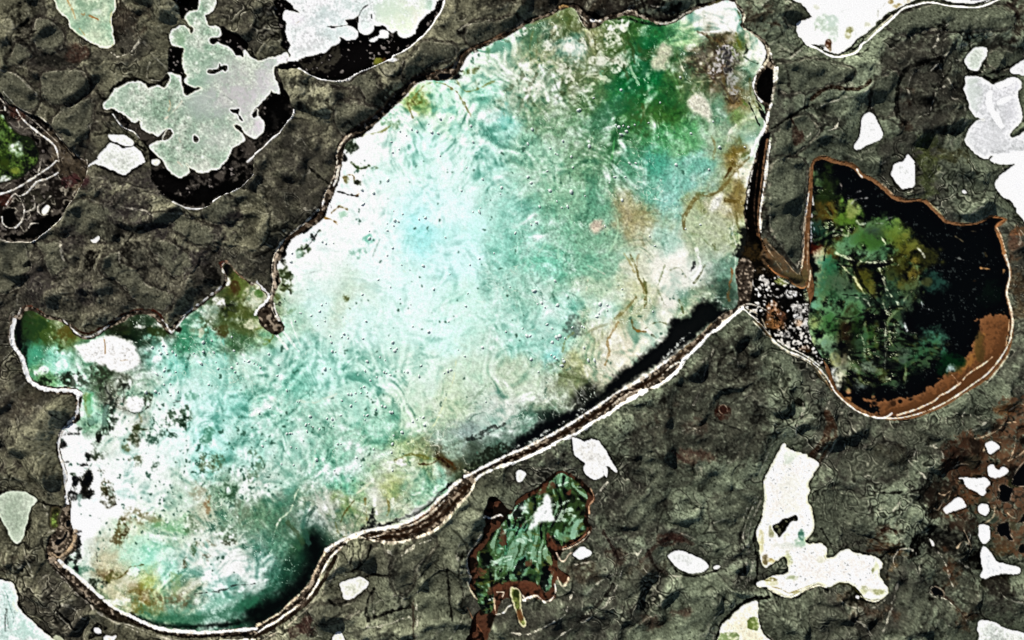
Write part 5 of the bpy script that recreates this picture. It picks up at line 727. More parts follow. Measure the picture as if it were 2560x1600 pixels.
# shore bands of the great lake: bright sand lines with dark wet peat between them
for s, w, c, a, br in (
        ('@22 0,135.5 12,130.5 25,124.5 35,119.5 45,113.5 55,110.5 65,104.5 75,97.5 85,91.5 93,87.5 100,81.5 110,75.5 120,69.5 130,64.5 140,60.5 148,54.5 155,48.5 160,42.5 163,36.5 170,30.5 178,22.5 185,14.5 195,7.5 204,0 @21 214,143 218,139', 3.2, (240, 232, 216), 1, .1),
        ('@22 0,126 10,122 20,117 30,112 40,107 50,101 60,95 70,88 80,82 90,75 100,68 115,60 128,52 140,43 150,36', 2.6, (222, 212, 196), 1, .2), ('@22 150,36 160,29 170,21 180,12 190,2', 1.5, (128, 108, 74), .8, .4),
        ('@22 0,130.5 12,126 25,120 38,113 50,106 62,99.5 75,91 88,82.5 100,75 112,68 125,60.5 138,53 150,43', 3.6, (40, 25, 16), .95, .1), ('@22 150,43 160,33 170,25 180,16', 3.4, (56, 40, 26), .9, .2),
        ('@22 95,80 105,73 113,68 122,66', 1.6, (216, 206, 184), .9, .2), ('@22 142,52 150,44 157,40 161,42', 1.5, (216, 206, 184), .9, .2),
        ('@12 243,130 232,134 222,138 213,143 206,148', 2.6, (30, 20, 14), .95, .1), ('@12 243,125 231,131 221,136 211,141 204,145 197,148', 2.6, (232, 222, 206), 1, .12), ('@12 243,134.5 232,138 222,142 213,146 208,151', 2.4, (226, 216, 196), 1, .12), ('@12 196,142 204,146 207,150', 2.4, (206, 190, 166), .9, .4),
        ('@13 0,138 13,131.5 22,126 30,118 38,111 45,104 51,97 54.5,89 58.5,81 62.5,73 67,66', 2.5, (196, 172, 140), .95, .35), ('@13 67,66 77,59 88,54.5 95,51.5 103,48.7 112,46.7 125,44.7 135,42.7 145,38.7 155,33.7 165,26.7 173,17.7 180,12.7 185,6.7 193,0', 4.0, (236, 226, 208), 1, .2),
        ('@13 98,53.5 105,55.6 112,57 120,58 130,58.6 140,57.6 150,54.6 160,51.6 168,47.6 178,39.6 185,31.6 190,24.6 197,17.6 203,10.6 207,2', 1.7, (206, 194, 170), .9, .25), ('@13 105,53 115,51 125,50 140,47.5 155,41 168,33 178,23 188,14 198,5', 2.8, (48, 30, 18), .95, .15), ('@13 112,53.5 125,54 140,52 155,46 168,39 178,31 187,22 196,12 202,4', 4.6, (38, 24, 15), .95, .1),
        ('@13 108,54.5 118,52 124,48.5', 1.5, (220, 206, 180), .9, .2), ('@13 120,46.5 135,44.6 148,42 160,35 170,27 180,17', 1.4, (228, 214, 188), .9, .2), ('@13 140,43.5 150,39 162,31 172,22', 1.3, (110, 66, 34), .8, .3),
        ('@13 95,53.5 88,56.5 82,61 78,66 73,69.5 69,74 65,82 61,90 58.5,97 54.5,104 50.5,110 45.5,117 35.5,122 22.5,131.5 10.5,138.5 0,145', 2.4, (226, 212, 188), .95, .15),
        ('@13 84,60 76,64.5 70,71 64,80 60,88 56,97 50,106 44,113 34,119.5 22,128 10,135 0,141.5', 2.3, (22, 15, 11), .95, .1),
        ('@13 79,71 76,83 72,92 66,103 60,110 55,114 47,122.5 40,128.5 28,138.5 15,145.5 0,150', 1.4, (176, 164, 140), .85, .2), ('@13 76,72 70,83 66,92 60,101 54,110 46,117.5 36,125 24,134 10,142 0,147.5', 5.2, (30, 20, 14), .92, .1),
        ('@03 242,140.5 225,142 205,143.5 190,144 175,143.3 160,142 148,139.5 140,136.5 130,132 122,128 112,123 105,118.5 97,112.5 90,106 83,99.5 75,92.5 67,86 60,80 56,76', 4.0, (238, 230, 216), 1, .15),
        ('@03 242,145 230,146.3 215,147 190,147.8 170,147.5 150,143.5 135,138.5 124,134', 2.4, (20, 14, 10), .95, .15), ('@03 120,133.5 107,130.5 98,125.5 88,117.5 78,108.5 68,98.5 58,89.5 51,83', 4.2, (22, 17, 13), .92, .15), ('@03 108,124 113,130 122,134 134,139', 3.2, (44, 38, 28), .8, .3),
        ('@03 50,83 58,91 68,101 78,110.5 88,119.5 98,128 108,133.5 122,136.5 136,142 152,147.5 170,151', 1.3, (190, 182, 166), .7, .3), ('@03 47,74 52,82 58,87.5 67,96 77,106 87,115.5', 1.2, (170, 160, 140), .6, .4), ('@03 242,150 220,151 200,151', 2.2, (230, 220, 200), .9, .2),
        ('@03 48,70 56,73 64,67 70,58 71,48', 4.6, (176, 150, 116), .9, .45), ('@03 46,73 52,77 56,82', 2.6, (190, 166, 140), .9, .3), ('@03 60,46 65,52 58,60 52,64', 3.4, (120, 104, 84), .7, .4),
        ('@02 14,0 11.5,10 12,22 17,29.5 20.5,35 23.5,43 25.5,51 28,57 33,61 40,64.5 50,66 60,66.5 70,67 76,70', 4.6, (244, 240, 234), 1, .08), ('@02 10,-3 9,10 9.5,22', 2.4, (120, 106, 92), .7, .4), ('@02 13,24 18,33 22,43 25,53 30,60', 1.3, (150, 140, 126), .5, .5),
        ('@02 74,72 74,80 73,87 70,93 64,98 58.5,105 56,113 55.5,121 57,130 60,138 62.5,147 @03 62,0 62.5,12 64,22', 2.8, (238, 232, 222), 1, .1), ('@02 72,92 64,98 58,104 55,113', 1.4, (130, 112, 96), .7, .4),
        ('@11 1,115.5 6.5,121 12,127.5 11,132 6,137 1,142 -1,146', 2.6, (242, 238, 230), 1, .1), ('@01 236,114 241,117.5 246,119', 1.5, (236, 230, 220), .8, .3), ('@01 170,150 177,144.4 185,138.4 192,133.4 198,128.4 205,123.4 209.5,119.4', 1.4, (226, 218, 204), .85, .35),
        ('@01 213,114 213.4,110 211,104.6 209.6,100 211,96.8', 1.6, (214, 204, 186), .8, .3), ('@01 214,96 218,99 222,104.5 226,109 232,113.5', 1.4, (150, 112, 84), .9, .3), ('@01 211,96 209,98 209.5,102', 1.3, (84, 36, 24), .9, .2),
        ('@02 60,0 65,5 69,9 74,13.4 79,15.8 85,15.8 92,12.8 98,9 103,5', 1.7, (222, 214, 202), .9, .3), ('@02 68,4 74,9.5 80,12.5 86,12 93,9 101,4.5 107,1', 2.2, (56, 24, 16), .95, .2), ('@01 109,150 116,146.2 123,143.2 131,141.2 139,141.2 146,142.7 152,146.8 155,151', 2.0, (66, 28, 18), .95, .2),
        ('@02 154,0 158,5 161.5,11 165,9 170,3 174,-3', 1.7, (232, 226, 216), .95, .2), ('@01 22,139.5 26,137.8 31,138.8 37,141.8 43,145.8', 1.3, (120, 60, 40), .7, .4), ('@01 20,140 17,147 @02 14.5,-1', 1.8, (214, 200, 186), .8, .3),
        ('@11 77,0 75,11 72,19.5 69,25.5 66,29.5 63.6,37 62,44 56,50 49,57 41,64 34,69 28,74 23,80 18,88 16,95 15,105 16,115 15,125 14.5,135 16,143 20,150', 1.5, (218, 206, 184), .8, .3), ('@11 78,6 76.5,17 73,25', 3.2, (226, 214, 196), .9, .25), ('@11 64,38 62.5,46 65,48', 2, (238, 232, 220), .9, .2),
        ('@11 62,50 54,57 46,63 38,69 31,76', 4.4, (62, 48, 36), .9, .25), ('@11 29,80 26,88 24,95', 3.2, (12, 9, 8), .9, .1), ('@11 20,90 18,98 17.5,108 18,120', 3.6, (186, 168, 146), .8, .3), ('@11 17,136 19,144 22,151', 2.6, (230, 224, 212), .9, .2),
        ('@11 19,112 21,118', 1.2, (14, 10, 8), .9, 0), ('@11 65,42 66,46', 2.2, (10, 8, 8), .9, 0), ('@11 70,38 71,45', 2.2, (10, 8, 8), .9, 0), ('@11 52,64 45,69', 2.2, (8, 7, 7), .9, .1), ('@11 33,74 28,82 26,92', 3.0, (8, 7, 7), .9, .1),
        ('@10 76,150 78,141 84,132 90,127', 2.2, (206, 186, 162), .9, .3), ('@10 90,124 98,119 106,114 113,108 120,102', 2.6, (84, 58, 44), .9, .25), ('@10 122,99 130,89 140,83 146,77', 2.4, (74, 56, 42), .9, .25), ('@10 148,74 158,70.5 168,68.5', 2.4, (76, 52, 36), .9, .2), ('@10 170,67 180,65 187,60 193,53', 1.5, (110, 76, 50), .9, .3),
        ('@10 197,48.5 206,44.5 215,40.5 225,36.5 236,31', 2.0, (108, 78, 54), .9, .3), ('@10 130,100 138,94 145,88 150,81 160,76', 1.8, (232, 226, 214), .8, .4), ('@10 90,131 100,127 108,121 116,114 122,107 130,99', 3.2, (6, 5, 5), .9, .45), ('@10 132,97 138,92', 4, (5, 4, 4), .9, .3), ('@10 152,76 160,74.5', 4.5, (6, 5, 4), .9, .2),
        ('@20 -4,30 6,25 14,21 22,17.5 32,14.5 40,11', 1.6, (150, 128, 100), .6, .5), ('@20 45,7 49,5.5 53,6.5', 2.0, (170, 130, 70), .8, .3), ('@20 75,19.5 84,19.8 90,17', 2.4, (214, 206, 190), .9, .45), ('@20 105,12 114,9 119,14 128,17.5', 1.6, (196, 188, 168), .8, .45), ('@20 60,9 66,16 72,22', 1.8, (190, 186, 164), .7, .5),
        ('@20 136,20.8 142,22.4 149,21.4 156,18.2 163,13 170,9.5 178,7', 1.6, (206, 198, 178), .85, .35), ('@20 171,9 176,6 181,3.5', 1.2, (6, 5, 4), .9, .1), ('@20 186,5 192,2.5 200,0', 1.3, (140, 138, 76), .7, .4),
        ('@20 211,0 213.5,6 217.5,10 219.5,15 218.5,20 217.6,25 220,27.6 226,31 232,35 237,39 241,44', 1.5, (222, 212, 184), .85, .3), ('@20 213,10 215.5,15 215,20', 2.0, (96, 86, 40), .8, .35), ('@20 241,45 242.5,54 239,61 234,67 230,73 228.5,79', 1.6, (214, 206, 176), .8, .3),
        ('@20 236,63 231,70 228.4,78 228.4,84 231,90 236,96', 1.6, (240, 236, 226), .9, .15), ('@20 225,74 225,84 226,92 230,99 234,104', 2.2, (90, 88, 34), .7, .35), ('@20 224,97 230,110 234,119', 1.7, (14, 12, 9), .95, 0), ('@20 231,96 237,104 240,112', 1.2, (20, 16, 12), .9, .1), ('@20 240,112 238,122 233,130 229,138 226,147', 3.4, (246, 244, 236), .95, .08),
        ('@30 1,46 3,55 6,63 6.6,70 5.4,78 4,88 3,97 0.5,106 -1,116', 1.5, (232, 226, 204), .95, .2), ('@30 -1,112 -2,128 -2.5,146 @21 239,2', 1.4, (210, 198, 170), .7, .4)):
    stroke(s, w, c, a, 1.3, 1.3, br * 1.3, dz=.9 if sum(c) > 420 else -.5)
# black lagoon and bank on the east shore
fill('@20 240,65 236,70 232,76 231,83 233,90 238,96 244,98 @30 3,92 5,80 6,70 4,65', (5, 5, 5), .96, 1.6, 1.4)
fill('@20 233,103 237,105 240,110 240,116 236,110', (10, 8, 6), .9, 1.4, 1)
fill('@20 237,128 243,128 @21 242,-2 238,10 236,30 234,48 233,64 236,76 240,84 236,88 229,80 224,72 222,62 220,50 221,40 222.5,28 224.5,18 227,9 230,1 @20 233,138', (7, 6, 5), .97, 2, 2)
for s, w, c, a, br in (('@20 241,132 @21 237.5,4 236,18 234,34 232.5,50 233,66 236,78 242,90', 2.0, (116, 84, 56), .9, .25), ('@20 243,134 @21 240,6 238.5,20 236,38 234.3,54 235,68', 1.5, (236, 228, 208), .9, .2), ('@21 233,4 231,20 229,40 229,56 231,68', 1.2, (66, 46, 32), .8, .4), ('@21 227,8 225,20 223,34 221.5,46', 2.2, (225, 222, 212), .7, .75),
                       ('@21 232,70 237,80 241,90 @31 3,98', 3.4, (92, 60, 34), .95, .2), ('@21 236,74 240,82 246,92', 1.2, (214, 196, 164), .8, .3)):
    stroke(s, w, c, a, 1.3, .8, br, dz=.5)

blob(226, 82, 9, 12, (6, 6, 5), .9, tile=(2, 1), nw=.7)
blob(233, 92, 7, 6, (10, 9, 7), .8, tile=(2, 1), nw=.7)
blob(228, 88, 7, 5, (60, 44, 18), .6, tile=(2, 1), nw=.8, speck=.5)

# things that lie on the great lake's bed: pale sandbars
def sandbar(s, label, c, group=None, sp=.25):
    sl, d = region(s, 'sandbar', label, 'sand', cat='sandbar', group=group, water=False, rough=1.8)
    w_ = 6.0 if min(c) > 235 else 8.0
    A = ss(-w_, w_, d) * (1 if min(c) > 235 else .85)
    n = 1 + .05 * W1[sl] + .05 * N3[sl]
    col[sl] += (C(*c) * n[..., None] - col[sl]) * A[..., None]
    n = (.6 * N3[sl] + .6 * N6[sl])
    mix(sl, [v * .72 for v in c], A * ss(.4, 1.2, n) * sp)
    wd[sl][d > 0] = np.minimum(wd[sl][d > 0], 9)
    ZB.append((sl, -ss(-2, 5, d) * .9))
    return sl, d


sandbar('@02 70,25 75,23 82,22 88,19 94,16 100,15 106,14.5 111,16 118,18.5 124,21 128,25 130,31 132,36 132,41 127,45 120,48 112,48.5 104,47 98,43 92,41 84,40 78,36 74,30', 'wide white sandbar with an orange streak in the west arm of the great lake', (254, 252, 248), sp=.05)
stroke('@02 98.5,18 99.4,25 99.3,32', 1.3, (206, 160, 96), .95, 1.0)
stroke('@02 114,38.5 121,37.5', .9, (214, 180, 130), .8, 1.0)
sandbar('@20 136,48 139,42 143,40 148,42 151,48 149,56 146,62 143,66 136,66 131,61 132,55 136,52', 'cream oval sandbar beside the emerald weed patch', (206, 202, 174), sp=.6)
sandbar('@20 170,90 176,88 181,91 186,98 188,106 188,114 182,112 175,108 169,104 166,98 167,93', 'pinkish leaf-shaped sandbar in the north-east of the great lake', (232, 222, 206), sp=.4)
sandbar('@21 75,60 80,57 85,58 86,63 83,67 78,69 74,65', 'small round pink sandbar in the middle of the great lake', (214, 190, 170), sp=.6)
sandbar('@21 190,38 196,34 199,32 198,38 195,44 190,48 187,46', 'white drop-shaped sandbar beside the brown silt plume', (228, 228, 220), sp=.3)
sandbar('@02 121,74 127,72 133,73 136,78 134,84 130,87 124,86 121,81', 'round white sandbar ringed by dark weed on its south side', (253, 252, 248), sp=.05)
sandbar('@20 94,144 100,142.5 104,144 100,146 96,147 94,146', 'small pale wedge of sand casting a dark shadow in green water', (214, 222, 206), sp=.2)
sandbar('@12 131,134 136,131 141,131 139,135 141,136 138,138 134,136', 'small white sand islet at the edge of the olive weed streak', (250, 248, 242), sp=.1)

# ------------------------------------------------------------------ the black lake in the east
R_S = ('@31 44,2 42.5,10 42.5,22 42,34 41,46 40,58 39.5,70 39,82 39.5,94 41,106 43,114 44,125 40,136 38,151 @32 38,5 42,20 48,30 57,44 61,54 64,62 69,70 75,75 83,80 91,85 100,88.5 110,91.5 120,92.5 130,91.5 142,89 153,85 164,80 175,74 185,68 194,62 203,56.5 210,50 218,41 224,32 227.5,22 229,12 229.5,0 @31 229,147 227,140 225.5,133 224,125 225.5,118 227.5,110 227,103 224,95 221,86 219,78 216,70 214,64 216,60 220,57.5 222.5,56.2 217,55.2 210,54.5 206,57 200,59.5 193,61.5 184,62 176,61 167,59 162,54.5 157,49.5 152,44.5 147,40.5 140,39 132,40 125,39.5 118,37 112,32 107,27 101,22.5 95,19 88,16 84.5,13 81,9 75,6 67,4 60,2.5 55,0 52,-1 48,0')
R_BANK = ('@31 41,2 38.5,14 37,30 35.5,46 34.5,60 33,76 32.5,92 30.5,104 33,112 36,120 @32 58,60 61,66 68,74 78,82 88,87.5 98,91 108,93.5 118,95 130,94 142,91.5 154,87 166,82 177,75.5 188,68 199,61.5 210,54 219,44 226,34 230,22 231.5,10 231,0 @31 231,147 229,138 227.5,132 226,124 227.5,118 229.5,110 229,102 226,94 223,84 221,74 219,68 216.5,64 220,61.5 225.5,56 217,53 210,52 206,54.5 200,57.5 193,59.5 184,59.5 176,58.5 168,56.5 163,51 158,46 153,41 148,37 140,36.5 132,37 126,36 119,33.5 114,29 108,23.5 102,19 96,15.5 89,12.5 86,8 82,4.5 75,2 67,0 @30 60,149.5 54,147 47,148')
sl, d = region(R_BANK, 'shore', 'rusty brown peat bank ringing the black eastern lake', 'ground', kind='structure', water=False, rough=.7)
A = ss(-1.5, 1.5, d)
n = N6[sl] * .6 + N3[sl] * .6
mix(sl, (112, 76, 46), A)
mix(sl, (78, 50, 28), A * .6 * ss(.2, 1.0, n))
zz[sl] += (1.0 + .4 * N3[sl] - zz[sl]) * A
sl, d = region(R_S, 'lake', 'black half-moon lake with green weed and a rusty shelf, in the east', 'water', kind='structure', rough=.8)
RM = np.zeros((NY, NX), np.float32)
RM[sl] = ss(-1.2, 1.2, d)
mix(sl, (3, 4, 4), RM[sl])
n = .6 * W1[sl] + .5 * N3[sl] + .4 * F8[sl]
mix(sl, (44, 52, 50), RM[sl] * .55 * ss(1.2, 2.2, n))
# rusty shelf along the south-east
fill('@32 229,0 222,-6 212,-5 200,-3 198,1 201,7 199,12 197,18 193,26 188,34 183,42 178,46 172,51 163,57 155,63 147,67 140,71 134,74 124,74 116,75 106,76 96,74 90,76 97,80 104,84 100,89 110,92 120,93 142,89 164,80 185,68 203,57 218,41 227,22', (118, 74, 40), .95, 2.5, 4, .1, mask=RM)
fill('@32 150,72 165,65 180,56 192,46 204,38 214,26 222,10 226,10 222,30 212,46 198,58 180,70 160,80 140,87 120,91 106,90 104,84 120,84 136,80', (84, 52, 27), .85, 4, 5, .3, mask=RM)
fill('@32 178,48 186,42 194,30 200,16 204,14 202,26 196,38 188,46 182,50', (140, 94, 40), .7, 3, 4, .4, mask=RM)
for x, y, rx, ry, c, a in ((135, 75, 3, 2, (2, 3, 3), .9), (100, 79, 4, 3, (2, 3, 3), .9), (118, 79, 3, 3, (40, 24, 12), .8), (86, 80, 4, 2, (3, 3, 3), .9), (125, 77, 2, 2, (4, 4, 4), .9), (104, 76, 3, 1.5, (4, 4, 4), .9), (200, 24, 4, 10, (60, 52, 22), .6), (76, 67, 3, 3, (180, 120, 76), .9), (75, 75, 3, 3, (150, 100, 52), .9)):
    blob(x, y, rx, ry, c, a, tile=(3, 2), mask=RM)
WEED = np.zeros((NY, NX), np.float32)
q = curve(U('@31 44,20 56,24 62,40 80,44 96,58 118,62 136,76 146,92 148,110 140,130 128,146 @32 124,10 140,22 160,16 164,26 150,44 130,50 110,58 84,62 66,62 58,46 42,20 40,4 @31 41,120 46,100 46,70 44,40'), True)
sl = window(q, 60)
WEED[sl] = ss(-16, 22, sdist(q, 58, sl) + 9 * F8[sl] + 9 * F20[sl])
WEED *= RM
wl = np.exp(-((PX - 2040) / 130) ** 2)
s1 = .80 * warped(nz(17, 91, 1.25, .35), 10, 98, 99) + .30 * nz(7, 92, 1.0, .5) + .35 * F20
s2 = .80 * warped(nz(16, 93, .45, 1.2), 14, 94, 95) + .25 * nz(7, 96) + .35 * fbm(40, 97)
for f, c, t, a in ((s1, (36, 56, 28), .1, .40), (s2, (84, 92, 30), .7, .40), (s1, (80, 122, 92), .9, .45), (s2, (128, 156, 132), 1.35, .45), (-s1, (4, 5, 4), .75, .75), (-s2, (4, 5, 4), 1.0, .7)):
    col += (C(*c) - col) * (WEED * a * ss(t - .6 * wl - .05, t + .6, f))[..., None]
wf = np.exp(-((s1 - .55) / .10) ** 2) * np.clip(.1 + .7 * N12, 0, 1) * WEED
col += (C(206, 216, 204) - col) * (.7 * wf)[..., None]

# weed and silt shapes
for x, y, rx, ry, rot, c, a, sp, t in (
        (55, 30, 7, 16, 0, (30, 46, 14), .75, .5, (3, 1)), (52, 52, 6, 8, 0, (76, 60, 18), .75, .5, (3, 1)), (62, 52, 5, 8, 0, (98, 66, 20), .75, .4, (3, 1)), (72, 55, 9, 10, 40, (84, 124, 42), .9, .35, (3, 1)), (79, 47, 4, 5, 0, (132, 142, 78), .8, .35, (3, 1)), (55, 66, 10, 6, 0, (26, 60, 48), .8, .5, (3, 1)), (46, 82, 5, 5, 0, (74, 20, 6), .9, .2, (3, 1)), (66, 74, 4, 4, 0, (84, 60, 22), .7, .3, (3, 1)), (60, 88, 6, 6, 0, (120, 86, 34), .8, .35, (3, 1)), (50, 90, 4, 5, 0, (196, 196, 160), .8, .4, (3, 1)),
        (84, 72, 6, 4, 0, (130, 110, 50), .7, .4, (3, 1)), (112, 66, 10, 6, 20, (84, 130, 62), .85, .35, (3, 1)), (124, 74, 10, 8, 30, (96, 118, 44), .8, .4, (3, 1)), (132, 84, 8, 9, 20, (100, 102, 36), .75, .4, (3, 1)), (100, 63, 8, 3, 0, (70, 90, 60), .6, .5, (3, 1)), (145, 94, 12, 6, 0, (58, 60, 18), .6, .5, (3, 1)), (122, 94, 8, 6, 0, (60, 60, 14), .7, .4, (3, 1)), (138, 102, 4, 7, 0, (124, 110, 44), .8, .3, (3, 1)),
        (86, 82, 18, 9, 8, (74, 116, 66), .85, .35, (3, 1)), (78, 79, 6, 5, 0, (70, 130, 110), .6, .4, (3, 1)), (90, 88, 22, 6, 10, (106, 156, 130), .8, .4, (3, 1)), (108, 88, 9, 6, 0, (70, 120, 92), .8, .4, (3, 1)), (100, 74, 6, 5, 0, (48, 66, 56), .8, .4, (3, 1)), (95, 80, 10, 5, 0, (60, 110, 44), .7, .4, (3, 1)),
        (52, 118, 5, 16, 0, (128, 158, 118), .85, .35, (3, 1)), (60, 102, 5, 8, 0, (44, 120, 92), .85, .35, (3, 1)), (66, 125, 12, 16, 10, (54, 104, 74), .85, .4, (3, 1)), (72, 116, 9, 9, 0, (78, 98, 84), .75, .55, (3, 1)), (82, 132, 12, 9, 10, (60, 92, 76), .8, .5, (3, 1)), (64, 142, 14, 9, 0, (96, 150, 116), .85, .35, (3, 1)), (76, 146, 10, 6, 0, (76, 130, 88), .8, .4, (3, 1)), (86, 104, 6, 7, 0, (40, 36, 10), .7, .4, (3, 1)), (92, 112, 7, 7, 0, (78, 80, 24), .75, .4, (3, 1)), (100, 122, 3, 5, 0, (100, 100, 40), .7, .3, (3, 1)),
        (117, 114, 5, 12, -20, (56, 92, 72), .8, .45, (3, 1)), (118, 104, 8, 6, 0, (56, 56, 16), .6, .4, (3, 1)), (130, 118, 8, 3, 0, (90, 84, 30), .7, .4, (3, 1)), (158, 115, 8, 8, 0, (30, 66, 54), .7, .6, (3, 1)), (135, 128, 6, 9, 30, (70, 96, 66), .7, .5, (3, 1)), (150, 115, 3, 3, 0, (64, 58, 22), .6, .3, (3, 1)), (115, 132, 6, 8, -30, (40, 66, 56), .7, .6, (3, 1)), (195, 114, 3, 3, 0, (40, 26, 8), .7, .3, (3, 1)), (210, 125, 8, 6, 0, (6, 16, 8), .6, .4, (3, 1)),
        (50, 8, 10, 10, 0, (92, 146, 100), .85, .4, (3, 2)), (44, 3, 6, 6, 0, (170, 190, 130), .8, .35, (3, 2)), (60, 6, 8, 10, 0, (56, 110, 60), .8, .45, (3, 2)), (52, 20, 10, 8, 0, (140, 180, 150), .8, .45, (3, 2)), (48, 32, 7, 6, 0, (126, 176, 150), .8, .35, (3, 2)), (58, 27, 6, 7, 0, (104, 140, 124), .8, .5, (3, 2)), (54, 40, 3, 4, 0, (110, 140, 80), .8, .4, (3, 2)), (40, 22, 4, 6, 0, (160, 170, 110), .7, .3, (3, 2)),
        (74, 10, 7, 14, 0, (40, 24, 10), .7, .4, (3, 2)), (84, 12, 6, 12, 0, (30, 60, 24), .7, .55, (3, 2)), (98, 14, 6, 8, 0, (44, 84, 36), .8, .45, (3, 2)), (90, 24, 4, 14, 0, (60, 100, 80), .7, .6, (3, 2)), (102, 8, 3, 10, 0, (60, 60, 20), .6, .5, (3, 2)), (116, 4, 4, 8, 0, (60, 84, 70), .6, .6, (3, 2)), (122, 6, 4, 8, 0, (90, 120, 96), .7, .6, (3, 2)),
        (155, 20, 10, 8, -30, (54, 104, 80), .85, .5, (3, 2)), (145, 32, 14, 8, -20, (44, 92, 66), .8, .5, (3, 2)), (135, 44, 9, 5, 0, (26, 56, 36), .7, .5, (3, 2)), (128, 33, 7, 6, 0, (84, 104, 100), .6, .7, (3, 2)), (172, 42, 8, 6, 0, (8, 44, 16), .8, .3, (3, 2)), (173, 46, 3, 2.5, 0, (160, 176, 176), .8, .6, (3, 2)),
        (66, 54, 6, 7, 0, (214, 216, 216), .85, .5, (3, 2)), (66, 62, 4, 4, 0, (206, 206, 206), .8, .5, (3, 2)), (74, 42, 9, 4, 15, (134, 150, 138), .8, .65, (3, 2)), (88, 46, 8, 4, 0, (140, 160, 156), .8, .65, (3, 2)), (98, 44, 6, 4, 0, (120, 146, 136), .7, .7, (3, 2)), (86, 60, 5, 4, 0, (96, 112, 102), .7, .7, (3, 2)), (70, 38, 4, 3, 0, (170, 160, 150), .7, .5, (3, 2)), (62, 38, 4, 4, 0, (160, 166, 120), .8, .4, (3, 2)), (110, 40, 10, 8, 0, (40, 50, 46), .5, .8, (3, 2)), (80, 30, 10, 8, 0, (30, 40, 30), .5, .7, (3, 2))):
    blob(x, y, rx * 1.15, ry * 1.15, c, min(1, a * 1.1), rot=rot, tile=t, speck=sp * .5, mask=RM, hard=.05, nw=.7)
for s, w, c, a, br in (('@31 65,88 76,93 88,96 100,97 112,96 117,94', 2.4, (220, 232, 222), .85, .45), ('@31 68,98 76,106 82,112 86,119 91,126', 2.4, (226, 228, 206), .9, .3), ('@31 105,103 109,112 112,122 118,130 123,136', 1.8, (206, 216, 206), .8, .45), ('@31 83,130 92,132 97,139', 1.8, (180, 190, 190), .8, .5), ('@31 107,132 111,140 115,148', 2.2, (196, 204, 196), .85, .5), ('@31 128,134 132,128 136,124', 2, (190, 196, 150), .7, .4),
                       ('@31 145,134 147,143 146,136 152,141', 1.3, (160, 170, 170), .8, .4), ('@31 141,83 146,88 148,92', 1.6, (206, 206, 196), .85, .3), ('@31 84,58 87,61 92,60', 1.4, (190, 206, 196), .8, .3), ('@31 107,73 111,79 110,80', 1.6, (226, 230, 226), .9, .2), ('@31 78,42 84,37 94,36', .9, (150, 150, 146), .7, .5), ('@31 73,39 80,33 90,28', .9, (140, 140, 140), .6, .6), ('@31 86,46 94,43', .8, (120, 126, 120), .7, .4), ('@31 98,59 108,60 110,57 118,54 125,54', .9, (150, 154, 154), .6, .5), ('@31 124,65 130,66', .9, (170, 180, 176), .7, .4), ('@31 62,72 68,70 75,72 76,67', 1.6, (190, 200, 190), .8, .4), ('@31 62,67 66,63 70,66', 1.4, (190, 204, 200), .8, .3), ('@31 68,22 70,30 66,36', .8, (140, 130, 120), .7, .5),
                       ('@31 42,26 41.8,34 42.2,42', 1.4, (226, 224, 226), .9, .2), ('@31 41,44 41.5,52 40.5,60 41,70 40.5,78', 1.3, (200, 198, 206), .8, .45), ('@31 42,58 44,66', 1.1, (170, 176, 190), .7, .5), ('@31 65,98 66,108 64,118', 1.6, (20, 40, 28), .7, .3), ('@31 66,99 84,101 104,99 118,98', 2.0, (3, 3, 3), .95, 0), ('@31 83,104 88,116 96,126 104,136 112,150', 3.4, (4, 4, 3), .9, .15), ('@31 101,102 103,116 106,130', 3.2, (4, 4, 3), .9, .15), ('@31 70,127 86,128 104,127', 1.5, (5, 6, 5), .9, .2), ('@31 54,84 53,95', 2.0, (6, 6, 4), .9, .1),
                       ('@31 64,148 76,150 90,146 98,150', 2.4, (4, 5, 4), .85, .2), ('@31 177,72 184,77', 1.2, (96, 84, 54), .8, .3), ('@31 201.5,102 209,103', 2.0, (176, 124, 66), .95, .1), ('@31 223,104 222,107', 1.4, (170, 120, 64), .9, .1), ('@31 192,67 196,67.5', .8, (70, 60, 40), .8, .2), ('@31 173,91 180,93 187,95', .7, (120, 124, 116), .7, .4), ('@31 205,88 207,91', 1, (60, 50, 24), .8, .2), ('@31 152,80 158,86', 1.4, (40, 44, 20), .6, .4),
                       ('@32 110,0 111,8 111,14', 1.8, (190, 200, 196), .8, .5), ('@32 129,3 131,11', 1.4, (206, 216, 212), .85, .3), ('@32 110,16 111,30 111,44 112,56', 1.4, (110, 120, 120), .7, .7), ('@32 88,14 91,24 91,35', 2.0, (160, 176, 166), .8, .55), ('@32 76,34 78,38', 1.2, (190, 200, 200), .8, .3), ('@32 119,4 121,12', 1.2, (140, 160, 146), .7, .5), ('@32 174,52 180,59', .9, (196, 176, 150), .8, .3), ('@32 106,-4 107,12 106,28', 2.4, (4, 4, 4), .8, .3), ('@32 68,10 69,24 70,34', 2.2, (5, 6, 5), .85, .3),
                       ('@32 36,0 34.5,6 35.5,12', 1.4, (226, 226, 226), .9, .2)):
    stroke(s, w, c, a * .85, 1.7, 1.4, min(1, br * 1.2), mask=RM)
col *= 1 - (RM * WEED * .9)[..., None] * np.array((.08, .10, .26), np.float32)
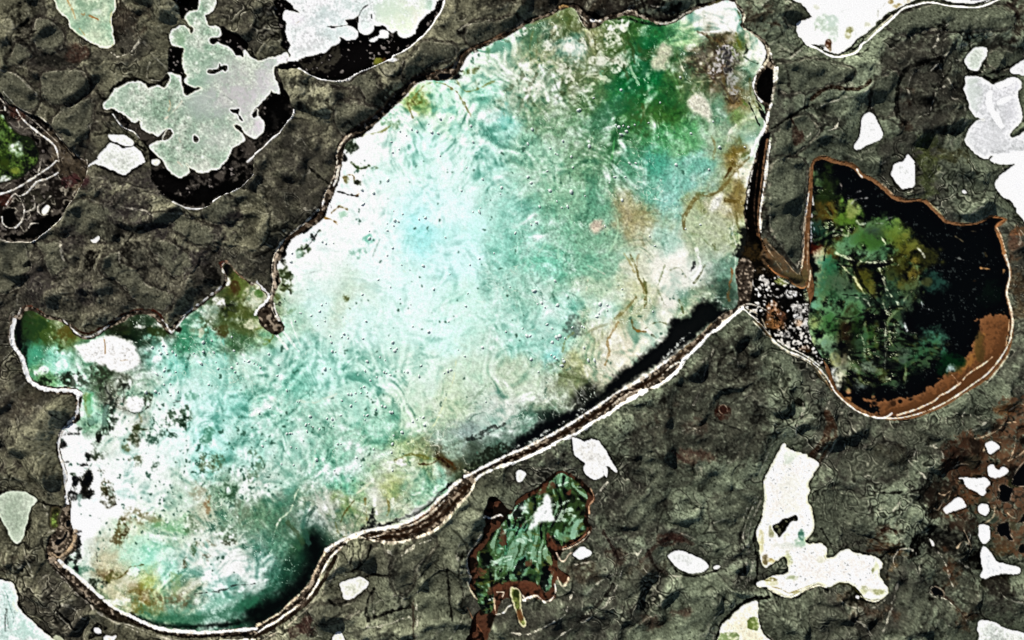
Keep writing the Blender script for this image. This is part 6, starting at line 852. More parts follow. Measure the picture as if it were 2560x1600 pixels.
# its bank: pale wave-cut lines and rust
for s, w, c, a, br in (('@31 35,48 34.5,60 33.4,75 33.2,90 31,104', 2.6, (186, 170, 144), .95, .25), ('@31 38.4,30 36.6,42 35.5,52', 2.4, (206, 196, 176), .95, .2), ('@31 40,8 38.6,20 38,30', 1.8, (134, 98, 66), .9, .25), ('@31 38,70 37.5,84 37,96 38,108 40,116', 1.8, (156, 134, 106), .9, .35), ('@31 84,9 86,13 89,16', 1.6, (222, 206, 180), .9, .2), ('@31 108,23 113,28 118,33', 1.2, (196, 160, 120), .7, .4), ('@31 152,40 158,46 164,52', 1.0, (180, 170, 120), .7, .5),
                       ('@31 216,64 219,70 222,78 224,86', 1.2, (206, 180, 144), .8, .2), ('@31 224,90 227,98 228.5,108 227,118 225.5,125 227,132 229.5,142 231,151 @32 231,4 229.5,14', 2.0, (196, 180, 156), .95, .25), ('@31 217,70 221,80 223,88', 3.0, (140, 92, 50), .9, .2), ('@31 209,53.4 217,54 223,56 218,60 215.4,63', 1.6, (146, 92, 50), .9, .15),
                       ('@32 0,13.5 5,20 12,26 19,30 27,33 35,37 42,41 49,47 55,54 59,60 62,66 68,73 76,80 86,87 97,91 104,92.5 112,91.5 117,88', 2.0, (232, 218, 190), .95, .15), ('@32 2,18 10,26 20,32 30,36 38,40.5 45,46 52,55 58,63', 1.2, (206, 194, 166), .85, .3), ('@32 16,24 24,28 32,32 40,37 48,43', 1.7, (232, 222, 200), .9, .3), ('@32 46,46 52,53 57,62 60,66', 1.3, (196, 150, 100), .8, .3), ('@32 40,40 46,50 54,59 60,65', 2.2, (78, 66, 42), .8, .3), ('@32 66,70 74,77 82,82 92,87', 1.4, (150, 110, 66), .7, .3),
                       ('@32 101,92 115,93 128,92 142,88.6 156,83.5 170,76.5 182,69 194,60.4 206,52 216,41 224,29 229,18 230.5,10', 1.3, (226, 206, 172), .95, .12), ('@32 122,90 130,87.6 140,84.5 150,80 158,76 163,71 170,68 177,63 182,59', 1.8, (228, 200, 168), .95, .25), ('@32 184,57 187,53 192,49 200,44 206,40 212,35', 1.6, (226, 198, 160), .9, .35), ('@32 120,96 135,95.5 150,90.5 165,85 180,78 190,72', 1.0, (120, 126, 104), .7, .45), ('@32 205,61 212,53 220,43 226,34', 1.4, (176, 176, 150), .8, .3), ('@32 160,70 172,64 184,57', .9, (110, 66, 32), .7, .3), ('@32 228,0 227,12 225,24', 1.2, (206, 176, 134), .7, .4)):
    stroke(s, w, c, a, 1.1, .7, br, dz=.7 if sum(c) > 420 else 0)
# brown fringe of the point of land between the two lakes
fill('@31 -4,76 0,80 8,87 15,95 22,103 27,108 31,104 33,100 40,100 42,112 38,118 33,121.5 27,120 20,115 13,111 6,107 0,101 -8,94 @21 236,86', (92, 70, 46), .8, 2.5, 2.0, .3, dz=-.5)
fill('@31 12,108 20,106 28,108 36,104 38,112 33,117 26,116 19,111', (84, 76, 46), .85, 1.6, 2, .3)
for s, w, c, a in (('@31 0,80 8,87.5 15,95 22,103.5 27,108', 1.2, (160, 138, 106), .8), ('@31 0,100 6,106 13,110 18,112 24,117 31,121 35,120 40,115', 1.6, (156, 98, 52), .9), ('@31 6,96 12,104', 1.2, (190, 170, 134), .7), ('@31 29,108 31,104 33,98', 1.3, (206, 190, 160), .8), ('@31 38,120 40,110 40,104', 1.6, (196, 176, 146), .9), ('@31 3,92 14,104', 2.0, (74, 58, 34), .8),
                   ('@21 218,140 224,146 230,150.5 @32 0,13', 1.7, (224, 212, 190), .95), ('@21 222,141 230,144 236,150 @22 240,8', 1.3, (196, 180, 150), .8), ('@22 229,1 236,8 242,15 @32 3,16', 3.0, (92, 66, 34), .8), ('@22 226,1 232,7 239,14', 1.3, (220, 206, 178), .9), ('@22 199,1 208,-4 216,-9', 1.4, (214, 200, 176), .9), ('@21 214,140 222,136 232,138 240,142', 1.6, (206, 196, 178), .8)):
    stroke(s, w, c, a, 1.1, .8, .2, dz=.5)

# ------------------------------------------------------------------ the pale lakes
def pale(s, label, cA, cB, kind, name, cat=None, sc_=F20, rim=(232, 232, 206), rimw=2.4, gr=.05, spk=.0, under=True, raw=1.0, group=None):
    sl, d = region(s, name, label, 'water', kind=kind, cat=cat, group=group, rough=raw)
    if under:                                    # a thin pale margin with a dark wet rim of turf outside it
        mix(sl, (20, 18, 14), .60 * ss(-6.5, -3.5, d) * ss(1, -1, d) * np.clip(.6 + .5 * N12[sl], 0, 1))
        mix(sl, rim, .85 * ss(-2.6, -.6, d) * (d < 6) * np.clip(.75 + .4 * N6[sl], 0, 1))
    A = ss(-1.2, 1.2, d)
    t = np.clip(.5 + .30 * sc_[sl] + .22 * F8[sl], 0, 1)[..., None]
    c = C(*cA) * (1 - t) + C(*cB) * t
    c = c * (1 + gr * (.7 * W1[sl] + .6 * N3[sl]))[..., None]
    col[sl] += (np.clip(c, 0, 1) - col[sl]) * A[..., None]
    mix(sl, rim, A * .75 * ss(rimw + 1.5, rimw - 1, d))
    if spk:
        mix(sl, (150, 152, 146), A * spk * ss(1.3, 1.9, .6 * W1[sl] + .6 * N3[sl]))
    M = np.zeros((NY, NX), np.float32)
    M[sl] = A
    return sl, d, M


B_S = ('@00 190,-6 188,4 186,9 182,10 178,12 175,15 176,20 179,24 183,26.5 182.5,29 180.5,32 178.5,28 175,25 172,24 169,24.5 165,27 162,30 160.5,34 160.5,39 163,43 168,44.5 173,45 174,48 172.3,55 172.6,63 175,68 177,71 175,76 176,79 180,81 184,83 187,82 190,83 186,86 182,87.5 176,90 174,87 172,81 170.5,77 170.5,73 168,70.5 163,69 159,69 160,75 158,80 155,83 150,81 145,82 140,84 138,82 137,79 132,77.5 127,77 121,78 115,81 109,84 106,88 103,93 100,96 97.5,99 98.5,102 101,103.5 106,102.5 110,104 116,107 119,109 122,112 126,115 132,114 133,118 136,123 141,125 146,127 149,128.5 152,127 155,124 158,122 161,122.5 163,125 162,128 160,130.5 154,132 148,134 142,137 141.5,139 145,143 149,147 153,151 '
       '@01 155,2 157,6 159,9 163,12 168,16 172,16.5 176,14 179,10.5 178,7 176.5,4 180,7 184,9.5 187,11 191,12.5 196,11 200,9 206,8 209,5 214,0 @00 216,148 218,144 221,139 225,137 229,134 231,132 230,129 227,125 223,122 221,118.5 224,117.5 228,120 232,126 236,129 @10 -2,130.5 1,130 4,127 7,123 7.5,117 5,113 2,110 -2,110 -5,108 2,100 8,94 11,90 14,85 17,87 21,89 23,88 22,84 20,78 18,74 17,69 17,65 19,62 24,60 30,58 31,54 29,49.5 24,51.5 18,53.5 12,54.5 8,56.5 3,57.5 @00 237,54 233,50 231,48 230,54 227,52.5 223,52 219,47 214,44 209,41.5 206,40 202,42 199,40.5 198,36.5 200,35 204,35.5 208,34 209,31 208,27 204,24.5 199,25 196,22 194.5,17 194,14 197,13 201,9.5 203,6 204,0 204.5,-6')
sl, d, BM = pale(B_S, 'lobed grey-green and lilac lake with ragged bays, in the north-west', (142, 168, 144), (196, 204, 188), 'structure', 'lake', gr=.07)
for x, y, rx, ry, c, a, t in ((182, 55, 14, 16, (136, 170, 144), .6, (0, 0)), (175, 18, 6, 7, (150, 180, 150), .5, (0, 0)), (170, 36, 6, 7, (128, 164, 124), .6, (0, 0)), (115, 92, 14, 9, (150, 176, 154), .5, (0, 0)), (190, 75, 10, 7, (140, 176, 152), .5, (0, 0)),
                              (222, 75, 22, 18, (200, 194, 194), .6, (0, 0)), (210, 95, 24, 12, (196, 190, 192), .6, (0, 0)), (232, 100, 12, 18, (204, 196, 200), .65, (0, 0)), (10, 80, 14, 22, (210, 202, 208), .7, (1, 0)), (3, 120, 6, 9, (208, 194, 204), .85, (1, 0)), (26, 55, 7, 5, (244, 226, 240), .9, (1, 0)), (205, 130, 20, 14, (186, 192, 184), .5, (0, 0)), (170, 10, 20, 6, (190, 196, 182), .5, (0, 1)), (192, 5, 12, 6, (196, 190, 182), .4, (0, 1)), (236, 124, 6, 7, (206, 196, 204), .8, (0, 0)), (190, 100, 16, 12, (172, 184, 176), .5, (0, 0))):
    blob(x, y, rx, ry, c, a, tile=t, mask=BM, hard=.1, speck=.25)
for s, w, c, a in (('@00 160,95 161,100 159,105', 2, (216, 178, 130), .8), ('@00 172,96 166,103 160,109 156,113', 1.5, (226, 206, 184), .85), ('@00 205,93 212,90 218,94 224,99', 1.2, (150, 156, 150), .6), ('@00 178,92 190,90 200,92', 1.6, (196, 204, 190), .6), ('@00 169,130 170,134', 1.5, (216, 196, 176), .6), ('@01 168,2 172,6', 1.5, (220, 190, 166), .5)):
    stroke(s, w, c, a, 1.4, .8, .3, mask=BM)

C_S = ('@10 32,-6 33,2 36,6 40,11 41.5,12.5 37,12 31,10.5 27,11 26,14 26,18 29,22 28,28 29,33 31,39 33,43 32,46 31,48.5 33,52 31,57.5 38,57 45,54 52,52.5 60,50 66,49 68,46 72,43 78,40.5 80,38 79,35 83,36 87,37.5 92,37 95.5,34 96.5,31.5 95,28.5 91,26 86,25 80,25 74,27 69,25 75,24 82,24 85,22.5 84,18.5 86,18 91,17.5 97,15 97.5,19 97,26 98,30 102,32.5 107,31.5 111,28 112,24 116,24 121,23.5 124,27 129,30 132,29 134,29 135,33 139,35 144,34.5 149,31 151,28 153,23 155,19 158,16 162,13 166,10 169,6 170.5,2 171,-6')
sl, d, CM = pale(C_S, 'big white lake with a frayed southern edge, at the top', (214, 222, 218), (240, 240, 240), 'structure', 'lake', rim=(244, 244, 232))
for x, y, rx, ry, c, a, t in ((140, 15, 22, 16, (230, 240, 212), .8, (1, 0)), (125, 8, 14, 8, (206, 226, 206), .6, (1, 0)), (70, 20, 20, 12, (206, 220, 218), .6, (1, 0)), (50, 45, 16, 8, (206, 206, 206), .6, (1, 0)), (38, 18, 8, 6, (234, 226, 234), .7, (1, 0)), (84, 5, 20, 6, (206, 224, 218), .5, (1, 0)), (165, 5, 4, 8, (150, 190, 160), .6, (1, 0)), (105, 28, 7, 5, (226, 240, 232), .5, (1, 0)), (152, 20, 3, 8, (228, 220, 212), .6, (1, 0))):
    blob(x, y, rx, ry, c, a, tile=t, mask=CM, hard=.1, speck=.3)
for s, w, c, a in (('@10 97,15 101,8 105,5', 1.6, (40, 38, 34), .9), ('@10 68,25 74,25.4 82,24.3', 1.3, (40, 38, 34), .8), ('@10 109,14 109.5,17', 1.6, (30, 28, 26), .9), ('@10 105,5 110,2', 1, (170, 176, 168), .7), ('@10 38,22 41,20', 1.5, (200, 190, 130), .6)):
    stroke(s, w, c, a, 1.1, .6, .25, mask=CM)

A_S = '@00 52,-8 53,3 54,8 57,12 61,15 64,18 66,23 67,26 70,29 75,33 80,36 83,39 88,41 93,43 97,45 101,45 106,43 107.5,41 107.5,37 107,32 107,28 105,24 105,20 105.5,14 108,10 109,6 108.5,0 108,-8'
sl, d, AM = pale(A_S, 'pale green lake with short orange streaks, cut by the top edge', (150, 180, 150), (196, 210, 180), 'structure', 'lake', rim=(236, 232, 196))
for s, w, c, a in (('@00 63,-2 66,5 69,11 71,17', 2.0, (206, 160, 92), .8), ('@00 85,15 89,16.5 93,18.5', 1.7, (196, 122, 50), .9), ('@00 75,27 77,29 80,33', 2, (204, 164, 92), .8), ('@00 77,13 79,14 80,12', 1.6, (186, 140, 80), .7), ('@00 105,24 104,20 105,13 107,9', 1.3, (140, 130, 60), .6), ('@00 106,43 107.4,40', 1.2, (140, 120, 50), .7)):
    stroke(s, w, c, a, 1.2, .7, .25, mask=AM)
blob(92, 11, 6, 3, (226, 230, 216), .6, tile=(0, 0), mask=AM)
blob(82, 5, 14, 6, (128, 166, 132), .5, tile=(0, 0), mask=AM, speck=.4)
blob(85, 26, 14, 7, (132, 168, 140), .4, tile=(0, 0), mask=AM, speck=.4)

WG = '@00 -30,106 0,108 4,112 8,118 14,125 22,128 30,131 34,138 36,145 36,151 @01 34,4 28,10 20,16 12,18 4,20 -30,22'
sl, d, WM = pale(WG, 'bright green and white weedy pool in the dark fen at the west edge', (14, 26, 9), (54, 74, 26), 'structure', 'lake', sc_=F8, rim=(20, 26, 12), gr=.25)
for x, y, rx, ry, c, a, t in ((14, 140, 7, 6, (216, 232, 212), .85, (0, 0)), (18, 146, 5, 4, (170, 200, 160), .7, (0, 0)), (2, 128, 4, 6, (96, 130, 60), .7, (0, 0)), (30, 142, 8, 12, (8, 9, 6), .95, (0, 0)), (26, 132, 6, 5, (24, 34, 12), .8, (0, 0)), (12, 133, 3, 3, (22, 30, 10), .8, (0, 0)), (5, 110, 5, 3, (150, 176, 146), .8, (0, 0)), (10, 120, 3, 3, (206, 216, 200), .8, (0, 0)), (26, 8, 8, 7, (10, 11, 8), .9, (0, 1)), (5, 18, 6, 3, (216, 218, 214), .8, (0, 1)), (15, 10, 5, 4, (130, 140, 44), .7, (0, 1)), (4, 4, 5, 5, (52, 66, 12), .8, (0, 1)), (3, 146, 4, 6, (40, 60, 12), .7, (0, 0))):
    blob(x, y, rx, ry, c, a, tile=t, mask=WM, speck=.35)

D_S = ('@30 27,-8 32,3 37,9 41,14 42,16 38,18.5 32,20 28,23 27,27 28,31 31,36 35,41 39,43.5 44,42 48,43 53,47 58,49.5 65,51 70,49 76,45 80,41 83,37 86,34 91,32 97,27 103,21 109,15 115,11 121,8 126,5.5 131,3 138,0 146,-2 160,-2 168,0 176,2 190,3 203,2 214,-2 220,-8')
sl, d, DM = pale(D_S, 'dazzling white lake with sparse weed marks, at the top right', (250, 252, 250), (255, 255, 255), 'structure', 'lake', rim=(250, 248, 236), gr=.01)
for x, y, rx, ry, c, a in ((52, 23, 10, 7, (196, 214, 192), .9), (62, 34, 4, 6, (206, 220, 204), .8), (60, 20, 5, 4, (210, 226, 214), .8), (78, 28, 3, 3, (150, 150, 80), .8), (76, 33, 3, 4, (186, 184, 120), .7), (57, 42, 2.6, 3.5, (104, 58, 28), .95), (59, 46, 2, 3, (120, 90, 50), .8), (116, 2, 2.4, 2, (196, 170, 106), .9), (122, 6, 5, 2.4, (176, 156, 96), .9), (95, 24, 4, 4, (206, 206, 170), .6), (46, 6, 3, 3, (226, 228, 206), .8), (104, 13, 1.4, 5, (190, 190, 170), .6), (50, 44, 4, 2, (60, 60, 50), .7), (131, 1, 4, 2, (190, 176, 140), .7)):
    blob(x, y, rx, ry, c, a, tile=(3, 0), mask=DM, speck=.3)
for s, w, c, a in (('@30 43,33 50,31 56,29', 1.0, (226, 236, 228), .6), ('@30 82,26 83,33 78,40', .8, (200, 206, 196), .7), ('@30 47,22 44,29', 1.2, (196, 206, 176), .6), ('@30 68,12 74,9 80,10', .8, (226, 228, 226), .6), ('@30 107,8 111,3', .8, (206, 204, 190), .6)):
    stroke(s, w, c, a, 1, .6, .3, mask=DM)
for s, w, c, a, br in (('@30 70,50 76,47 81,42 85,37 88,35 90,37 86,43 80,47', 2.2, (16, 14, 10), .95, .15), ('@30 44,42.5 49,44 52,46', 2.0, (18, 16, 12), .9, .1), ('@30 88,38 96,32 104,24 112,17 120,11', 1.3, (30, 27, 20), .9, .2), ('@30 134,4 144,1 156,0', 1.2, (40, 36, 28), .8, .3), ('@30 170,3 185,4.5 200,3 212,-2', 2.4, (22, 19, 14), .95, .1), ('@30 192,0 205,-1', 1.6, (14, 12, 10), .9, .1),
                       ('@30 40,43.5 46,46 51,49 56,52 62,53.8 69,53.8 76,52.5 82,50.5 86,46.5 88,42.5 94,38.5 100,32.5 107,26.5 114,20.5 120,15 124,11 129,7.5 138,5.5 147,3 156,3.2 166,5.4 176,6.5 188,7.3 196,7.3 204,5.5 211,2.8 219,-1', 2.2, (246, 240, 222), .97, .1), ('@30 70,52.5 78,51.5 84,48', 1.2, (216, 206, 176), .8, .3), ('@30 93,37 101,29 109,22 117,15', 1.2, (206, 198, 170), .8, .3)):
    stroke(s, w, c, a, 1.1, .6, br, dz=.8 if sum(c) > 500 else 0)

E_S = ('@30 187,73 194,72 203,74 209,78 213,80 218,78 226,75 232,73 237,76 239,81 236,86 236,92 238,100 240,108 239,114 234,119 230,123 228,128 232,130 238,128 250,127 @31 250,62 241,55 236,50 234,45 230,39 222,34 217,29 215,23 217,18 222,13 228,9 233,4 228,3.5 222,4 214,2.5 210,0 @30 213,148 211,147 207,149.5 202,149 196,145 191,140 187,134 187,130 189,125 194,118 199,114 204,113.5 201,112 195,109 191,103 190,97 188,91 185,85 187,79')
sl, d, EM = pale(E_S, 'grey-white lake with bright white streaks, cut by the right edge', (206, 208, 208), (226, 226, 228), 'structure', 'lake', rim=(240, 240, 232), gr=.04)
fill('@31 205,-4 213,2 222,4 230,4 233,5 228,9 222,13 217,18 215,23 217,29 222,34 230,39 234,45 236,50 241,56 252,62 252,-4', (247, 247, 249), .95, 3, 3, mask=EM)
for s in ('@30 208,86 212,86 212,94 214,102 218,108 220,114 223,119 220,122 215,116 210,108 206,100 206,92', '@30 216,79 224,75.5 229,74 230,78 225,82 218,84', '@30 216,96 224,92 230,91 229,95 222,98 217,100'):
    fill(s, (253, 253, 254), .95, 1.2, 1, mask=EM)
for x, y, rx, ry, c, a in ((195, 92, 7, 12, (196, 206, 196), .6), (230, 105, 7, 14, (206, 206, 210), .5), (236, 84, 3, 6, (206, 206, 214), .6), (210, 130, 14, 10, (228, 228, 230), .5), (192, 76, 5, 3, (186, 196, 184), .6)):
    blob(x, y, rx, ry, c, a, tile=(3, 0), mask=EM, hard=.2)

G_S = ('@32 14,118 16,117.5 17,121 22,123 29,126 36,127 38,130 44,132 48,135 47,138 44,143 42,147 40,151 @33 38,4 39,10 37,16 37,21 40,25 41,31 43,37 43,44 41,50 37,54 35,58 38,60 43,60 49,60 54,63 55,67 54,72 57,74 62,73 66,69 71,67 75,65.5 80,68 86,70 92,71 99,72 103,74 107,77 108,81 105,86 106,92 109,97 113,102 113,106 110,109 106,112 100,113.5 94,113 90,109 86,104 81,100 76,97 70,97 64,98 58,101.5 52,99 46,98 40,100 34,103 28,106 22,109 16,109 9,106 3,103 -1,101 '
       '@23 238,101 233,100 231,97.5 235,95.5 240,94.5 @33 3,92 8,90 15,89 19,87 19,78 16,72 13,72.5 9,76 4,79 0,81 @23 240,82.5 236,78 234,70 234,62 232,55 231,50 232,46 235,40 237,32 238,22 239,12 238,4 238,0 @22 239,150 241,145 @32 2,140 6,133 9,126 12,121')
sl, d, GM = pale(G_S, 'cream L-shaped lake with olive margins, in the south-east', (248, 242, 234), (254, 249, 245), 'structure', 'lake', rim=(226, 224, 180), gr=.03, rimw=3.2, spk=.5)
for x, y, rx, ry, c, a, t in ((20, 128, 5, 8, (206, 220, 202), .7, (3, 2)), (22, 8, 12, 16, (236, 238, 224), .5, (3, 3)), (28, 58, 6, 5, (160, 196, 166), .8, (3, 3)), (31, 52, 3, 4, (60, 130, 104), .85, (3, 3)), (18, 62, 10, 3, (214, 220, 206), .6, (3, 3)), (20, 75, 4, 6, (170, 180, 110), .6, (3, 3)), (24, 92, 9, 3, (176, 190, 136), .75, (3, 3)), (3, 97, 5, 3, (200, 200, 150), .7, (3, 3)), (103, 82, 4, 8, (206, 212, 160), .7, (3, 3)), (99, 86, 2, 4, (150, 156, 84), .7, (3, 3)), (104, 106, 8, 4, (150, 156, 80), .7, (3, 3)), (92, 104, 4, 4, (166, 172, 110), .6, (3, 3)), (26, 106, 8, 2, (166, 156, 90), .8, (3, 3)), (50, 75, 4, 3, (222, 224, 190), .6, (3, 3)),
                              (235, 60, 2.6, 10, (196, 190, 130), .7, (2, 3)), (239, 76, 3, 5, (96, 80, 34), .8, (2, 3)), (236, 30, 3, 10, (228, 226, 200), .6, (2, 3)), (12, 48, 8, 7, (206, 210, 172), .7, (3, 3)), (4, 48, 2.5, 5, (140, 140, 90), .7, (3, 3)), (3, 76, 3, 2, (180, 160, 80), .8, (3, 3)), (2, 94, 6, 1.6, (120, 110, 40), .8, (3, 3))):
    blob(x, y, rx, ry, c, a, tile=t, mask=GM, speck=.3)
for s, w, c, a in (('@33 0,103 8,106.5 15,110 22,110.5 29,107 36,103.6 42,101 48,99.5 55,101', 2.0, (236, 230, 200), .9), ('@33 4,101 12,103 20,107 28,104 36,101 41,99', 1.4, (170, 150, 70), .7), ('@33 62,100 66,98 74,98 80,101 85,106 90,111 96,113.6', 1.6, (70, 70, 30), .8), ('@33 88,110 95,113.8 102,114.4 108,111.5 113,107', 1.2, (226, 222, 190), .9), ('@33 37,16 38,22 41,26 42,34 43.4,44 40,51 36,56', 1.2, (216, 212, 180), .9), ('@33 53,66 54,74 58,77', 1.0, (190, 186, 140), .7)):
    stroke(s, w, c, a, 1.1, .6, .2)

H_S = '@03 -20,92 0,94.5 5,96 11,97 14,102 16,107 16,112 17,118 20,124 25,129 31,134 37,140 43,145 48,149 52,152 56,160 -20,160'
sl, d, HM = pale(H_S, 'pale aqua lake with curling silt bands in the bottom left corner', (206, 226, 218), (244, 248, 244), 'structure', 'lake', rim=(236, 232, 200), gr=.05)
for s, w, c, a in (('@03 2,103 6,107 8,114 10,122 13,130 12,136', 1.4, (120, 166, 156), .7), ('@03 0,108 4,110 4,118', 1.2, (150, 186, 176), .6), ('@03 6,122 7,130 8,140', 2.2, (80, 84, 76), .7), ('@03 5,128 5,142', 1.4, (60, 50, 50), .7), ('@03 12,99 13,108 13,118 17,124', 1.6, (226, 230, 206), .8)):
    stroke(s, w, c, a, 1.3, 1, .35, mask=HM)
for x, y, rx, ry, c, a in ((20, 143, 12, 8, (176, 214, 200), .6), (35, 148, 10, 5, (196, 220, 210), .6), (5, 135, 5, 8, (190, 214, 206), .5)):
    blob(x, y, rx, ry, c, a, tile=(0, 3), mask=HM, speck=.4)
fill('@03 50,148 55,146 60,149 64,155 54,158', (206, 210, 176), .8, 2, 2)

# weedy brown-rimmed pool in the south
S_OUT = '@22 48,142.5 56,146 63,150 @23 67,2 74,8 77.5,15 77.5,20 73.5,24 73.5,31 72.5,39 75.5,46 72,54 65,59.5 56,64 50,66.5 47,70 44,76 44.5,84 54,90 53,95 48,98 43,92.5 41,98 42,105 39,112 33,115.5 27,112 24,109 12,113 6,104 0,106 @13 242,112 234,112 228,124 222,140 216,152 200,152 203,140 206,128 213,121 209,113 205,106 201,97 203,92 200,86 199.5,78 203,68 211,60 214,54 215,46 217,42 216,30 218,22 222,16 230,18 236,26 242,28 @23 5,18 15,12 25,5.5 32,0 @22 38,146 43,142.5'
sl, d = region(S_OUT, 'shore', 'rusty brown bank round the weedy southern pool', 'ground', kind='structure', water=False, rough=1.2)
A = ss(-1.5, 1.5, d)
mix(sl, (74, 44, 30), A * .95)
mix(sl, (16, 13, 11), A * .9 * ss(-.3, .6, .6 * N6[sl] + .6 * F8[sl]))
zz[sl] += (1.0 + .4 * N3[sl] - zz[sl]) * A
S_S = '@22 46,145 54,148 60,152 @23 64,4 69,10 72,15 71,20 69,24 69,32 67,39 70,46 68,50 62,54 54,58 48,62 44,63 38,58 34,50 32,58 34,66 38,74 37,82 40,88 37,96 36,102 31,106 28,101 20,96 10,95 0,96 @13 240,95 232,98 226,96 224,106 226,116 222,124 216,126 211,118 209,108 206,100 210,92 208,86 210,80 209,70 216,63 220,57 223,50 229,46 235,40 238,33 242,32 @23 4,24 14,18 24,11 32,6 @22 40,149'
sl, d = region(S_S, 'lake', 'green and black weedy pool with rusty rim, south of the great lake', 'water', kind='structure', rough=1.4)
SM = np.zeros((NY, NX), np.float32)
SM[sl] = ss(-1.2, 1.2, d)
t = np.clip(.5 + .35 * F20[sl] + .3 * F8[sl], 0, 1)[..., None]
c = (C(14, 22, 12) * (1 - t) + C(60, 92, 54) * t) * (1 + .30 * (.6 * W1[sl] + .6 * N3[sl]))[..., None]
col[sl] += (np.clip(c, 0, 1) - col[sl]) * SM[sl][..., None]
for x, y, rx, ry, c, a, sp, t in ((10, 62, 20, 18, (66, 130, 100), .8, .4, (2, 3)), (14, 50, 14, 8, (110, 176, 140), .7, .4, (2, 3)), (52, 30, 12, 20, (36, 56, 22), .8, .4, (2, 3)), (60, 48, 10, 8, (14, 14, 8), .9, .4, (2, 3)), (66, 30, 4, 16, (8, 6, 4), .95, .1, (2, 3)), (62, 14, 8, 8, (26, 36, 18), .8, .4, (2, 3)), (35, 88, 5, 12, (8, 8, 7), .9, .2, (2, 3)), (20, 84, 10, 8, (40, 76, 44), .7, .5, (2, 3)), (12, 66, 5, 6, (130, 140, 130), .6, .7, (2, 3)), (30, 60, 4, 14, (70, 104, 48), .7, .4, (2, 3)), (40, 45, 6, 8, (40, 66, 30), .7, .4, (2, 3)), (50, 55, 5, 4, (90, 84, 30), .7, .4, (2, 3)), (10, 25, 8, 5, (110, 160, 130), .8, .4, (2, 3)),
                                  (218, 66, 6, 12, (30, 44, 18), .8, .4, (1, 3)), (232, 72, 10, 8, (84, 124, 76), .7, .5, (1, 3)), (220, 88, 8, 10, (18, 22, 12), .85, .3, (1, 3)), (212, 100, 5, 14, (6, 6, 5), .95, .15, (1, 3)), (218, 118, 6, 8, (6, 6, 5), .95, .15, (1, 3)), (236, 60, 7, 14, (74, 146, 110), .8, .4, (1, 3)), (232, 102, 8, 5, (60, 84, 34), .7, .4, (1, 3)), (240, 40, 4, 5, (60, 110, 76), .7, .4, (1, 3)), (230, 84, 8, 3, (150, 190, 150), .6, .5, (1, 3))):
    blob(x, y, rx, ry, c, a, tile=t, speck=sp, mask=SM, hard=.3)
for s, w, c, a in (('@13 222,77 232,79 240,80', 1.6, (196, 222, 206), .6), ('@13 224,90 232,92 240,94', 1.4, (190, 206, 180), .6), ('@13 234,82 242,84', 1.4, (206, 228, 214), .6), ('@23 12,40 18,36 24,30', 1.4, (226, 232, 226), .6), ('@13 238,56 242,57', 1.2, (206, 226, 214), .6)):
    stroke(s, w, c, a, 1.2, 1, .4, mask=SM)
for f, c, t, a in ((s2, (56, 84, 36), -.2, .6), (F20, (112, 166, 134), .5, .5), (s2, (150, 190, 166), .8, .55), (s1, (196, 214, 198), 1.2, .6), (-s2, (5, 6, 4), .35, .85), (-s1, (96, 100, 36), 1.0, .5)):
    col += (C(*c) - col) * (SM * a * ss(t, t + .6, f))[..., None]
for s in ('@23 33,49 38,54 42,59 48,63 47,66 40,66 35,61 33,55', '@23 30,3 40,2 41,8 36,9 30,6', '@23 20,10 30,7 32,11 22,14', '@23 12,78 18,74 20,77 17,82 12,81', '@23 51,12 55,10 55,14 52,15', '@23 2,37 4,36 3,40 1,40', '@23 7,43 9,42 8,45', '@13 232,45 236,52 237,60 232,63 229,58 231,52', '@13 223,99 234,97 242,98 242,103 230,104 220,108', '@13 209,84 212,82 217,86 214,90 210,90', '@23 36,82 41,83 43,92 39,98 37,92', '@23 0,97 12,96 24,100 30,110 24,112 12,103 0,103'):
    fill(s, (88, 50, 33), .85, 1.6, 2.0, .35)
for s, w, c, a in (('@13 200,96 202,102 206,109 209,113', 2.0, (206, 186, 150), .9), ('@13 213,51 208,60 203,66 200,72 199.5,80 201,87 203,92 201,97', 1.5, (196, 186, 166), .85), ('@23 48,65.5 56,63 64,59 70,54 73,49', 1.6, (206, 190, 160), .9), ('@23 48,63.6 56,61 64,56.5 70,51', 1.2, (180, 120, 84), .8), ('@23 6,104.5 13,113 10,113 22,109 26,111 31,115 38,112 41,105 40.5,98', 1.6, (214, 206, 186), .9), ('@23 43,92 47,99.5 52,96 53.5,92', 1.4, (206, 190, 160), .8), ('@23 42,69 46,76 50,76 54,70 57,69', 1.4, (200, 176, 150), .9), ('@13 216,34 222,36 230,33 233,34', 2.2, (206, 200, 186), .9), ('@13 227,127 234,125 238,120 242,118', 1.8, (206, 200, 180), .9), ('@13 225,112 225.5,120 227,126', 1.4, (190, 166, 130), .8), ('@13 228,106 234,106 233,110', 1.4, (200, 186, 160), .8), ('@23 74,8 77,14 77,19 73,23.6 73,31', 1.3, (196, 150, 110), .8), ('@13 199,118 206,132 214,144', 1.0, (150, 90, 56), .6)):
    stroke(s, w, c, a, 1.0, .6, .2, dz=.8)
sandbar('@23 31,15 33,14 36,15 37.5,18 37,22 37.5,28 39.5,34 40,38 34,39 27,40 23,43 20,46 17,46 18,42 20,36 21,32 25,26 28,22 30,18', 'white triangular silt bar in the weedy rusty pool', (238, 242, 238), sp=.25)
sandbar('@23 7,26 10,23.5 14,23.5 15,26 13,28 9,28', 'small white silt patch in the north-west of the rusty pool', (220, 234, 224), sp=.3)
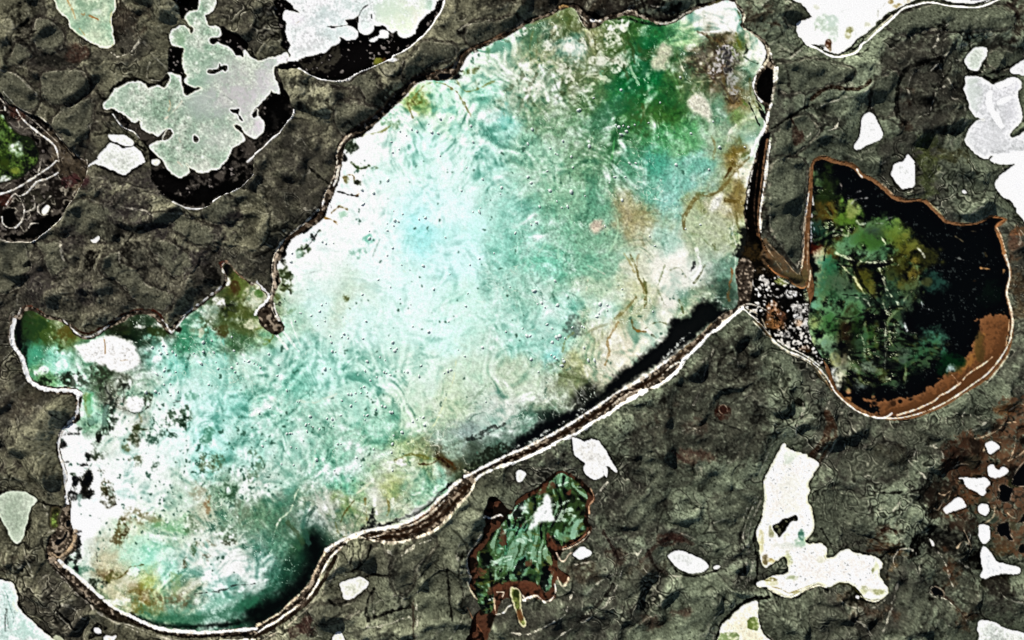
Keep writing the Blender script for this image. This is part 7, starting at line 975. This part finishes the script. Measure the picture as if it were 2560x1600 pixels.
sl, d, TM = pale('@23 -1,102 4,103 7,105 8,110 8,117 9,124 11,130 13,135 12,138 9,137 6,132 4,125 2,118 0,114', 'thin green-brown finger pond below the rusty bank', (88, 100, 44), (112, 120, 60), None, 'pond', cat='pond', sc_=F8, rim=(206, 196, 160), gr=.15)
blob(8, 128, 3, 5, (96, 50, 24), .8, tile=(2, 3), mask=TM)
blob(4, 107, 3, 4, (30, 40, 12), .8, tile=(2, 3), mask=TM)

J_S = '@23 232,116 229,115 223,117 217,120 212,125 207,130 202,134 198,139 197,145 196,164 252,164 @33 3,152 -2,148 @23 237,144 233,136 232,125'
sl, d, JM = pale(J_S, 'cream lake with square green patches, black-rimmed, cut by the bottom edge', (240, 232, 204), (252, 246, 232), 'structure', 'lake', rim=(222, 218, 186), gr=.04, spk=.4)
fill('@23 224,131 231,130 233,140 229,142 222,140', (108, 132, 54), .9, 1.6, 1.5, .25, mask=JM)
fill('@23 196,147 206,143 213,144 215,153 212,162 196,162', (130, 156, 92), .85, 1.8, 2, .3, mask=JM)

K_S = '@33 200,134 206,133 212,134 217,135.5 221,139 226,141 232,142 238,144 248,148 250,164 200,164 200,148 198,141'
sl, d, KM = pale(K_S, 'pale grey-green lake in the bottom right corner', (206, 212, 204), (228, 230, 222), 'structure', 'lake', rim=(236, 236, 226), gr=.06)

# ------------------------------------------------------------------ ponds, each a thing of its own
WHITE1, WHITE2 = (228, 230, 226), (244, 245, 243)
PONDS = (
    ('@00 104,136 107,136 112,138 116,141 120,140 125,138 130,141 134,145 136,151 @01 136,2 130,5 125,8 121,12 118,13.5 112,12 106,9 100,7 95,5 90,3 86,4.5 84,5.5 88,2 93,0 @00 93,148 96,144 101,139', 'ragged white pond with a pointed western tip, below the lobed lake', (206, 210, 200), (232, 234, 226)),
    ('@00 103,127.5 109,128 115,128 120,129 124,132 126,135 124,137 119,137 113,135 107,133 104,131', 'small white cigar-shaped pond just above the ragged white pond', (214, 220, 206), (236, 238, 226)),
    ('@01 145,0 150,0 151,2 149,4.6 145,4 143.6,2', 'tiny cream pond at the foot of the lobed lake', (206, 206, 176), (220, 220, 196)),
    ('@01 86,75.8 89,75 91.4,73.2 93,72.4 93.2,74.4 91.4,77.2 88.6,78', 'tiny curved white pool in dark hummocky tundra', (226, 222, 206), (244, 242, 230)),
    ('@01 39.5,48 42,45 45,43 46.6,45 45,49 42,51.2 40,50', 'tiny cream pool inside the dark ridged fen', (214, 206, 160), (236, 230, 196)),
    ('@30 194,46 200,45 205,45.5 207,49 206,53 203,57 201,62 198,66 192,66.5 188,63 186,58 188,53 191,49', 'round grey-white pond above the grey-white streaked lake', (196, 204, 192), (222, 226, 216)),
    ('@30 250,54 245,56 238,59 232,63 229,66 232,69 238,70 250,71', 'grey-white wedge pond running off the right edge', (212, 214, 214), (226, 226, 226)),
    ('@30 94,107 97,107 101,111 104,117 106,121 108,126 107,130 103,133 96,136 90,139 86,141 83,141 82,137 85,132 87,127 88,120 89,113 91,109', 'white teardrop pond with its tail to the south-west', WHITE1, WHITE2),
    ('@30 132,146 135,149 138,153 @31 137.5,3 138.5,10 138.5,20 137,25 133,26 128,27 125,25 121,20 117,15 118,9 120,4 124,2 128,1 130,-2', 'white shield-shaped pond north of the black lake', WHITE1, WHITE2),
    ('@31 184,28.6 186,29 187.4,30.6 186,31.6 184,30.6', 'tiny white dot pool with a dark rim, on tundra above the black lake', (226, 226, 220), (246, 246, 240)),
    ('@22 57,111 60,111.5 64,113 68,115 73,113 77,112.5 80,114 84,118 88,123 91,128 94,133 97,139 98.5,143 95,141 91,138 88,138.5 90,141 89,148 86,143 86,147 82,149 78,150.5 73,148 69,144 68,140 69,135 65,132 60,128 58,122 57.5,116', 'white fish-shaped pond beside the south-east shore of the great lake', (232, 230, 224), (248, 247, 243)),
    ('@22 5,143 9,142 12.5,145 11,149 9,151.5 6,152.5 4.6,150', 'very small white pond among dark pits by the rusty pool', (206, 206, 196), (230, 230, 222)),
    ('@23 148,72 151,69 156,67 161,68 167,69.5 172,72 178,75 183,78 185.5,81 184,84 180,86 174,87.5 168,87.5 162,86 157,83 153,79 150,75', 'white oval pond ringed by dark red fen', WHITE1, WHITE2),
    ('@23 191,82.5 194,81 196,82 194,83.6 191.6,84', 'tiny white pool at the tail of the oval pond', (206, 204, 186), (230, 230, 216)),
    ('@23 58,70 62,66 66,63.5 69,63.5 71,66 74,68 73.5,71 69,73.5 64,74.5 60,72', 'small aqua-white pond east of the weedy rusty pool', (206, 224, 214), (230, 238, 230)),
    ('@13 80,98 86,95.5 92,93.5 98,92.5 103,94 106,97 104,101 101,104 97,107 92,111 88,112.5 83,111 82,106', 'cream five-sided pond south of the great lake', (206, 208, 190), (244, 244, 230)),
    ('@13 70,160 72,151 75,145.5 79,143.5 81,147 83,151 84,160', 'cream triangular pond cut by the bottom edge', (220, 222, 196), (240, 240, 222)),
    ('@03 -8,20 0,15 3,13 9,11 17,11 24,12 30,15 34,19 33,22 30,24 28,29 26.5,34 26,40 24,44 23,49 22,54 20,57 16,59.5 12,57 9,52 7,46 4,41 1,36 -2,31 -8,28', 'sage green wedge pond with a pale rim at the west edge', (164, 178, 156), (186, 196, 176)),
    ('@03 89,140.6 92,140 95,142 95,145 92,145.4 89.6,143', 'tiny white oval pool in a black pit near the bottom edge', (236, 236, 232), (252, 252, 250)),
    ('@03 98,152 100,147.5 105,148 110,147 107,152 104,160 98,160', 'cream and rust pond sliver at the bottom edge', (226, 206, 176), (240, 232, 214)),
    ('@33 203,63.5 206,64 210,68 213,73 216,77 222,79 228,81 235,82 238,83.5 237,87 233,89 226,88 219,89 211,90 206,93 202,92.5 201,90 203,85 202,78 201,71', 'white triangular pond with a long eastern arm, in the south-east', (222, 224, 226), (236, 238, 238)),
    ('@33 200,43 204,42 208,44 209,49 209,55 206,59 203,59 200,55 199,49', 'white upright oval pond at the edge of the brown fen', (218, 220, 220), (240, 240, 240)),
    ('@33 199,25 203,23 207,24 209,28 208,31 205,33 200,30', 'small round white pond in brown fen, above the upright oval pond', (222, 226, 222), (242, 244, 240)),
    ('@33 166,27 171,23 176,19 181,17 184,20 187,24 185,26 179,28 173,30 168,31.5', 'white slipper-shaped pond on the west side of the brown fen', (226, 228, 224), (246, 246, 244)),
    ('@32 181,149.5 188,149 198,150.2 @33 203,-2 207,0 209,4 205,8 205,12 202,14 196,10 190,8 187,5 184,-1', 'white bent pond in the brown fen above the slipper pond', (228, 230, 228), (248, 248, 246)),
    ('@32 208,139 212,137 216,141 219,142 222,139 226,141 225,145 220,148 216,149 211,148 208,145', 'white heart-shaped pond in the brown fen', (234, 234, 230), (252, 252, 250)),
    ('@32 206,117 212,115 217,118 218,121 214,124 210,127 207,123', 'small white topmost pond in the brown fen', (232, 232, 230), (250, 250, 248)),
    ('@33 153,56 155,58 157,62 155,61.6', 'tiny white sliver pool beside the black peat in the south-east', (206, 206, 180), (226, 226, 206)),
    ('@33 84,109 86,110 85,111.6 83,110.6', 'tiny white pool in a dark hollow under the cream lake', (226, 226, 222), (246, 246, 244)),
)
for s, lab, a, b in PONDS:
    pale(s, lab, a, b, None, 'pond', cat='pond', sc_=F20, rim=tuple(min(250, v + 6) for v in b), gr=.045, group='small ponds scattered over the tundra', raw=.8)
pale('@10 107,38 110,36 114,34.5 116.5,32 116,30 118,28.5 122,28.4 125,31 124.6,35 121,36.5 117,36 113,38 111,40 108,39.6', 'two joined round white pools in black peat under the big white lake', (232, 236, 228), (246, 248, 244), None, 'pond', cat='pond', rim=(236, 238, 224), group='small ponds scattered over the tundra', under=False)
pale('@03 48,28 54,25 57,29 55,36 55,44 50,46 48,41', 'small green and black lagoon pool behind the west beach', (96, 116, 50), (44, 44, 20), None, 'pond', cat='pond', sc_=F8, rim=(70, 60, 44), gr=.2, group='small ponds scattered over the tundra')
for s, lab in (('@33 218,6 222,4 227,6 231,9 230,14 228,20 223,21 219,18 219,12', 'black pool shaped like a boot in brown fen, at the right'), ('@33 216,45 220,41 226,40 228,44 229,51 232,57 228,57 224,53 219,52', 'black pool with a tail in the brown fen'), ('@33 237,63 240,60 243,62 243,68 238,68', 'small black pool at the right edge, lowest in the brown fen'), ('@33 248,26 242,32 238,38 236,40 241,40 248,36', 'black wedge pool at the right edge of the brown fen'), ('@32 248,132 240,136 234,144 231,151 @33 231,4 240,6 248,2', 'large black pool at the right edge above the boot-shaped pool'),
               ('@33 154,103 157,100.6 162,102 166,106 166,110 161,109 156,108', 'black bean-shaped pool on tundra south of the brown fen'), ('@22 196,82 200,80 203,83 203,87 199,88.5 196,86', 'round dark red-brown pool east of the great lake'),
               ('@03 62,40 65,37 67,40 66.5,44 63.5,45 61.8,43', 'black round pool on the west beach'), ('@03 54,56 59,54 62,49 64,48 63,54 58,60 54,62 51,59', 'black curved pool at the south-west beach'), ('@10 171,71 176,68.5 182,69.5 186,72 180,75.5 174,75', 'black oval pool on the north-west shore of the great lake')):
    c = (44, 22, 14) if 'red' in lab else (4, 4, 4)
    pale(s, lab, c, tuple(v + 3 for v in c), None, 'pond', cat='pond', rim=tuple(v + 3 for v in c), under=False, gr=.1, group='dark pools in the peat')
    stroke(s, 1.1, (170, 150, 124), .55, 1.0, .6, .5, closed=True)

# islands that stand in the pale lakes
def island(s, label, c, fl):
    sl, d = region(s, 'island', label, 'ground', cat='island', group='small islands in the pale lakes', water=False, rough=1.0)
    mix(sl, (238, 236, 220), .7 * ss(-4.5, -1.5, d))
    A = ss(-1.2, 1.2, d)
    mix(sl, c, A)
    mix(sl, fl, A * ss(.3, 1.2, .6 * N3[sl] + .5 * W1[sl]) * .8)
    wd[sl] = np.where(d > -12, np.minimum(wd[sl], -d), wd[sl])
    return sl, d


island('@00 197,66 201,65.5 205,65 206.5,62.5 207.5,60.5 209,62.5 212,62 214.5,62.5 214,65.5 212.5,68 210,66.5 206,68.5 201,70 197,69.5 196,67.5', 'dark peat islet shaped like a key, in the lobed lake', (16, 14, 13), (110, 104, 96))
island('@00 183,128 185,127.4 187,130.5 187,133.5 184.5,134 182.5,132', 'small round dark islet near the bottom of the lobed lake', (40, 36, 32), (110, 104, 96))
island('@00 217.5,103.5 222,103 226,103.5 226,108 228,111.5 230,114 228,114 225,110 222,107 219,105.6', 'thin black islet strip on the east side of the lobed lake', (12, 10, 10), (120, 114, 110))
island('@00 238.5,108 242,103.5 @10 1,104 1,109 @00 240,111', 'black islet by the lilac cove of the lobed lake', (10, 9, 9), (60, 56, 54))
island('@33 4,43 10,40 16,37 22,34.5 26,33 28,35 27,38 22,39 19,43 16,48 13,52 10,54 8,51 5,47', 'dark boot-shaped turf island in the cream L-shaped lake', (30, 28, 20), (110, 112, 84))
island('@00 155.5,127 158,122.8 161,122.6 163,125.4 161.6,128.6 158,131.4 154,132.6', 'dark turf knob in the southern bay of the lobed lake', (70, 66, 56), (120, 114, 98))

# ------------------------------------------------------------------ heights
land = wd < 0
micro = .16 * W1 + .20 * N3 + .20 * N6
prof = ss(0.0, 9.0, -wd)
zz = np.where(reg == 0, 2.2 + (zz - 2.2) * ss(0, 58, -wd), np.clip(zz, .3, 4))
hgt = np.where(land, prof * np.maximum(zz + 14 * ss(4, 58, -wd) * (reg == 0) + micro * ss(0, 4, -wd), .25) + .02, 0.0)
bar = np.zeros_like(hgt)
for k, r in enumerate(REGIONS):
    if r['name'] == 'sandbar':
        bar = np.where(reg == k, .45 + .06 * W1, bar)
hgt = np.where(bar > 0, bar, hgt).astype(np.float32)


def lin(c):
    c = np.clip(c, 0, 1)
    return np.where(c <= 0.04045, c / 12.92, ((c + 0.055) / 1.055) ** 2.4)


LIGHT = 1.0                                   # what a level white surface returns under this sun and sky

lu = col.mean(-1)                              # unsharp mask baked into the colour: bright and dark halos along edges
dl = .62 * (lu - blur0(lu, 4.5)) + .30 * (lu - blur0(lu, 17))
dl = np.where(dl < 0, dl * np.clip(.35 + 1.2 * lu, 0, 1), dl)
col = np.clip(col + dl[..., None] * (.55 + .45 * col / np.maximum(lu, .04)[..., None]), 0, 1)
ALB = np.clip(lin(col) / LIGHT, 0.0008, .93).astype(np.float32)


# ------------------------------------------------------------------ materials
def material(name, rough, spec, scale, lo, hi, bump, dist):
    m = bpy.data.materials.new(name)
    m.use_nodes = True
    n, l = m.node_tree.nodes, m.node_tree.links
    b = n['Principled BSDF']
    b.inputs['Roughness'].default_value = rough
    b.inputs['Specular IOR Level'].default_value = spec
    b.inputs['IOR'].default_value = 1.33
    at = n.new('ShaderNodeAttribute')
    at.attribute_name = 'survey_colour'
    tc = n.new('ShaderNodeTexCoord')
    tx = n.new('ShaderNodeTexNoise')
    tx.inputs['Scale'].default_value = scale
    tx.inputs['Detail'].default_value = 3.0
    tx.inputs['Roughness'].default_value = .7
    l.new(tc.outputs['Object'], tx.inputs['Vector'])
    mr = n.new('ShaderNodeMapRange')
    mr.inputs['From Min'].default_value = .3
    mr.inputs['From Max'].default_value = .7
    mr.inputs['To Min'].default_value = lo
    mr.inputs['To Max'].default_value = hi
    l.new(tx.outputs['Fac'], mr.inputs['Value'])
    mx = n.new('ShaderNodeVectorMath')
    mx.operation = 'SCALE'
    l.new(at.outputs['Color'], mx.inputs[0])
    l.new(mr.outputs['Result'], mx.inputs['Scale'])
    l.new(mx.outputs['Vector'], b.inputs['Base Color'])
    if bump:
        bp = n.new('ShaderNodeBump')
        bp.inputs['Strength'].default_value = bump
        bp.inputs['Distance'].default_value = dist
        l.new(tx.outputs['Fac'], bp.inputs['Height'])
        l.new(bp.outputs['Normal'], b.inputs['Normal'])
    return m


MATS = {'ground': material('tundra_turf', 1.0, 0.0, .42, .80, 1.20, .15, 1.5),
        'sand': material('pale_sand', 1.0, 0.0, .3, .95, 1.04, .15, .5),
        'water': material('lake_water', .16, .35, .3, .90, 1.10, .0, .0)}


def link(name, me, r):
    o = bpy.data.objects.new(name, me)
    sc.collection.objects.link(o)
    for k in ('kind', 'label', 'group'):
        if r.get(k):
            o[k] = r[k]
    if r.get('cat'):
        o['category'] = r['cat']
    return o


XW, YW = (PX - 1280.0), (800.0 - PY)
cell = reg[:-1, :-1]
idx = np.arange(NX * NY).reshape(NY, NX)
A00, A10, A01, A11 = idx[:-1, :-1], idx[:-1, 1:], idx[1:, :-1], idx[1:, 1:]
XYZ = np.stack([XW, YW, hgt], -1).reshape(-1, 3)
ALBF = np.concatenate([ALB.reshape(-1, 3), np.ones((NX * NY, 1), np.float32)], 1)


def grid_mesh(name, q, co, cl, mat, origin):
    me = bpy.data.meshes.new(name)
    me.vertices.add(len(co))
    me.vertices.foreach_set('co', (co - origin).astype(np.float32).ravel())
    me.loops.add(q.size)
    me.loops.foreach_set('vertex_index', q.astype(np.int32).ravel())
    me.polygons.add(len(q))
    me.polygons.foreach_set('loop_start', np.arange(0, q.size, 4, dtype=np.int32))
    me.polygons.foreach_set('loop_total', np.full(len(q), 4, np.int32))
    me.polygons.foreach_set('use_smooth', np.ones(len(q), bool))
    me.update()
    a = me.attributes.new('survey_colour', 'FLOAT_COLOR', 'POINT')
    a.data.foreach_set('color', cl.astype(np.float32).ravel())
    me.materials.append(mat)
    return me


used = {}
for k, r in enumerate(REGIONS):
    m = cell == k
    if m.sum() < 4:
        continue
    q = np.stack([A00[m], A01[m], A11[m], A10[m]], -1)
    u, inv = np.unique(q.ravel(), return_inverse=True)
    q = inv.reshape(-1, 4)
    co, cl = XYZ[u], ALBF[u]
    if r['name'] == 'ground':
        # the tundra runs on far past the surveyed sheet
        x0, x1, y0, y1 = XW[0, 0] + 6, XW[0, -1] - 6, YW[-1, 0] + 6, YW[0, 0] - 6
        F = 16000.0
        e = np.array([(x0, y0, -.6), (x1, y0, -.6), (x1, y1, -.6), (x0, y1, -.6), (-F, -F, -.6), (F, -F, -.6), (F, F, -.6), (-F, F, -.6)], np.float32)
        n0 = len(co)
        q = np.vstack([q, np.array([(4, 5, 1, 0), (5, 6, 2, 1), (6, 7, 3, 2), (7, 4, 0, 3)]) + n0])
        co = np.vstack([co, e])
        cl = np.vstack([cl, np.tile(np.array([[.075, .078, .055, 1]], np.float32), (8, 1))])
    og = np.array([0, 0, 0], np.float32) if r['name'] == 'ground' else np.array([co[:, 0].mean(), co[:, 1].mean(), 0], np.float32)
    me = grid_mesh(r['name'], q, co, cl, MATS[r['mat']], og)
    o = link(r['name'], me, r)
    o.location = og.tolist()

# ------------------------------------------------------------------ rocks standing in the shallows of the great lake
ROCKS = {
    'n': '@21 34.5,28 36,29 56,30 42.5,39 47,45 52.5,44 33,10.5 57.5,7 15,16 18,21.5 97,16 92,21.5 111,3 117,3 155,4.5 186,9 104,38 107,16 69,34 26,44 18,61 23,59 88,62.5 130,72 135,81 40.5,114 178,61 164,65 @20 19,122 63,104 77,92.5 103,85 101,120 105,119 108,124 110,120 116,118 98,118 140,97 169,126 190,115 196,139 220,139 43,146 56,148 103,127 41,145 15,136 36,140 73,138 129,116 159,73 48,133',
    'e': '@21 19,123 21,123.5 104,122 24,136 28,135 31,139 43,137 83,136 90,137 82,145 90,142 133,143 80,148 3,69 @22 10,8 14,15 17,15 33,4 38,8 42,16 45,15 50,17 57,7 68,7 38,21 43,18 37,33 40,35 42,37 18,37 48,37 49,39 68,26 72,38 78,38 47,43 25,49 66,6',
    'c': '@11 199,7 214,18 232,26 231,32 194,29 212,45 211,49 205,49 130,48 138.5,51 124,60 131,57 134.5,58 130,62 124,66.5 160,54.5 154,56 107,67 129,83 124,90 137.5,99 158,100 202,99 183,108 225,88 211,93 100.5,42 102,41 124.5,19 100,28 111,31 62.5,77 66,79 73,78.5 33,96 34,88 115.5,113 127,120 100.5,127 136,131 146,136.5 198,138 200,126 179,73 168,122 62,137 66,135 60,143 42,144.5 52,147 240,120 107,74 @10 174,112 184,111 203,119 166,125 172,126 163,117 136,124 147,122 152,124 142,128 128,134 135,141 129,144 205,134 174,147',
    's': '@12 37,1 58,5 65,1 83,13 70,15 71,21 81,16 87,17 101,17.5 72,29.5 75,30 12,32 21,42 4,45 1,42 20,52.5 65,46 70,46 29,66.5 13,83 3,88 39,77 41,77 51,91 47,99 50,98 48,105 54,101 60,103 67,93 72,93.5 73,100 29,107.5 32,107 34,107 9,114 6,119 33,120 38,121 77,117 80,117 57,132 35.5,137 24,136 74,142 99,138 95,130 129,142 128,125 129,117 130,109 138,106 111,122 103,94 102,90 105,90 113,84 119,81 122,82 127,87 129,87 89.5,81 94,77 81,76 80,90 87,70 90,70 94,69 99,69 105,68.5 99,64 102,63 108,57 114,54 121,49 127,52 123,50 117,35 122,38 105,39 103,48 140,49 143,49 154,53 156,43 178,50 181,48 184,47 148,96 152,94 155,92 158,92 159,99 129,21 127,26.5 131,29 133,27 148,6 163,11 182,1.5 191,28 214,26 236,11 197,34 217,77 104,1',
    'w': '@02 144,26 154,24 150,28.5 152,31.5 158,32 163,30 166,33 183,31.5 192,30 202,30.5 200,19.5 192,21 219,16 221,29 204,40 190,41 206,46 222,49 231,38.5 235,39 240,41 224,41 219,45 156,45 155,48 166,49 148,51 153,53.5 155,61 161,60.5 147,67.5 138,68 168,68 161,71 150,69 197,61 207,64 194,66.5 230,65 233,66.5 225,67 210,77 195,77 188,80 182,84 209,87 216,87 222,87 179,96 180,101 205,101 186,109 218,113 226,113 222,119 231,120 228,116 235,107 212,120 154,124 147,118 158,117 176,123 155,129 159,130 217,128 183,140',
}
MARKS = ((1640, 255, 'the pinkish leaf-shaped sandbar'), (1520, 210, 'the emerald weed patch'), (1455, 365, 'the pale wedge of sand in green water'), (1412, 535, 'the round pink sandbar'), (1500, 570, 'the head of the brown silt plume'),
         (1600, 470, 'the teal patch beside the brown silt plume'), (1340, 150, 'the mottled olive north shore'), (1000, 520, 'the palest aqua patch'), (840, 450, 'the orange-stained west beach'), (700, 570, 'the black-edged north-west shore'),
         (825, 720, 'the lone olive weed spot'), (680, 790, 'the sandy tip of the spit'), (1067, 906, 'the long pale line on the lake bed'), (265, 850, 'the wide white sandbar'), (325, 945, 'the round white sandbar'), (487, 1031, 'the teal weed tuft'),
         (450, 830, 'the green edge of the west arm'), (640, 1080, 'the turquoise band of the south-western shallows'), (840, 1110, 'the smooth jade patch in the south'), (1000, 1095, 'the olive and brown weed streak'), (870, 990, 'the chain of rocks in the southern shallows'),
         (1310, 830, 'the small cyan patch by the ochre silt'), (1480, 800, 'the orange silt streak'), (1140, 745, 'the middle of the great lake'), (1290, 590, 'the jade eastern shallows'), (1080, 300, 'the upper north-west shore'), (1360, 400, 'the green and cream northern shallows'), (1190, 460, 'the clear water above the middle of the great lake'))
rm = bpy.data.materials.new('pale_rock')
rm.use_nodes = True
n, l = rm.node_tree.nodes, rm.node_tree.links
tx = n.new('ShaderNodeTexNoise')
tx.inputs['Scale'].default_value = .6
cr = n.new('ShaderNodeValToRGB')
cr.color_ramp.elements[0].position, cr.color_ramp.elements[0].color = .35, (.55, .62, .58, 1)
cr.color_ramp.elements[1].position, cr.color_ramp.elements[1].color = .65, (.86, .90, .87, 1)
tc = n.new('ShaderNodeTexCoord')
l.new(tc.outputs['Object'], tx.inputs['Vector'])
l.new(tx.outputs['Fac'], cr.inputs['Fac'])
l.new(cr.outputs['Color'], n['Principled BSDF'].inputs['Base Color'])
n['Principled BSDF'].inputs['Roughness'].default_value = .9
rng = random.Random(5)
protos = []
for v in range(5):
    rings, seg = 4, 9
    vs_, fs = [], []
    ax = rng.uniform(.75, 1.3)
    for i in range(rings):
        t = i / rings
        for k in range(seg):
            a = 2 * math.pi * k / seg
            rr = math.cos(t * 1.45) * rng.uniform(.82, 1.15)
            vs_.append((rr * math.cos(a) * ax, rr * math.sin(a) / ax, 1.35 * math.sin(t * 1.45) * rng.uniform(.9, 1.12) - .1))
    vs_.append((rng.uniform(-.15, .15), rng.uniform(-.15, .15), 1.35))
    for i in range(rings - 1):
        for k in range(seg):
            fs.append((i * seg + k, i * seg + (k + 1) % seg, (i + 1) * seg + (k + 1) % seg, (i + 1) * seg + k))
    for k in range(seg):
        fs.append(((rings - 1) * seg + k, (rings - 1) * seg + (k + 1) % seg, rings * seg))
    me = bpy.data.meshes.new('rock')
    me.from_pydata(vs_, [], fs)
    me.materials.append(rm)
    protos.append(me)
spots = [(z, float(x), float(y)) for z, pts in ROCKS.items() for x, y in U(pts)][:300]
near = [min(range(len(MARKS)), key=lambda k: (x / 1.0583 - MARKS[k][0]) ** 2 + (y / 1.0583 - MARKS[k][1]) ** 2) for _, x, y in spots]
closest = {}
for i, k in enumerate(near):
    d = (spots[i][1] / 1.0583 - MARKS[k][0]) ** 2 + (spots[i][2] / 1.0583 - MARKS[k][1]) ** 2
    if k not in closest or d < closest[k][0]:
        closest[k] = (d, i)
for i, (z, x, y) in enumerate(spots):
    o = bpy.data.objects.new('rock', protos[rng.randrange(5)])
    sc.collection.objects.link(o)
    o.location = (x - 1280, 800 - y, 0)
    r = rng.choice((2.2, 2.6, 3.0, 3.4, 4.2)) * rng.uniform(.9, 1.1) * (1.15 if z in 'ne' else 1.0)
    o.scale = (r, r * rng.uniform(.8, 1.1), r * rng.uniform(.7, 1.0))
    o.rotation_euler = (0, 0, rng.uniform(0, 6.28))
    m = MARKS[near[i]][2]
    o['label'] = ('rock closest to ' if closest[near[i]][1] == i else 'one of the small rocks around ') + m
    o['group'] = 'rocks around ' + m
    o['category'] = 'rock'
